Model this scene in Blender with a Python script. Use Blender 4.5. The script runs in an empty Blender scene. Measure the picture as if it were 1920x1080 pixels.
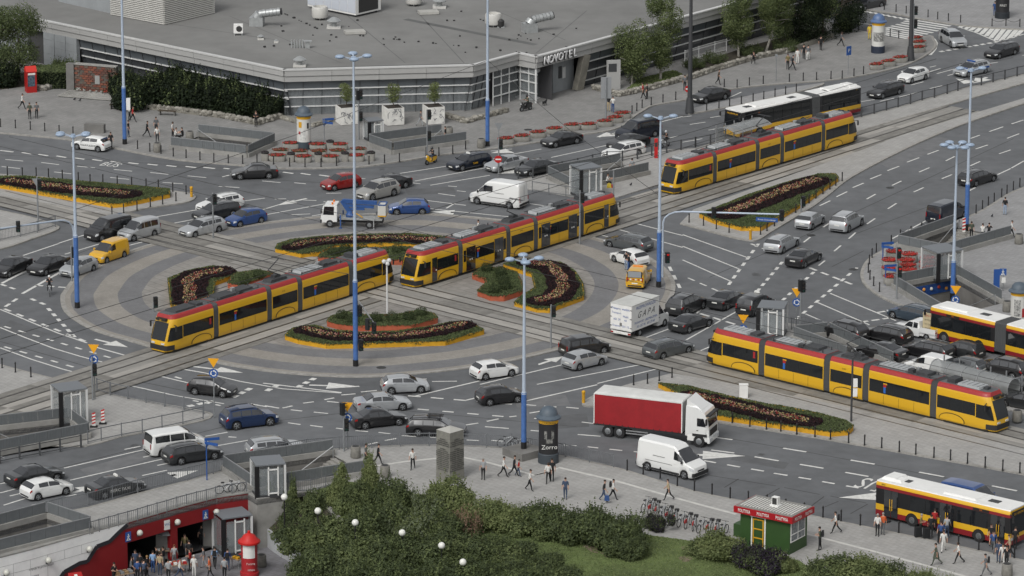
import bpy, bmesh, math, random
from mathutils import Vector, Matrix, geometry
import numpy as np
R = math.radians
scene = bpy.context.scene
C = scene.collection
# ------------------------------------------------------------------ camera, sky, sun, exposure
CAM_H, CAM_F, CAM_PITCH, CAM_ROLL = 105.0, 8200.0, R(15.4), R(0.15)
cam_data = bpy.data.cameras.new("camera")
cam_data.sensor_width = 36.0
cam_data.lens = CAM_F/1920*36.0
cam_data.clip_start, cam_data.clip_end = 1.0, 9000.0
cam = bpy.data.objects.new("camera", cam_data)
C.objects.link(cam)
cam.location = (0, 0, CAM_H)
cam.matrix_world = Matrix.Translation((0, 0, CAM_H)) @ Matrix.Rotation(math.pi/2-CAM_PITCH, 4, 'X') @ Matrix.Rotation(CAM_ROLL, 4, 'Z')
scene.camera = cam
world = bpy.data.worlds.new("World"); scene.world = world; world.use_nodes = True
SUN_EL, SUN_ROT = R(48), R(208)
wt = world.node_tree
sky = wt.nodes.new('ShaderNodeTexSky'); sky.sky_type = 'NISHITA'; sky.sun_disc = False
sky.sun_elevation, sky.sun_rotation = SUN_EL, SUN_ROT
sky.air_density, sky.dust_density, sky.ozone_density = 1.0, 4.0, 1.0
hs = wt.nodes.new('ShaderNodeHueSaturation'); hs.inputs['Saturation'].default_value = 0.12
wt.links.new(sky.outputs[0], hs.inputs['Color'])
wt.links.new(hs.outputs[0], wt.nodes['Background'].inputs['Color'])
wt.nodes['Background'].inputs['Strength'].default_value = 0.13
sun_d = bpy.data.lights.new("sun", 'SUN'); sun_d.energy = 1.05; sun_d.angle = R(20); sun_d.color = (1, .97, .93)
sun = bpy.data.objects.new("sun", sun_d); C.objects.link(sun)
sun.rotation_euler = (math.pi/2-SUN_EL, 0, math.pi-SUN_ROT)
vs = scene.view_settings
scene.display_settings.display_device = 'sRGB'
vs.view_transform = 'Standard'; vs.look = 'None'; vs.gamma = 1; vs.use_curve_mapping = False
vs.exposure = 0.12
scene.cycles.max_bounces = 5; scene.cycles.diffuse_bounces = 3; scene.cycles.glossy_bounces = 3
scene.cycles.transparent_max_bounces = 6; scene.cycles.caustics_reflective = False; scene.cycles.caustics_refractive = False
# ------------------------------------------------------------------ helpers
_c, _s = math.cos(CAM_ROLL), math.sin(CAM_ROLL)
def G(px, py, z=0.0):
 """world point at height z seen at photo pixel (1920x1080)"""
 x, y = px-960.0, 540.0-py
 x, y = _c*x-_s*y, _s*x+_c*y
 d = (x, CAM_F*math.cos(CAM_PITCH)+y*math.sin(CAM_PITCH),-CAM_F*math.sin(CAM_PITCH)+y*math.cos(CAM_PITCH))
 t = (z-CAM_H)/d[2]
 return Vector((d[0]*t, d[1]*t, z))
def GS(pts, z=0.0): return [G(a, b, z) for a, b in pts]
def head(px, py, dx, dy):
 a, b = G(px-dx/2, py-dy/2), G(px+dx/2, py+dy/2)
 return math.atan2(b.y-a.y, b.x-a.x)
def hx(h):
 h = h.lstrip('#'); r = []
 for i in (0, 2, 4):
  v = int(h[i:i+2], 16)/255
  r.append(v/12.92 if v<.04045 else ((v+.055)/1.055)**2.4)
 return tuple(r)
MATS = {}
def mat(name, col, rough=.7, metal=0., var=.0, scale=3., bump=0., coat=0., spec=.5, detail=4, col2=None, emit=0., alpha=1.0, scale2=None):
 if name in MATS: return MATS[name]
 m = bpy.data.materials.new(name); m.use_nodes = True
 nt = m.node_tree; b = nt.nodes['Principled BSDF']
 if isinstance(col, str): col = hx(col)
 b.inputs['Roughness'].default_value = rough; b.inputs['Metallic'].default_value = metal
 b.inputs['Coat Weight'].default_value = coat; b.inputs['Coat Roughness'].default_value = .06
 b.inputs['Specular IOR Level'].default_value = spec
 b.inputs['Base Color'].default_value = (*col, 1)
 if alpha<1: b.inputs['Alpha'].default_value = alpha
 if emit: b.inputs['Emission Color'].default_value = (*col, 1); b.inputs['Emission Strength'].default_value = emit
 if var or bump or col2:
  tc = nt.nodes.new('ShaderNodeTexCoord')
  n = nt.nodes.new('ShaderNodeTexNoise'); n.inputs['Scale'].default_value = scale; n.inputs['Detail'].default_value = detail
  n.inputs['Roughness'].default_value = .65
  nt.links.new(tc.outputs['Object'], n.inputs['Vector'])
  fac = n.outputs['Fac']
  if scale2:
   n2 = nt.nodes.new('ShaderNodeTexNoise'); n2.inputs['Scale'].default_value = scale2; n2.inputs['Detail'].default_value = 5
   nt.links.new(tc.outputs['Object'], n2.inputs['Vector'])
   mm = nt.nodes.new('ShaderNodeMath'); mm.operation = 'MULTIPLY_ADD'
   nt.links.new(n2.outputs['Fac'], mm.inputs[0]); mm.inputs[1].default_value = .6
   m2 = nt.nodes.new('ShaderNodeMath'); m2.operation = 'MULTIPLY'; m2.inputs[1].default_value = .4
   nt.links.new(fac, m2.inputs[0]); nt.links.new(m2.outputs[0], mm.inputs[2]); fac = mm.outputs[0]
  r = nt.nodes.new('ShaderNodeValToRGB')
  lo = tuple(max(0, c*(1-var)) for c in col); hi = tuple(min(1, c*(1+var)) for c in col)
  if col2: hi = hx(col2) if isinstance(col2, str) else col2; lo = col
  r.color_ramp.elements[0].position, r.color_ramp.elements[1].position = .32, .68
  r.color_ramp.elements[0].color, r.color_ramp.elements[1].color = (*lo, 1), (*hi, 1)
  nt.links.new(fac, r.inputs[0]); nt.links.new(r.outputs[0], b.inputs['Base Color'])
  if bump:
   bp = nt.nodes.new('ShaderNodeBump'); bp.inputs['Strength'].default_value = bump; bp.inputs['Distance'].default_value = .05
   nt.links.new(n.outputs['Fac'], bp.inputs['Height']); nt.links.new(bp.outputs[0], b.inputs['Normal'])
 MATS[name] = m
 return m
def paver_mat(name, c1, c2, joint, sx, sy, rot=0., var=.25):
 """brick-texture paving whose units are too small to tell apart"""
 if name in MATS: return MATS[name]
 m = bpy.data.materials.new(name); m.use_nodes = True; nt = m.node_tree; b = nt.nodes['Principled BSDF']
 b.inputs['Roughness'].default_value = .85
 tc = nt.nodes.new('ShaderNodeTexCoord'); mp = nt.nodes.new('ShaderNodeMapping'); mp.inputs['Rotation'].default_value = (0, 0, rot)
 nt.links.new(tc.outputs['Object'], mp.inputs[0])
 br = nt.nodes.new('ShaderNodeTexBrick'); br.inputs['Scale'].default_value = 1; br.inputs['Brick Width'].default_value = sx; br.inputs['Row Height'].default_value = sy
 br.inputs['Mortar Size'].default_value = .03*min(sx, sy); br.inputs['Color1'].default_value = (*hx(c1), 1); br.inputs['Color2'].default_value = (*hx(c2), 1); br.inputs['Mortar'].default_value = (*hx(joint), 1)
 nt.links.new(mp.outputs[0], br.inputs['Vector'])
 n = nt.nodes.new('ShaderNodeTexNoise'); n.inputs['Scale'].default_value = .35; n.inputs['Detail'].default_value = 8; n.inputs['Roughness'].default_value = .7
 nt.links.new(tc.outputs['Object'], n.inputs['Vector'])
 r = nt.nodes.new('ShaderNodeValToRGB'); r.color_ramp.elements[0].position, r.color_ramp.elements[1].position = .3, .7
 r.color_ramp.elements[0].color = (1-var,)*3+(1,); r.color_ramp.elements[1].color = (1+var*.5,)*3+(1,)
 nt.links.new(n.outputs['Fac'], r.inputs[0])
 mx = nt.nodes.new('ShaderNodeMix'); mx.data_type = 'RGBA'; mx.blend_type = 'MULTIPLY'; mx.inputs[0].default_value = 1
 nt.links.new(br.outputs[0], mx.inputs[6]); nt.links.new(r.outputs[0], mx.inputs[7]); nt.links.new(mx.outputs[2], b.inputs['Base Color'])
 MATS[name] = m; return m
class MB:
 def __init__(s): s.v = []; s.f = []; s.m = []
 def add(s, vs, fs, m=0):
  o = len(s.v); s.v.extend([tuple(p) for p in vs]); s.f.extend([tuple(i+o for i in f) for f in fs]); s.m.extend([m]*len(fs)); return s
 def box(s, cx, cy, cz, sx, sy, sz, rz=0., m=0, taper=1.):
  c, n = math.cos(rz), math.sin(rz); P = []
  for k, z in ((1, cz-sz/2), (taper, cz+sz/2)):
   for a, b in ((-1,-1), (1,-1), (1, 1), (-1, 1)):
    x, y = a*sx/2*k, b*sy/2*k
    P.append((cx+c*x-n*y, cy+n*x+c*y, z))
  return s.add(P, [(3, 2, 1, 0), (4, 5, 6, 7), (0, 1, 5, 4), (1, 2, 6, 5), (2, 3, 7, 6), (3, 0, 4, 7)], m)
 def bar(s, a, b, w, h, m=0, up=Vector((0, 0, 1))):
  a, b = Vector(a), Vector(b); d = (b-a)
  if d.length<1e-6: return s
  d.normalize(); q = d.cross(up)
  if q.length<1e-4: q = Vector((1, 0, 0))
  q.normalize(); u = q.cross(d).normalized(); q = q*w/2; u = u*h/2
  P = [a-q-u, a+q-u, a+q+u, a-q+u, b-q-u, b+q-u, b+q+u, b-q+u]
  return s.add(P, [(0, 1, 2, 3), (7, 6, 5, 4), (0, 4, 5, 1), (1, 5, 6, 2), (2, 6, 7, 3), (3, 7, 4, 0)], m)
 def cyl(s, a, b, r0, r1=None, n=10, m=0, caps=True):
  r1 = r0 if r1 is None else r1
  a, b = Vector(a), Vector(b); d = (b-a).normalized(); q = d.orthogonal().normalized(); u = d.cross(q)
  P = []
  for p, r in ((a, r0), (b, r1)):
   for i in range(n):
    t = 2*math.pi*i/n; P.append(p+q*math.cos(t)*r+u*math.sin(t)*r)
  F = [(i, (i+1)%n, n+(i+1)%n, n+i) for i in range(n)]
  if caps: F += [tuple(range(n-1,-1,-1)), tuple(range(n, 2*n))]
  return s.add(P, F, m)
 def lathe(s, prof, n=16, c=(0, 0, 0), m=0):
  P = []; F = []
  for r, z in prof:
   for i in range(n):
    t = 2*math.pi*i/n; P.append((c[0]+r*math.cos(t), c[1]+r*math.sin(t), c[2]+z))
  for k in range(len(prof)-1):
   for i in range(n): F.append((k*n+i, k*n+(i+1)%n, (k+1)*n+(i+1)%n, (k+1)*n+i))
  F.append(tuple(range(n-1,-1,-1))); F.append(tuple(range((len(prof)-1)*n, len(prof)*n)))
  return s.add(P, F, m)
 def sph(s, c, r, n=10, k=6, sc=(1, 1, 1), m=0):
  P = [(c[0], c[1], c[2]-r*sc[2])]; F = []
  for j in range(1, k):
   ph =-math.pi/2+math.pi*j/k
   for i in range(n):
    t = 2*math.pi*i/n
    P.append((c[0]+r*sc[0]*math.cos(ph)*math.cos(t), c[1]+r*sc[1]*math.cos(ph)*math.sin(t), c[2]+r*sc[2]*math.sin(ph)))
  P.append((c[0], c[1], c[2]+r*sc[2])); L = len(P)-1
  for i in range(n):
   F.append((0, 1+(i+1)%n, 1+i)); F.append((L, L-n+i, L-n+(i+1)%n))
   for j in range(k-2): F.append((1+j*n+i, 1+j*n+(i+1)%n, 1+(j+1)*n+(i+1)%n, 1+(j+1)*n+i))
  return s.add(P, F, m)
 def prism(s, pts, z0, z1, m=0, holes=(), bottom=False, mside=None, walls=True):
  """extruded plan polygon (with holes)"""
  loops = [[Vector((p[0], p[1], 0)) for p in pts]]+[[Vector((p[0], p[1], 0)) for p in h] for h in holes]
  flat = [p for l in loops for p in l]
  tris = geometry.tessellate_polygon(loops)
  top = []
  for t in tris:
   a, b, c = (flat[i] for i in t)
   top.append(tuple(t) if (b-a).cross(c-a).z>0 else tuple(reversed(t)))
  s.add([(p.x, p.y, z1) for p in flat], top, m)
  if bottom: s.add([(p.x, p.y, z0) for p in flat], [tuple(reversed(t)) for t in top], m)
  if walls and abs(z1-z0)>1e-6:
   for k, l in enumerate(loops):
    n = len(l); P = [(p.x, p.y, z0) for p in l]+[(p.x, p.y, z1) for p in l]
    s.add(P, [(i, (i+1)%n, n+(i+1)%n, n+i) for i in range(n)], m if mside is None else mside)
  return s
 def poly(s, pts, m=0): return s.add(pts, [tuple(range(len(pts)))], m)
 def loft(s, rings, m=0, cap=(True, True), closed=True):
  n = len(rings[0]); P = [p for r in rings for p in r]; F = []
  for k in range(len(rings)-1):
   for i in range(n if closed else n-1): F.append((k*n+i, k*n+(i+1)%n, (k+1)*n+(i+1)%n, (k+1)*n+i))
  if cap[0]: F.append(tuple(range(n-1,-1,-1)))
  if cap[1]: F.append(tuple(range((len(rings)-1)*n, len(rings)*n)))
  return s.add(P, F, m)
 def mesh(s, name, mats, smooth=None):
  me = bpy.data.meshes.new(name); me.from_pydata(s.v, [], s.f)
  for x in (mats if isinstance(mats, (list, tuple)) else [mats]): me.materials.append(x)
  me.polygons.foreach_set('material_index', s.m)
  if smooth is not None:
   me.shade_smooth(); me.set_sharp_from_angle(angle=R(smooth))
  me.update(); return me
 def build(s, name, mats, parent=None, smooth=None, loc=None, rz=0.):
  return ob(name, s.mesh(name, mats, smooth), parent, loc, rz)
def ob(name, me, parent=None, loc=None, rz=0.):
 o = bpy.data.objects.new(name, me); C.objects.link(o)
 if parent is not None: o.parent = parent
 if loc is not None: o.location = loc
 if rz: o.rotation_euler = (0, 0, rz)
 return o
def tag(o, label, cat, group=None):
 o['label'] = label; o['category'] = cat
 if group: o['group'] = group
 return o
def thing(name, label, cat, loc=(0, 0, 0), rz=0., group=None):
 o = bpy.data.objects.new(name, None); C.objects.link(o); o.location = loc; o.rotation_euler = (0, 0, rz)
 o.empty_display_size = .3
 return tag(o, label, cat, group)
KIDS = {}
def kids(o):
 return [c for c in o.children]
def dup(src, loc=None, rz=None, label=None, cat=None, group=None, paint=None):
 """copy a thing with copies of its parts and sub-parts; paint = {slot material: new material}"""
 def cp(o, par):
  c = o.copy(); C.objects.link(c)
  if par is not None: c.parent = par
  if paint and o.type=='MESH':
   for i, sl in enumerate(o.material_slots):
    if sl.material in paint:
     c.material_slots[i].link = 'OBJECT'; c.material_slots[i].material = paint[sl.material]
  for k in KIDS.get(o.name, ()): cp(k, c)
  return c
 def walk(o):
  if o.name not in KIDS:
   KIDS[o.name] = list(o.children)
   for k in KIDS[o.name]: walk(k)
 walk(src)
 r = cp(src, None)
 if loc is not None: r.location = loc
 if rz is not None: r.rotation_euler = (0, 0, rz)
 if label: r['label'] = label
 if cat: r['category'] = cat
 if group: r['group'] = group
 return r
def drop(src):
 KIDS.clear()
 for k in list(src.children): drop(k)
 bpy.data.objects.remove(src, do_unlink=True)
def struct(o): o['kind'] = 'structure'; return o
def stuff(o): o['kind'] = 'stuff'; return o
_FC = {}
def text_mesh(name, txt, size, m, depth=.0, shear=0., bold=0.):
 k = (txt, size, depth, shear, m.name, bold)
 if k not in _FC:
  cu = bpy.data.curves.new(name, 'FONT'); cu.body = txt; cu.size = size; cu.extrude = depth; cu.shear = shear; cu.align_x = 'CENTER'; cu.align_y = 'CENTER'; cu.resolution_u = 2; cu.offset = bold
  t = bpy.data.objects.new(name, cu); C.objects.link(t)
  dg = bpy.context.evaluated_depsgraph_get()
  me = bpy.data.meshes.new_from_object(t.evaluated_get(dg)); me.name = name
  bpy.data.objects.remove(t, do_unlink=True)
  me.materials.clear(); me.materials.append(m); _FC[k] = me
 return _FC[k]
def text(name, txt, size, m, parent, loc, rot, depth=0., shear=0., bold=0.):
 o = ob(name, text_mesh(name, txt, size, m, depth, shear, bold), parent, loc); o.rotation_euler = rot; return o
# common materials
ASPH = mat('asphalt', (.112, .117, .123), .9, var=.30, scale=.6, scale2=.055, bump=.12)
PAVE = paver_mat('pavement_flags', '#929292', '#8a8a8a', '#787878', .5, .5, R(48), .16)
PAVE_N = paver_mat('shaded_hotel_flags', '#888785', '#80807e', '#71706f', .5, .5, R(48), .22)  # darker tone: cloud shade over the north side put into the flag colour
PAVE_S = paver_mat('lit_plaza_flags', '#9d9c99', '#959491', '#84837f', .5, .5, R(48), .16)  # paler tone: the brighter light on the south side put into the colour
PAVE2 = paver_mat('platform_slabs', '#9e9d9a', '#969592', '#848381', .5, .5, R(51), .14)
KERB = mat('kerb_granite', '#8f8d88', .85, var=.2, scale=2)
CONC = mat('concrete', '#8b8a86', .85, var=.25, scale=1.2, scale2=.3, bump=.1)
CONC_D = mat('stained_concrete', '#6f6e6b', .9, var=.35, scale=.8, scale2=.25)
WHITE = mat('road_paint', '#c9c9c5', .7, var=.18, scale=2.5)
BLACK = mat('black_paint', (.012, .012, .013), .45)
DKGREY = mat('dark_grey_paint', (.045, .047, .05), .5)
GREY = mat('grey_paint', '#7d8082', .5, var=.08, scale=1)
STEEL = mat('galvanised_steel', '#a0a2a3', .42, metal=.55)
LAMPBLUE = mat('pale_lamp_paint', '#a8b4c2', .45)
BLUE = mat('pole_blue', '#44679f', .5, var=.15, scale=2)
RUBBER = mat('tyre_rubber', (.014, .014, .015), .85)
GLASS = mat('dark_glass', (.016, .018, .021), .05, spec=1.0, coat=.8)
WGLASS = mat('window_glass', (.012, .014, .016), .06, spec=.5)
def glass_mat(name, col, alpha, rough=.05):
 return mat(name, col, rough, spec=.6, alpha=alpha)
CLEAR = glass_mat('clear_glass', (.35, .38, .39), .28)
WHITEP = mat('white_enamel', '#dededb', .45, var=.05, scale=2)
RED = mat('red_paint', '#a3262a', .5, var=.08, scale=1)
YEL = mat('bed_yellow', '#c4931c', .65, var=.12, scale=2)
ORG = mat('bed_orange', '#a6553a', .75, var=.15, scale=2)
SIGNBLUE = mat('sign_blue', '#264f90', .45)
SIGNYEL = mat('sign_yellow', '#e0a01c', .45)
PLATE = mat('number_plate', '#d6d6d0', .5)
LET = mat('white_lettering', '#d4d4d0', .6); LETD = mat('dark_lettering', (.03, .035, .04), .6); LETB = mat('blue_lettering', '#27519a', .5); LETY = mat('yellow_lettering', '#e0ac25', .5)
# ------------------------------------------------------------------ the ground, roads and pavements
GROUND = mat('bare_ground', '#6a6862', .95, var=.2, scale=.2)
g = MB(); g.poly([(-2500,-300,-4.6), (2500,-300,-4.6), (2500, 5000,-4.6), (-2500, 5000,-4.6)])
struct(g.build('ground', GROUND))
# stairwell openings: corners in photo pixels, first edge = the open (stair) side
WELLS = dict(
 a=[(322, 281), (371, 258), (513, 274), (463, 297)],
 b=[(829, 258), (873, 271), (737, 291), (694, 276)],
 c=[(1165, 313), (1214, 329), (1076, 360), (1030, 337)],
 d=[(1795, 428), (1893, 449), (1768, 484), (1686, 467)],
 e=[(1875, 572), (1772, 600), (1678, 543), (1786, 522)],
 f=[(625, 856), (690, 893), (482, 926), (422, 886)],
 g=[(-60, 1058), (-60, 1014), (88, 975), (168, 1002)],
 h=[(-40, 815), (-40, 863), (164, 823), (128, 796)],
 i=[(1672, 690), (1590, 678), (1490, 640), (1552, 634)],
)
WELLW = {k: [Vector((p.x, p.y, 0)) for p in GS(v)] for k, v in WELLS.items()}
NOTCH = GS([(-260, 1118), (60, 1036), (185, 1000), (240, 985), (332, 958), (405, 939), (465, 930), (482, 940), (583, 925), (640, 985), (720, 1130), (500, 1240), (-260, 1240)])
def inside(p, poly):
 c = False; n = len(poly)
 for i in range(n):
  a, b = poly[i], poly[(i+1)%n]
  if (a.y>p.y) != (b.y>p.y) and p.x<(b.x-a.x)*(p.y-a.y)/(b.y-a.y)+a.x: c = not c
 return c
def ctr(l): return sum((Vector(p) for p in l), Vector())/len(l)
big = [(-900,-200), (900,-200), (900, 1500), (-900, 1500)]
MB().prism(big,-.3, 0, holes=[NOTCH]+list(WELLW.values())).build('road', ASPH)['kind'] = 'structure'
def smooth_line(pts, k=4, closed=False):
 """Catmull-Rom through pixel points"""
 P = [Vector((a, b)) for a, b in pts]; n = len(P); out = []
 for i in range(n if closed else n-1):
  p0 = P[(i-1)%n] if closed or i>0 else P[0]; p1 = P[i]; p2 = P[(i+1)%n]; p3 = P[(i+2)%n] if closed or i+2<n else P[-1]
  for j in range(k):
   t = j/k
   q = .5*(2*p1+(p2-p0)*t+(2*p0-5*p1+4*p2-p3)*t*t+(3*p1-p0-3*p2+p3)*t**3)
   out.append((q.x, q.y))
 if not closed: out.append(pts[-1])
 return out
KW = .3
def strip(mb, line, w, z0, z1, m=0, off=0.):
 """ribbon of width w along a world polyline, its left edge shifted by off; solid from z0 to z1"""
 n = len(line); L = []; Rr = []
 for i in range(n):
  a = line[max(0, i-1)]; b = line[min(n-1, i+1)]
  d = Vector((b[0]-a[0], b[1]-a[1])); d.normalize(); q = Vector((-d.y, d.x)); p = Vector((line[i][0], line[i][1]))
  L.append(p+q*off); Rr.append(p+q*(off-w))
 rings = [[(l.x, l.y, z0), (r.x, r.y, z0), (r.x, r.y, z1), (l.x, l.y, z1)] for l, r in zip(L, Rr)]
 mb.loft(rings, m); return mb
PAVED = []
def pavement(kerbline, rest, m, z=.12, name='pavement', extra=(), kerb=True):
 """kerbline/rest in photo pixels: the kerb edge and the points closing the outline"""
 kl = GS(kerbline); outline = kl+GS(rest)
 holes = [w for w in WELLW.values() if inside(ctr(w), outline)]+[e for e in extra]
 o = MB().prism(outline,-.2, z, holes=holes).build(name, m); struct(o)
 PAVED.append(outline)
 if kerb:
  area = sum(outline[i].x*outline[(i+1)%len(outline)].y-outline[(i+1)%len(outline)].x*outline[i].y for i in range(len(outline)))
  segs = []; d = 0.
  mb = MB()
  strip(mb, kl, KW,-.1, z+.006, 0, off=(.02 if area<0 else KW+-.02))
  struct(mb.build('kerb', KERB))
 return outline
# north pavement in front of the hotel
north = smooth_line([(-60, 246), (0, 251), (133, 264), (213, 279), (287, 294), (347, 303), (417, 309), (500, 316), (553, 318), (640, 316), (683, 314), (740, 306), (820, 293), (887, 285), (950, 277), (1017, 267), (1073, 256), (1140, 247), (1173, 235), (1187, 222), (1207, 209), (1227, 199), (1273, 191), (1310, 184), (1370, 169), (1447, 160), (1533, 154), (1580, 149), (1627, 141), (1673, 131), (1713, 118), (1743, 101), (1756, 87), (1752, 76), (1743, 68), (1690, 75), (1610, 58), (1560, 46)], 3)
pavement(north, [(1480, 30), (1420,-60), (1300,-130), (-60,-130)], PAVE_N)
pavement(smooth_line([(1292, 215), (1325, 210), (1368, 202), (1432, 189), (1493, 175), (1540, 162), (1545, 157)], 2), [(1500, 163), (1432, 175), (1368, 189), (1325, 198), (1294, 206)], PAVE, name='pavement_wedge')
# far pavement, top right
pavement(smooth_line([(1560, 8), (1613, 18), (1680, 28), (1713, 35), (1793, 48), (1847, 53), (1920, 57), (2000, 60)], 3)[::-1], [(1500,-60), (2000,-60)], PAVE, name='far_pavement')
# tram platform, upper right
plat = [(962, 341), (1020, 329), (1100, 312), (1160, 298), (1240, 283), (1304, 280), (1360, 262), (1560, 232), (1615, 221), (1700, 198), (1800, 168), (1920, 140), (2000, 120)]
pavement(plat+[(2000, 138), (1920, 158), (1800, 192), (1700, 221), (1600, 251)], [(1440, 291), (1240, 346), (1160, 371), (1140, 375), (1080, 372), (1030, 362), (985, 355)], PAVE2, name='tram_platform')
# strip between the tracks and the north-east road with the flower bed
pavement(smooth_line([(1275, 421), (1310, 430), (1370, 446), (1407, 453), (1425, 450), (1445, 437), (1490, 410), (1530, 385), (1560, 362), (1600, 332), (1700, 280), (1800, 237), (1920, 196), (2000, 170)], 3), [(2000, 162), (1920, 186), (1800, 222), (1700, 252), (1600, 289), (1440, 345), (1300, 395)], PAVE2, name='median_pavement')
# east pavement
pavement(smooth_line([(1985, 322), (1920, 352), (1888, 366), (1842, 395), (1795, 415), (1749, 430), (1708, 444), (1671, 462), (1643, 477), (1625, 490), (1615, 507), (1614, 522), (1622, 537), (1645, 555), (1680, 572), (1710, 580), (1760, 600), (1830, 628), (1990, 690)], 3), [(2040, 690), (2040, 320)], PAVE, name='east_pavement')
# tram island behind the lower right tram
pavement([(1990, 745), (1850, 705), (1690, 676), (1600, 648), (1560, 628), (1510, 612), (1475, 608), (1420, 618), (1380, 632)], [(1400, 646), (1600, 700), (1850, 760), (1990, 795)], PAVE2, name='tram_platform')
# strip with the south-east bed
pavement(smooth_line([(1115, 742), (1092, 757), (1105, 764), (1180, 762), (1262, 772), (1345, 793), (1437, 808), (1528, 822), (1621, 838), (1717, 855), (1814, 872), (1912, 890), (1990, 904)], 3), [(1990, 860), (1850, 826), (1600, 768), (1400, 727), (1260, 702), (1180, 722)], PAVE2, name='median_pavement')
# south pavement with the kiosk
south_k = smooth_line([(-150, 1030), (-60, 1008), (0, 993), (70, 972), (165, 953), (258, 927), (352, 903), (448, 876), (520, 858), (570, 848), (640, 842), (697, 839), (751, 836), (805, 835), (912, 839), (963, 842), (1060, 857), (1105, 867), (1176, 884), (1302, 923), (1403, 943), (1543, 973), (1685, 1002), (1835, 1034), (1990, 1068)], 2)
pavement(south_k, [(1990, 1200), (720, 1200), (720, 1130), (640, 985), (583, 925), (482, 940), (465, 930), (405, 939), (332, 958), (240, 985), (185, 1000), (60, 1036), (-150, 1090)], PAVE_S, name='south_pavement')
# south-west traffic island with the lift
pavement(smooth_line([(-60, 862), (0, 856), (80, 838), (160, 838), (228, 820), (304, 806), (380, 790), (398, 781), (392, 774), (345, 765), (274, 752), (200, 737), (150, 722), (60, 700), (0, 684), (-60, 670)], 2), [(-100, 670), (-100, 862)], PAVE2, z=.06, name='traffic_island')
# north-west island with the flower bed
pavement(smooth_line([(-60, 324), (14, 329), (91, 334), (169, 345), (247, 351), (330, 360), (362, 366), (365, 374), (345, 382), (281, 391), (210, 404), (150, 396), (60, 380), (-60, 360)], 3), [(-100, 360), (-100, 322)], PAVE2, name='median_pavement')
pavement(smooth_line([(-60, 470), (0, 469), (60, 450), (110, 431), (95, 420), (40, 404), (-60, 385)], 3), [(-100, 385), (-100, 470)], PAVE2, name='median_pavement')
# the round island: setts in rings
ISL = smooth_line([(113, 560), (118, 548), (140, 520), (173, 500), (222, 478), (290, 456), (370, 438), (417, 430), (500, 417), (600, 406), (680, 402), (773, 400), (827, 402), (917, 410), (1010, 422), (1100, 442), (1180, 465), (1233, 492), (1258, 515), (1267, 540), (1255, 570), (1220, 602), (1147, 634), (1057, 655), (973, 675), (873, 692), (740, 706), (640, 708), (533, 701), (450, 690), (380, 676), (300, 657), (233, 638), (187, 625), (150, 608), (120, 585)], 3, True)
islw = GS(ISL); icen = G(690, 533)
SETT_D = paver_mat('dark_setts', '#737475', '#6b6b6d', '#5e5e5f', .22, .14, R(20), .2)
SETT_L = paver_mat('light_setts', '#918d86', '#87837c', '#716e69', .22, .14, R(20), .2)
SLAB = paver_mat('concrete_slabs', '#8d8a85', '#84817c', '#6c6a66', 1.0, 1.0, R(50), .2)
def scaled(k): return [icen+(p-icen)*k for p in islw]
for k0, k1, m, z in ((1.0, .985, KERB, .085), (.985, .967, SETT_L, .07), (.967, .893, SETT_D, .07), (.893, .815, SETT_L, .07), (.815, .737, SETT_D, .07), (.737, 0, SLAB, .07)):
 o = MB().prism(scaled(k0),-.05, z, holes=[scaled(k1)] if k1 else [], walls=(k0==1.0)).build('island_paving' if k0<1 else 'kerb', m); struct(o)
# ------------------------------------------------------------------ tram tracks
def axis(a, b, half):     # near-side skirt line of a tram (pixels) -> centre point and direction
 p, q = G(*a, .2), G(*b, .2); d = (q-p); d.z = 0; d.normalize(); n = Vector((-d.y, d.x, 0))
 if n.y<0: n =-n
 return (p+q)/2+n*half-Vector((0, 0, .2)), d, n
A1c, A1d, A1n = axis((320, 662), (738, 530), 1.2)
A2c, A2d, A2n = axis((798, 536), (1152, 424), 1.2)
A4c, A4d, A4n = axis((1282, 361), (1598, 268), 1.2)
B3c, B3d, B3n = axis((1340, 685), (1843, 808), 1.2)
RAIL = mat('steel_rail', (.09, .085, .08), .35, metal=.8)
BEDC = [mat('track_slab', '#85837e', .85, var=.2, scale=.9, scale2=.25), mat('track_slab_dark', '#74726d', .88, var=.22, scale=.9), mat('track_slab_light', '#97948e', .85, var=.18, scale=.9, scale2=.3)]
BEDG = mat('track_gravel', '#726f69', .95, var=.3, scale=3, scale2=.5)
def track(ctr_, d, n, gap_near, t0, t1, z, zpave, seed):
 """two parallel tracks: centre line of the far one given"""
 rnd = random.Random(seed)
 centres = [ctr_, ctr_-n*gap_near]
 bed = MB(); lo, hi =-gap_near-1.75, 1.75
 P = [ctr_+d*t0+n*lo, ctr_+d*t1+n*lo, ctr_+d*t1+n*hi, ctr_+d*t0+n*hi]
 bed.prism(P, z-.05, z, walls=False); bedo = struct(bed.build('tram_track', BEDG))
 lanes = [(-.62, .62)]+[(.85, 1.7), (-1.7,-.85)]
 slabs = [MB().box(0, 0, .006, 5.86, w-.05, .012).mesh('slab', BEDC[k]) for w in (1.24, .85) for k in range(3)]
 for c in centres:
  for li, (l0, l1) in enumerate(lanes):
   t = t0
   while t<t1:
    p = c+d*(t+2.95)+n*((l0+l1)/2); k = (0 if li==0 else 3)+rnd.choice((0, 0, 1, 1, 2))
    s = ob('slab', slabs[k], bedo, (p.x, p.y, z+.002), math.atan2(d.y, d.x)); t += 5.9
  for sg in (-1, 1):
   a = c+d*t0+n*sg*.7175; b = c+d*t1+n*sg*.7175
   MB().bar((a.x, a.y, z+.012), (b.x, b.y, z+.012), .11, .03).build('rail', RAIL, bedo)
gapA = (A1c-A2c).dot(A1n);
A4off = (A4c-A1c).dot(A1n)
track(A1c, A1d, A1n, 3.3,-76, 106, .082, .07, 1)
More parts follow.
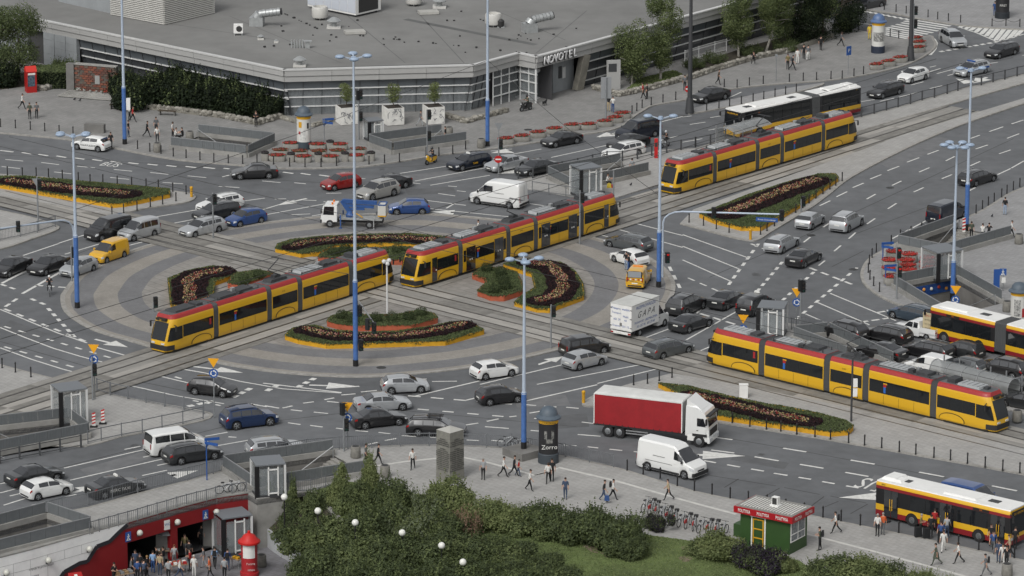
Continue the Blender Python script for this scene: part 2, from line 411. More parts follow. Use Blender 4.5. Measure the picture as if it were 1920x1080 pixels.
track(B3c, B3d, B3n, 3.3,-104, 36, .083+.02, .07, 2)
print('gapA', gapA, 'A4off', A4off)
# ------------------------------------------------------------------ road markings (flat paint, 4 mm above the asphalt)
MK = MB(); ZM = .004
def pav(p): return any(inside(p, o) for o in PAVED)
def seg(a, b, w=.14, mb=None):
 a, b = G(*a), G(*b); d = (b-a); L = d.length; d.normalize(); q = Vector((-d.y, d.x, 0))*w/2
 (mb or MK).add([(p.x, p.y, ZM) for p in (a-q, b-q, b+q, a+q)], [(0, 1, 2, 3)])
def pl(pts, w=.14):
 for a, b in zip(pts, pts[1:]): seg(a, b, w)
def dl(a, b, n, ratio=.5, w=.14):
 step = 1/(n-1+ratio) if n>1 else 1
 for i in range(n):
  t0 = i*step; t1 = t0+ratio*step
  seg((a[0]+(b[0]-a[0])*t0, a[1]+(b[1]-a[1])*t0), (a[0]+(b[0]-a[0])*t1, a[1]+(b[1]-a[1])*t1), w)
def T(ox, oy, s, L, w=.14):     # segments read off an enlarged tile
 for x0, y0, x1, y1 in L: seg((ox+x0/s, oy+y0/s), (ox+x1/s, oy+y1/s), w)
T(0, 0, 3, [(0, 846, 75, 855), (123, 858, 178, 866), (217, 868, 270, 876), (318, 877, 372, 886), (420, 888, 474, 896), (520, 897, 574, 905), (622, 907, 677, 914), (722, 915, 778, 922), (830, 923, 886, 929), (936, 931, 992, 937), (1044, 936, 1103, 943), (1144, 941, 1210, 948), (1258, 946, 1290, 950), (1592, 968, 1650, 976), (1692, 975, 1747, 983), (1795, 984, 1852, 992)], .3)
T(0, 0, 3, [(30, 897, 130, 906), (232, 914, 332, 926), (433, 935, 535, 944), (640, 953, 743, 963), (845, 970, 947, 981), (1055, 989, 1160, 999), (1475, 1018, 1578, 1027), (10, 937, 112, 948), (305, 967, 402, 978), (620, 998, 727, 1009), (915, 1026, 1030, 1034), (1230, 1048, 1347, 1055), (1250, 995, 1290, 985), (1655, 1028, 1720, 1034)], .18)
T(640, 0, 3, [(330, 975, 625, 930), (415, 1018, 810, 944), (500, 1042, 835, 986), (960, 868, 1125, 838), (1180, 886, 1490, 818), (1450, 772, 1560, 742), (600, 1046, 650, 1050), (390, 1028, 445, 1034), (650, 1073, 700, 1078), (100, 1003, 135, 1005), (840, 850, 960, 838), (800, 940, 900, 925), (1260, 1000, 1600, 940), (1790, 790, 1895, 765), (1780, 690, 1920, 655)], .16)
T(1280, 0, 3, [(40, 700, 128, 687), (145, 732, 225, 718), (155, 662, 215, 652), (0, 658, 50, 652), (1000, 572, 1080, 560), (1110, 570, 1190, 552), (1210, 548, 1330, 518), (1285, 478, 1355, 460), (1360, 412, 1450, 385), (1390, 378, 1425, 370), (1430, 414, 1530, 388), (1390, 498, 1460, 482), (1700, 360, 1772, 350), (1490, 425, 1540, 412), (1910, 312, 1925, 310), (265, 548, 330, 518), (0, 800, 110, 780), (300, 770, 360, 758)], .16)
T(1280, 0, 3, [(957, 1055, 1018, 1030), (1055, 1007, 1117, 982), (1152, 960, 1218, 935), (1263, 912, 1330, 887), (1377, 868, 1440, 845), (1178, 1043, 1230, 1018), (1330, 968, 1388, 943), (1458, 1005, 1515, 982), (1480, 905, 1530, 880), (1610, 782, 1672, 760), (1725, 740, 1803, 713), (1648, 838, 1717, 815), (1617, 933, 1673, 908), (1780, 865, 1845, 843), (1825, 778, 1893, 752), (1850, 697, 1917, 675), (1300, 1080, 1355, 1055), (1920, 905, 1850, 945), (1845, 948, 1770, 983), (1720, 1018, 1650, 1050), (1645, 1055, 1600, 1080)], .17)
T(1280, 360, 3, [(770, 77, 830, 49), (865, 27, 925,-2), (790, 198, 833, 170), (680, 283, 718, 254), (590, 361, 625, 335), (765, 414, 800, 386), (852, 333, 890, 301), (935, 262, 972, 229), (1037, 180, 1082, 149), (1155, 94, 1202, 64), (1035, 40, 1085, 12)], .17)
T(1280, 360, 3, [(0, 240, 370, 371), (0, 305, 325, 436), (0, 382, 270, 502), (760, 622, 1050, 747), (830, 570, 1200, 724), (690, 685, 820, 741), (1390, 150, 1180, 262), (0, 935, 182, 858), (20, 832, 325, 660), (78, 682, 172, 602)], .17)
dl((1290, 521), (1347, 546), 3, .55, .2); dl((1422, 457), (1366, 534), 7, .5, .3); dl((1467, 491), (1420, 546), 6, .5, .3); dl((1526, 510), (1435, 592), 9, .45, .3); dl((1607, 502), (1493, 598), 10, .5, .3)
dl((1408, 457), (1462, 478), 3, .55, .25); dl((1518, 502), (1597, 533), 4, .6, .3); dl((1645, 586), (1680, 580), 2, .7, .3); dl((1613, 604), (1670, 596), 3, .7, .3); dl((1313, 588), (1378, 608), 3, .7, .3)
T(0, 360, 3, [(130, 357, 330, 290), (330, 288, 480, 240), (230, 432, 300, 400), (365, 350, 560, 292), (720, 302, 1010, 226), (860, 143, 1120, 98), (890, 192, 1090, 154), (1340, 55, 1490, 34), (1545, 40, 1610, 38), (1480, 98, 1655, 46), (1495, 128, 1830, 66), (1630, 128, 1745, 123), (1755, 134, 1810, 126), (1705, 45, 1780, 48), (1820, 55, 1910, 60), (1835, 8, 1920, 6)], .17)
T(0, 360, 3, [(125, 572, 352, 443), (10, 514, 165, 432)], .3)
pl([(0, 580), (30, 592), (63, 606), (110, 625), (163, 643)], .17); pl([(0, 614), (50, 634), (100, 653), (150, 668), (200, 681), (270, 698), (353, 718)], .17); pl([(0, 652), (60, 674), (117, 692), (175, 707), (233, 721)], .17); pl([(180, 651), (230, 665), (283, 679), (330, 690), (383, 699)], .2)
pl([(383, 699), (450, 715), (530, 729), (640, 737)], .17); pl([(240, 722), (330, 742), (420, 757)], .17)
dl((8, 579), (160, 640), 7, .5, .3); dl((8, 612), (340, 710), 13, .45, .25); dl((8, 650), (225, 714), 8, .45, .25)
dl((67, 535), (123, 539), 3, .65, .3); dl((2, 533), (28, 542), 2, .6, .3); dl((58, 560), (84, 571), 2, .5, .35); dl((90, 578), (140, 632), 6, .5, .35); dl((10, 575), (32, 560), 2, .6, .3)
T(0, 720, 3, [(360, 473, 820, 367), (1155, 294, 1280, 271), (395, 541, 935, 417), (1200, 351, 1420, 312), (0, 562, 60, 548), (55, 630, 130, 612), (20, 682, 150, 641), (0, 613, 115, 583), (885, 458, 950, 445), (1475, 420, 1300, 455), (805, 412, 850, 402), (180, 682, 430, 620), (800, 515, 940, 485), (0, 742, 60, 728), (700, 368, 790, 350)], .16)
T(0, 720, 3, [(1480,-5, 1920, 48), (1410, 112, 1500, 128), (1490, 122, 1570, 136), (1590, 135, 1645, 123), (1635, 145, 1700, 152), (1765, 158, 1845, 166), (1620, 218, 1690, 228), (1745, 233, 1815, 242), (1890, 248, 1960, 258), (1705, 108, 1765, 100), (1840, 98, 1905, 104), (1825, 88, 1880, 78), (1530, 205, 1570, 212), (1285, 297, 1330, 300)], .2)
dl((352, 762), (400, 752), 3, .6, .5); dl((437, 745), (470, 728), 3, .6, .5); dl((500, 733), (520, 722), 2, .6, .5); dl((558, 726), (590, 709), 3, .55, .5); dl((362, 751), (455, 768), 5, .5, .25)
T(640, 360, 3, [(780, 1082, 1250, 970), (1480, 905, 1875, 758), (1100, 1082, 1900, 930), (1440, 1077, 1920, 960), (1110, 972, 1235, 932), (510, 1066, 650, 1064), (400, 1050, 480, 1052), (760, 1052, 890, 1040), (545, 8, 640, 22), (640, 62, 590, 92), (480, 92, 960, 141), (420, 40, 700, 75), (1060, 65, 1180, 83), (1560, 152, 1920, 245), (1540, 205, 1920, 312), (1450, 240, 1500, 252)], .17)
dl((1125, 398), (1185, 417), 4, .5, .3); dl((1178, 486), (1200, 497), 2, .5, .3); dl((1255, 500), (1275, 540), 3, .5, .3); dl((1060, 655), (1130, 636), 4, .5, .25)
T(640, 720, 3, [(420, 67, 780,-18), (700, 92, 985, 22), (1030, 97, 1440, 4), (690, 232, 770, 220), (818, 210, 885, 196), (808, 240, 942, 250), (1065, 261, 1140, 267), (1330, 284, 1458, 294), (1352, 214, 1418, 222), (945, 185, 985, 180), (1058, 164, 1120, 153), (1085, 193, 1130, 197), (1140, 124, 1200, 128), (1140, 138, 1210, 128), (1265, 131, 1335, 137), (1035, 116, 1095, 121), (340, 290, 420, 296), (245, 318, 310, 306), (150, 340, 205, 328), (80, 262, 150, 268), (210, 272, 275, 280), (705, 315, 775, 318), (845, 317, 912, 322), (1250, 342, 1322, 348), (1385, 353, 1445, 360), (1508, 367, 1580, 374), (1645, 380, 1680, 384), (0, 62, 80, 55), (110, 45, 200, 36), (0, 20, 100, 12), (500, 300, 540, 300)], .2)
dl((783, 767), (944, 781), 4, .45, .25); dl((765, 742), (960, 758), 5, .55, .25)
T(1280, 720, 3, [(180, 300, 280, 313), (160, 371, 290, 388), (405, 409, 540, 432), (565, 361, 695, 382), (660, 452, 792, 474), (915, 497, 1045, 520), (945, 428, 1080, 451), (1330, 496, 1470, 522), (1740, 573, 1880, 601), (120, 431, 187, 443), (250, 454, 322, 467), (385, 478, 457, 490), (513, 502, 590, 514), (652, 525, 722, 536), (785, 549, 855, 561), (920, 573, 990, 585), (1055, 597, 1085, 603)], .24)
# arrows, zebra crossing and hatching, read off enlarged tiles
def pp(ox, oy, s, pts, z=ZM): MK.poly([tuple(G(ox+x/s, oy+y/s, z)) for x, y in pts])
def arrow(a, b, w=.35, hw=.75, hl=2.2):
 a, b = G(*a), G(*b); d = (b-a); d.normalize(); q = Vector((-d.y, d.x, 0)); e = b-d*hl
 for P in ((a-q*w/2, e-q*w/2, e+q*w/2, a+q*w/2), (e-q*hw, b, e+q*hw)): MK.poly([(p.x, p.y, ZM+.0005) for p in P])
arrow((1308, 853), (1398, 855), .5, 1.1, 3.4); arrow((1642, 931), (1572, 933), .6, 1.1, 3.6); arrow((178, 636), (240, 651), .3, .8, 2.2); arrow((362, 687), (456, 699), .3, .8, 2.5); arrow((1011, 683), (1056, 668), .3, .7, 1.8)
arrow((580, 722), (676, 725), .3, .9, 2.8); arrow((1820, 155), (1792, 147), .4, 1., 2.6); arrow((1850, 145), (1825, 156), .4, 1., 2.6); arrow((955, 283), (920, 287), .4, 1., 2.2); arrow((1145, 252), (1118, 257), .4, 1., 2.2)
arrow((985, 318), (935, 326), .4, 1., 2.2); arrow((130, 925), (200, 908), .4, .9, 2.4); arrow((845, 398), (805, 397), .4, .9, 2.4); arrow((575, 372), (520, 385), .3, .7, 2.); arrow((330, 890), (372, 882), .4, .9, 2.4)
for x0, y0, x1, y1 in [(840, 180, 1230, 245), (770, 193, 1185, 260), (720, 210, 1150, 275), (690, 227, 1105, 292), (640, 243, 1060, 310), (590, 258, 1010, 328), (550, 272, 960, 342), (535, 290, 905, 355), (530, 308, 870, 370), (530, 328, 830, 382), (530, 345, 750, 385)]:
 seg((1560+x0/5.333, y0/5.333), (1560+x1/5.333, y1/5.333), .5)
for x, y0, x1, y1 in [(1275, 275, 1320, 250), (1330, 290, 1380, 262), (1385, 302, 1435, 268), (1435, 322, 1490, 275), (1490, 340, 1550, 280), (1540, 360, 1605, 287), (1585, 380, 1660, 290), (1635, 402, 1720, 292), (1690, 405, 1785, 293), (1765, 388, 1848, 294), (1840, 362, 1905, 295)]:
 seg((1560+x/5.333, y0/5.333), (1560+x1/5.333, y1/5.333), .55)
pl([(1560+x/5.333, y/5.333) for x, y in [(1290, 278), (1450, 330), (1645, 415), (1780, 385), (1920, 340)]], .22)
pl([(1560+x/5.333, y/5.333) for x, y in [(1300, 252), (1480, 275), (1700, 288), (1920, 290)]], .2)
for x0, y0, x1, y1 in [(890, 385, 985, 372), (905, 400, 1010, 392), (915, 416, 1028, 410), (925, 432, 1035, 430), (935, 448, 1035, 448), (945, 463, 1030, 466), (960, 476, 1018, 482)]:
 seg((1560+x0/5.333, y0/5.333), (1560+x1/5.333, y1/5.333), .3)
pl([(1560+x/5.333, y/5.333) for x, y in [(870, 385), (965, 362), (1020, 390), (1045, 430), (1030, 490), (980, 550)]], .35)
dl((1762, 97), (1872, 78), 9, .6, .5)
for i in range(9): seg((1605+i*11.5, 17+i*2.2), (1612+i*11.5, 20.5+i*2.2), .4)
pl([(1590, 40), (1640, 47), (1690, 60)], .2)
struct(MK.build('road_markings', WHITE))
# reversed bus-lane lettering and a worn taxi box
p = G(1648, 909); t = text('lane_lettering', 'BUS', 2.2, WHITE, None, (p.x, p.y, ZM+.001), (0, 0, head(1648, 909,-30,-5))); t.scale = (.9, 1.7, 1); struct(t)
p = G(207, 309); t = text('lane_lettering', 'BUS', 2.2, WHITE, None, (p.x, p.y, ZM+.001), (0, 0, head(207, 309, 30, 3.2))); t.scale = (.55, 1.0, 1); struct(t)
p = G(1128, 258)
# patches and joints in the asphalt
PATCH = mat('asphalt_patch', (.095, .098, .102), .92, var=.15, scale=.7)
JOINT = mat('joint_seal', (.03, .03, .03), .8)
k = MB()
for P in ([(1500, 420), (1540, 395), (1600, 402), (1560, 430)], [(620, 742), (720, 735), (735, 760), (640, 768)], [(330, 305), (420, 312), (415, 322), (325, 314)], [(1380, 850), (1480, 868), (1470, 880), (1370, 862)], [(1040, 780), (1100, 775), (1105, 800), (1045, 804)], [(760, 355), (850, 350), (855, 362), (765, 366)], [(20, 600), (90, 626), (60, 640), (0, 616)]):
 k.poly([tuple(G(a, b, .002)) for a, b in P])
struct(k.build('asphalt_patch', PATCH))
k = MB(); rnd = random.Random(9)
for P in ([(700, 335), (860, 318), (870, 330), (720, 350)], [(1640, 300), (1760, 255), (1790, 265), (1670, 318)], [(960, 745), (1060, 740), (1070, 760), (970, 764)], [(150, 880), (300, 838), (312, 850), (168, 894)], [(1640, 890), (1760, 912), (1750, 924), (1630, 902)], [(300, 440), (350, 428), (372, 436), (322, 450)]): k.poly([tuple(G(a, b, .0018)) for a, b in P])
struct(k.build('asphalt_patch', mat('pale_patch', (.135, .138, .142), .9, var=.15, scale=.8)))
OIL = mat('oil_stain', (.065, .067, .069), .6, var=.3, scale=2); k = MB()
for i in range(46):
 a, b, c_, d_ = rnd.choice(((150, 860, 520, 770), (700, 740, 1100, 690), (1300, 480, 1700, 300), (1350, 570, 1500, 470), (1150, 800, 1900, 930), (60, 480, 460, 400), (420, 320, 1000, 290), (1200, 240, 1800, 130), (20, 620, 380, 730), (1560, 600, 1880, 690))); u = rnd.random(); p = G(a+(c_-a)*u, b+(d_-b)*u+rnd.uniform(-14, 14), .003); s = rnd.uniform(.15, .5); k.poly([(p.x+s*math.cos(t_)*rnd.uniform(.7, 1.3), p.y+s*1.2*math.sin(t_)*rnd.uniform(.7, 1.3), .003+i*.00002) for t_ in [j*.7 for j in range(9)]])
struct(k.build('oil_stain', OIL))
k = MB()
for a, b in (((1322, 890), (1455, 911)), ((1470, 914), (1537, 927)), ((1557, 930), (1624, 943)), ((1358, 914), (1385, 898)), ((1435, 930), (1462, 915)), ((1518, 951), (1545, 931)), ((1545, 951), (1572, 940)), ((1595, 963), (1627, 945)), ((1560, 500), (1620, 470)), ((0, 290), (560, 322)), ((560, 322), (1000, 300)), ((1000, 290), (1240, 240)), ((1280, 232), (1900, 108)), ((400, 330), (640, 345)), ((1180, 790), (1500, 845)), ((1500, 845), (1900, 920)), ((760, 770), (1080, 800)), ((0, 905), (420, 800)), ((420, 800), (640, 775)), ((1330, 520), (1480, 455)), ((1480, 455), (1900, 260)), ((1600, 440), (1760, 380)), ((0, 640), (260, 715)), ((260, 715), (420, 748)), ((30, 520), (200, 455))):
 a, b = G(*a, .0025), G(*b, .0025); d = (b-a).normalized(); q = Vector((-d.y, d.x, 0))*.045
 k.poly([tuple(a-q), tuple(b-q), tuple(b+q), tuple(a+q)])
struct(k.build('joint_seal', JOINT))
# manholes
MAN = mat('cast_iron', (.05, .05, .05), .6, metal=.5)
for x, y, z in ((1669, 352, .006), (1521, 441, .006), (1600, 505, .006), (990, 243, .128), (1660, 975, .128), (797, 581, .08), (465, 580, .08), (1187, 586, .08), (715, 689, .08), (450, 612, .08)):
 p = G(x, y, z); o = MB().cyl((0, 0,-.03), (0, 0, .002), .42, n=16).build('manhole_cover', MAN, None, None, (p.x, p.y, z)); struct(o)
# pale guide line across the south pavement
k = MB()
for pts in ([(640, 872), (700, 877), (760, 868), (830, 861)], [(868, 860), (920, 871), (1003, 894), (1036, 885)], [(1047, 879), (1150, 903), (1280, 940), (1380, 967)], [(1505, 1002), (1640, 1037), (1790, 1078), (1900, 1110)], [(1003, 894), (1045, 881)]):
 L = GS(pts); strip(k, L, .3, .1, .126, off=.15)
struct(k.build('guide_line', mat('pale_granite', '#b9b8b3', .8, var=.1, scale=2)))
# ------------------------------------------------------------------ stairwells down to the underpass
PANEL = mat('well_panel', '#6c7072', .5, metal=.2, var=.08, scale=1.5)
STEP = mat('stair_step', '#8c8a85', .85, var=.15, scale=2)
WD =-3.6
def frame(a, b):
 d = Vector((b.x-a.x, b.y-a.y, 0)); L = d.length; d.normalize(); return d, Vector((-d.y, d.x, 0)), L
WALLIN = mat('well_concrete', '#777571', .9, var=.35, scale=.7, scale2=.2)
def well(key, label, corrug=True, no_step=False, skip=()):
 W = WELLW[key]; c = ctr(W); r = thing('stairwell', label, 'stairwell', (c.x, c.y, .12), 0, 'stairwells around the junction')
 Lc = [w-c for w in W]
 b = MB(); P = [(p.x, p.y, .0) for p in Lc]+[(p.x, p.y, WD) for p in Lc]
 b.add(P, [(4+i, 4+(i+1)%4, (i+1)%4, i) for i in (1, 2, 3)]+[(7, 6, 5, 4)]);
 b.add([(Lc[0].x, Lc[0].y, 0), (Lc[1].x, Lc[1].y, 0), (Lc[1].x, Lc[1].y, WD), (Lc[0].x, Lc[0].y, WD)], [(0, 1, 2, 3)])
 b.build('retaining_wall', WALLIN, r)
 for i in (1, 2, 3):
  if i in skip: continue
  a, e = Lc[i], Lc[(i+1)%4]; d, n, L = frame(a, e); out = n if n.dot((a+e)/2)>0 else -n
  k = MB(); m_ = (a+e)/2+out*.14; ang = math.atan2(d.y, d.x)
  k.box(m_.x, m_.y, .22, L+.3, .36, .44, ang); k.build('parapet', CONC, r)
  cnt = max(1, round(L/1.3)); pl_ = L/cnt; key2 = ('panel', round(pl_, 2))
  pm = MB(); pm.box(0, 0, .84, pl_-.03, .04, .78)
  if corrug:
   for j in range(5): pm.box(-pl_/2+(j+.5)*pl_/5,-.03, .84, pl_/11, .03, .74); pm.box(-pl_/2+(j+.5)*pl_/5, .03, .84, pl_/11, .03, .74)
  pm = pm.mesh('panel', PANEL)
  for j in range(cnt):
   p = a+d*(j+.5)*pl_+out*.14; ob('panel', pm, r, (p.x, p.y, 0), ang)
  k = MB(); p, q = a+out*.14, e+out*.14; k.bar((p.x, p.y, 1.27), (q.x, q.y, 1.27), .07, .06)
  k.build('handrail', STEEL, r)
 a, e = Lc[0], Lc[1]; d, n, L = frame(a, e); inn = n if n.dot(-(a+e)/2)>0 else -n
 if not no_step:
  for j in range(20):
   z =-.02-j*.17; p = (a+e)/2+inn*(.2+j*.33); k = MB(); k.box(0, 0, 0, L*.93, .36, .3); o = k.build('step', STEP, r, None, (p.x, p.y, z-.15-.12+.0), math.atan2(d.y, d.x))
  for f_ in (.06, .94):
   k = MB(); p = a+d*L*f_+inn*.2; q = p+inn*6.4; k.cyl((p.x, p.y, .85), (q.x, q.y, WD+.95), .04, n=6); k.cyl((p.x, p.y,-.1), (p.x, p.y, .9), .04, n=6); k.build('stair_rail', STEEL, r)
 return r
well('a', 'stairwell in front of the yew hedge, grey panel walls'); well('b', 'stairwell below the white cube planters')
well('c', 'stairwell on the upper tram platform'); well('d', 'stairwell with wide steps on the east pavement', False)
we = well('e', 'underpass stairwell with a blue picture frieze behind the bus', False); well('f', 'corrugated stairwell beside the near glass lift')
wg = well('g', 'long roof-light pit with graffiti above the white wall', False, True); well('h', 'stairwell on the lower left traffic island'); wi = well('i', 'stairwell behind the lower right tram')
W = [w-ctr(WELLW['e']) for w in WELLW['e']]; d, n, L = frame(W[2], W[3])
FR = mat('frieze_blue', '#2a5596', .5, col2='#0f2d63', scale=1.5)
nn = n if n.dot(-(W[2]+W[3])/2)>0 else -n; m_ = (W[2]+W[3])/2+nn*.06
k = MB(); k.box(m_.x, m_.y,-.75, L*.98, .05, .95, math.atan2(d.y, d.x)); k.build('frieze', FR, we)
rnd = random.Random(5)
for j in range(7):
 p = W[2]+d*L*(.1+j*.13)+nn*.1; k = MB(); k.sph((p.x, p.y,-.75+rnd.uniform(-.15, .15)), .17, 8, 5); k.build('painted_disc', mat('frieze_col%d'%(j%3), ('#c98a3a', '#b9b9b4', '#a4392c')[j%3], .6), we)
W = [w-ctr(WELLW['g']) for w in WELLW['g']]; d, n, L = frame(W[2], W[3]); nn = n if n.dot(-(W[2]+W[3])/2)>0 else -n; m_ = (W[2]+W[3])/2+nn*.03
t = text('graffiti', 'CREW', 1.5, SIGNBLUE, wg, (m_.x, m_.y,-.95), (math.pi/2, 0, math.atan2(nn.y, nn.x)+math.pi/2), .0, .1, .03)
# ------------------------------------------------------------------ sunken plaza with the red underpass wall
PZ =-3.85
PLAZA = paver_mat('plaza_paving', '#77767a', '#6f6e70', '#5d5c5c', .6, .6, R(40), .25)
struct(MB().prism([(p.x, p.y) for p in NOTCH[:8]]+[(p.x, p.y) for p in NOTCH[8:]], PZ-.1, PZ, walls=False).build('plaza_floor', PLAZA))
REDW = mat('red_wall', '#7d1418', .6, var=.10, scale=1.2, scale2=.4); WHW = mat('white_wall', '#e4e4e2', .6, var=.08, scale=.8); BLK = mat('black_edging', (.02, .02, .025), .6)
WLP = [(-260, 1118), (60, 1036), (185, 1000), (240, 985), (332, 958), (405, 939), (465, 930)]
def ytop(x):
 for (a, b), (c, d_) in zip(WLP, WLP[1:]):
  if x<=c: return b+(d_-b)*(x-a)/(c-a)
 return WLP[-1][1]
WDIR, WNRM, _ = frame(G(240, 985), G(465, 930))
if WNRM.y>0: WNRM =-WNRM
def WP(x, y, off=0.):      # point on the underpass wall: x picks the place along the wall, y the height
 p = G(x, ytop(x)); z = .12-(y-ytop(x))/22.6; q = p+WNRM*off; return Vector((q.x, q.y, z))
uw = thing('underpass_wall', 'dark red underpass front with two wide openings', 'wall', tuple(G(350, ytop(350), 0)) , 0)
O0 = uw.location.copy(); O0.z = 0; uw.location.z = 0
def wallpiece(name, x0, x1, z0, z1, m, off0=-.5, off1=0., parent=uw):
 xs = [x0]+[x for x, _ in WLP if x0<x<x1]+[x1]; b = MB()
 rings = []
 for x in xs:
  p = G(x, ytop(x))-O0
  rings.append([tuple(p+WNRM*off0+Vector((0, 0, z0))), tuple(p+WNRM*off1+Vector((0, 0, z0))), tuple(p+WNRM*off1+Vector((0, 0, z1))), tuple(p+WNRM*off0+Vector((0, 0, z1)))])
 b.loft(rings); return b.build(name, m, parent)
for x0, x1 in ((-250, 238), (320, 332), (408, 465)): wallpiece('pier', x0, x1, PZ, .22, REDW)
for x0, x1 in ((238, 320), (332, 408)): wallpiece('lintel', x0, x1,-1.38, .22, REDW)
wallpiece('coping',-250, 465, .22, .32, CONC,-.55, .05)
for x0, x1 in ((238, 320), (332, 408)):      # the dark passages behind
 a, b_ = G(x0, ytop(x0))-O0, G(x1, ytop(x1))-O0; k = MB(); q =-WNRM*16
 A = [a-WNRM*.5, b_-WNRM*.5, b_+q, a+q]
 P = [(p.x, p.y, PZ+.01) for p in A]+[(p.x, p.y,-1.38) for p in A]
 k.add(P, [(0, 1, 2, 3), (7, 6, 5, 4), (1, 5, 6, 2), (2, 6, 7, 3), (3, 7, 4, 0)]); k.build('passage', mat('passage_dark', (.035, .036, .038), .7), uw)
 k = MB(); p = A[1]+WNRM*-.6; k.bar((p.x, p.y, PZ), (p.x, p.y,-1.4), 1.0, .9); k.build('pier_return', CONC_D, uw)
jag = [(-250, 1119), (-250, 1260), (60, 1150), (118, 1072), (148, 1056), (162, 1053), (180, 1026), (204, 1017), (222, 1000), (238, 986.5), (185, 1000.5), (60, 1036.5)]
low = [(-250, 1260), (60, 1150), (118, 1072), (148, 1056), (162, 1053), (180, 1026), (204, 1017), (222, 1000), (238, 987)]
def ylow(x):
 for (a, b), (c_, d_) in zip(low, low[1:]):
  if x<=c_: return b+(d_-b)*(x-a)/(c_-a)
 return low[-1][1]
k = MB(); xs = sorted(set([-250,-150,-50, 0, 30, 60, 90, 185]+[p[0] for p in low])); P = []
for x in xs: P += [WP(x, ytop(x)-2, .03)-O0, WP(x, max(ylow(x), ytop(x)), .03)-O0]
k.add(P, [(2*q, 2*q+1, 2*q+3, 2*q+2) for q in range(len(xs)-1)]); k.build('white_facing', WHW, uw)
k = MB()
for a, b_ in zip(jag[2:9], jag[3:10]): k.bar(WP(*a, .05)-O0, WP(*b_, .05)-O0, .3, .08, up=WNRM)
k.build('jagged_edging', BLK, uw)
k = MB()
for y in (14, 30, 52, 76):
 xs = [-240, 60, 185];
 for a, b_ in zip(xs, xs[1:]):
  if not (y>30 and b_>180): k.bar(WP(a, ytop(a)+y, .033)-O0, WP(b_, ytop(b_)+y, .033)-O0, .015, .02, up=WNRM)
for x in range(-200, 170, 32): k.bar(WP(x, ytop(x)+14, .033)-O0, WP(x, ytop(x)+(76 if x<100 else 30), .033)-O0, .015, .02, up=WNRM)
k.build('panel_joint', mat('joint_grey', '#8f8f8d', .8), uw)
wang = math.atan2(WDIR.y, WDIR.x)
for s, x, y, sz in (('Moja inwestycja w przestrzeń', 65, 1066, .27), ('miejską', 62, 1080, .27)):
 text('wall_lettering', s, sz, mat('lettering_grey', '#4c4f52', .6), uw, WP(x, y, .06)-O0, (math.pi/2, 0, wang))
def walker(t, x, y, z, s):
 k = MB()
 for a, b in (((0, .2), (-.02,-.05)), ((-.02,-.05), (.16,-.3)), ((-.02,-.05), (-.2,-.34)), ((0, .18), (.18, .02)), ((0, .18), (-.16, .0)), ((-.3,-.4), (.3,-.4))): k.bar((x+a[0]*s, y, z+a[1]*s), (x+b[0]*s, y, z+b[1]*s), .1*s, .01, up=Vector((0, 1, 0)))
 k.cyl((x, y-.004, z+.32*s), (x, y+.004, z+.32*s), .08*s, n=8); return k.build('walking_figure', LET, t)
GLOBE = mat('lamp_globe', '#bdbdb4', .35)
for x, y, w_ in ((257, 999, 'above the left underpass opening'), (328, 979, 'between the two underpass openings'), (401, 960, 'above the right underpass opening'), (163, 1029, 'at the right end of the white wall'), (86, 1050, 'above the lettering on the white wall'), (7, 1073, 'at the far left of the white wall')):
 p = WP(x, y, .35); t = thing('wall_lamp', 'round globe lamp '+w_, 'lamp', p, 0, 'globe lamps on the underpass wall')
 MB().sph((0, 0, 0), .24, 12, 8).build('globe', GLOBE, t, 60); k = MB(); k.bar((-WNRM.x*.34,-WNRM.y*.34,-.25), (0, 0,-.2), .1, .1); k.box(-WNRM.x*.3,-WNRM.y*.3,-.2, .12, .12, .3); k.build('bracket', DKGREY, t)
for x, y, s, lab in ((239, 1008, '^', 'small blue subway sign at the left opening'), (312, 986, 'WC', 'small white WC sign between the openings'), (384, 967, '^', 'small blue subway sign over the right opening')):
 p = WP(x, y, .06); t = thing('wall_sign', lab, 'sign', p, wang); MB().box(0, 0, 0, .5, .05, .75).build('plate', LET if s=='WC' else SIGNBLUE, t)
 text('symbol', s, .3, SIGNBLUE, t, (0,-.04, .05), (math.pi/2, 0, 0)) if s=='WC' else walker(t, 0,-.04, 0, .62)
# concrete retaining wall right of the red wall, and the curved white wall by the bushes
k = MB(); L_ = GS([(465, 930), (482, 940), (583, 925), (640, 985), (720, 1130)]); strip(k, L_, .4, PZ, .2, off=.4); t = k.build('retaining_wall', CONC); tag(t, 'stained concrete retaining wall below the near glass lift', 'wall')
L_ = [G(a, b, PZ) for a, b in smooth_line([(488, 1012), (500, 1025), (520, 1040), (550, 1058), (585, 1078), (630, 1110)], 3)]; k = MB(); strip(k, L_, .35, PZ, PZ+1.5, off=.35); t = k.build('garden_wall', mat('pale_wall', '#a7a9ab', .7, var=.1, scale=1)); tag(t, 'pale curved low wall holding back the bushes', 'wall')
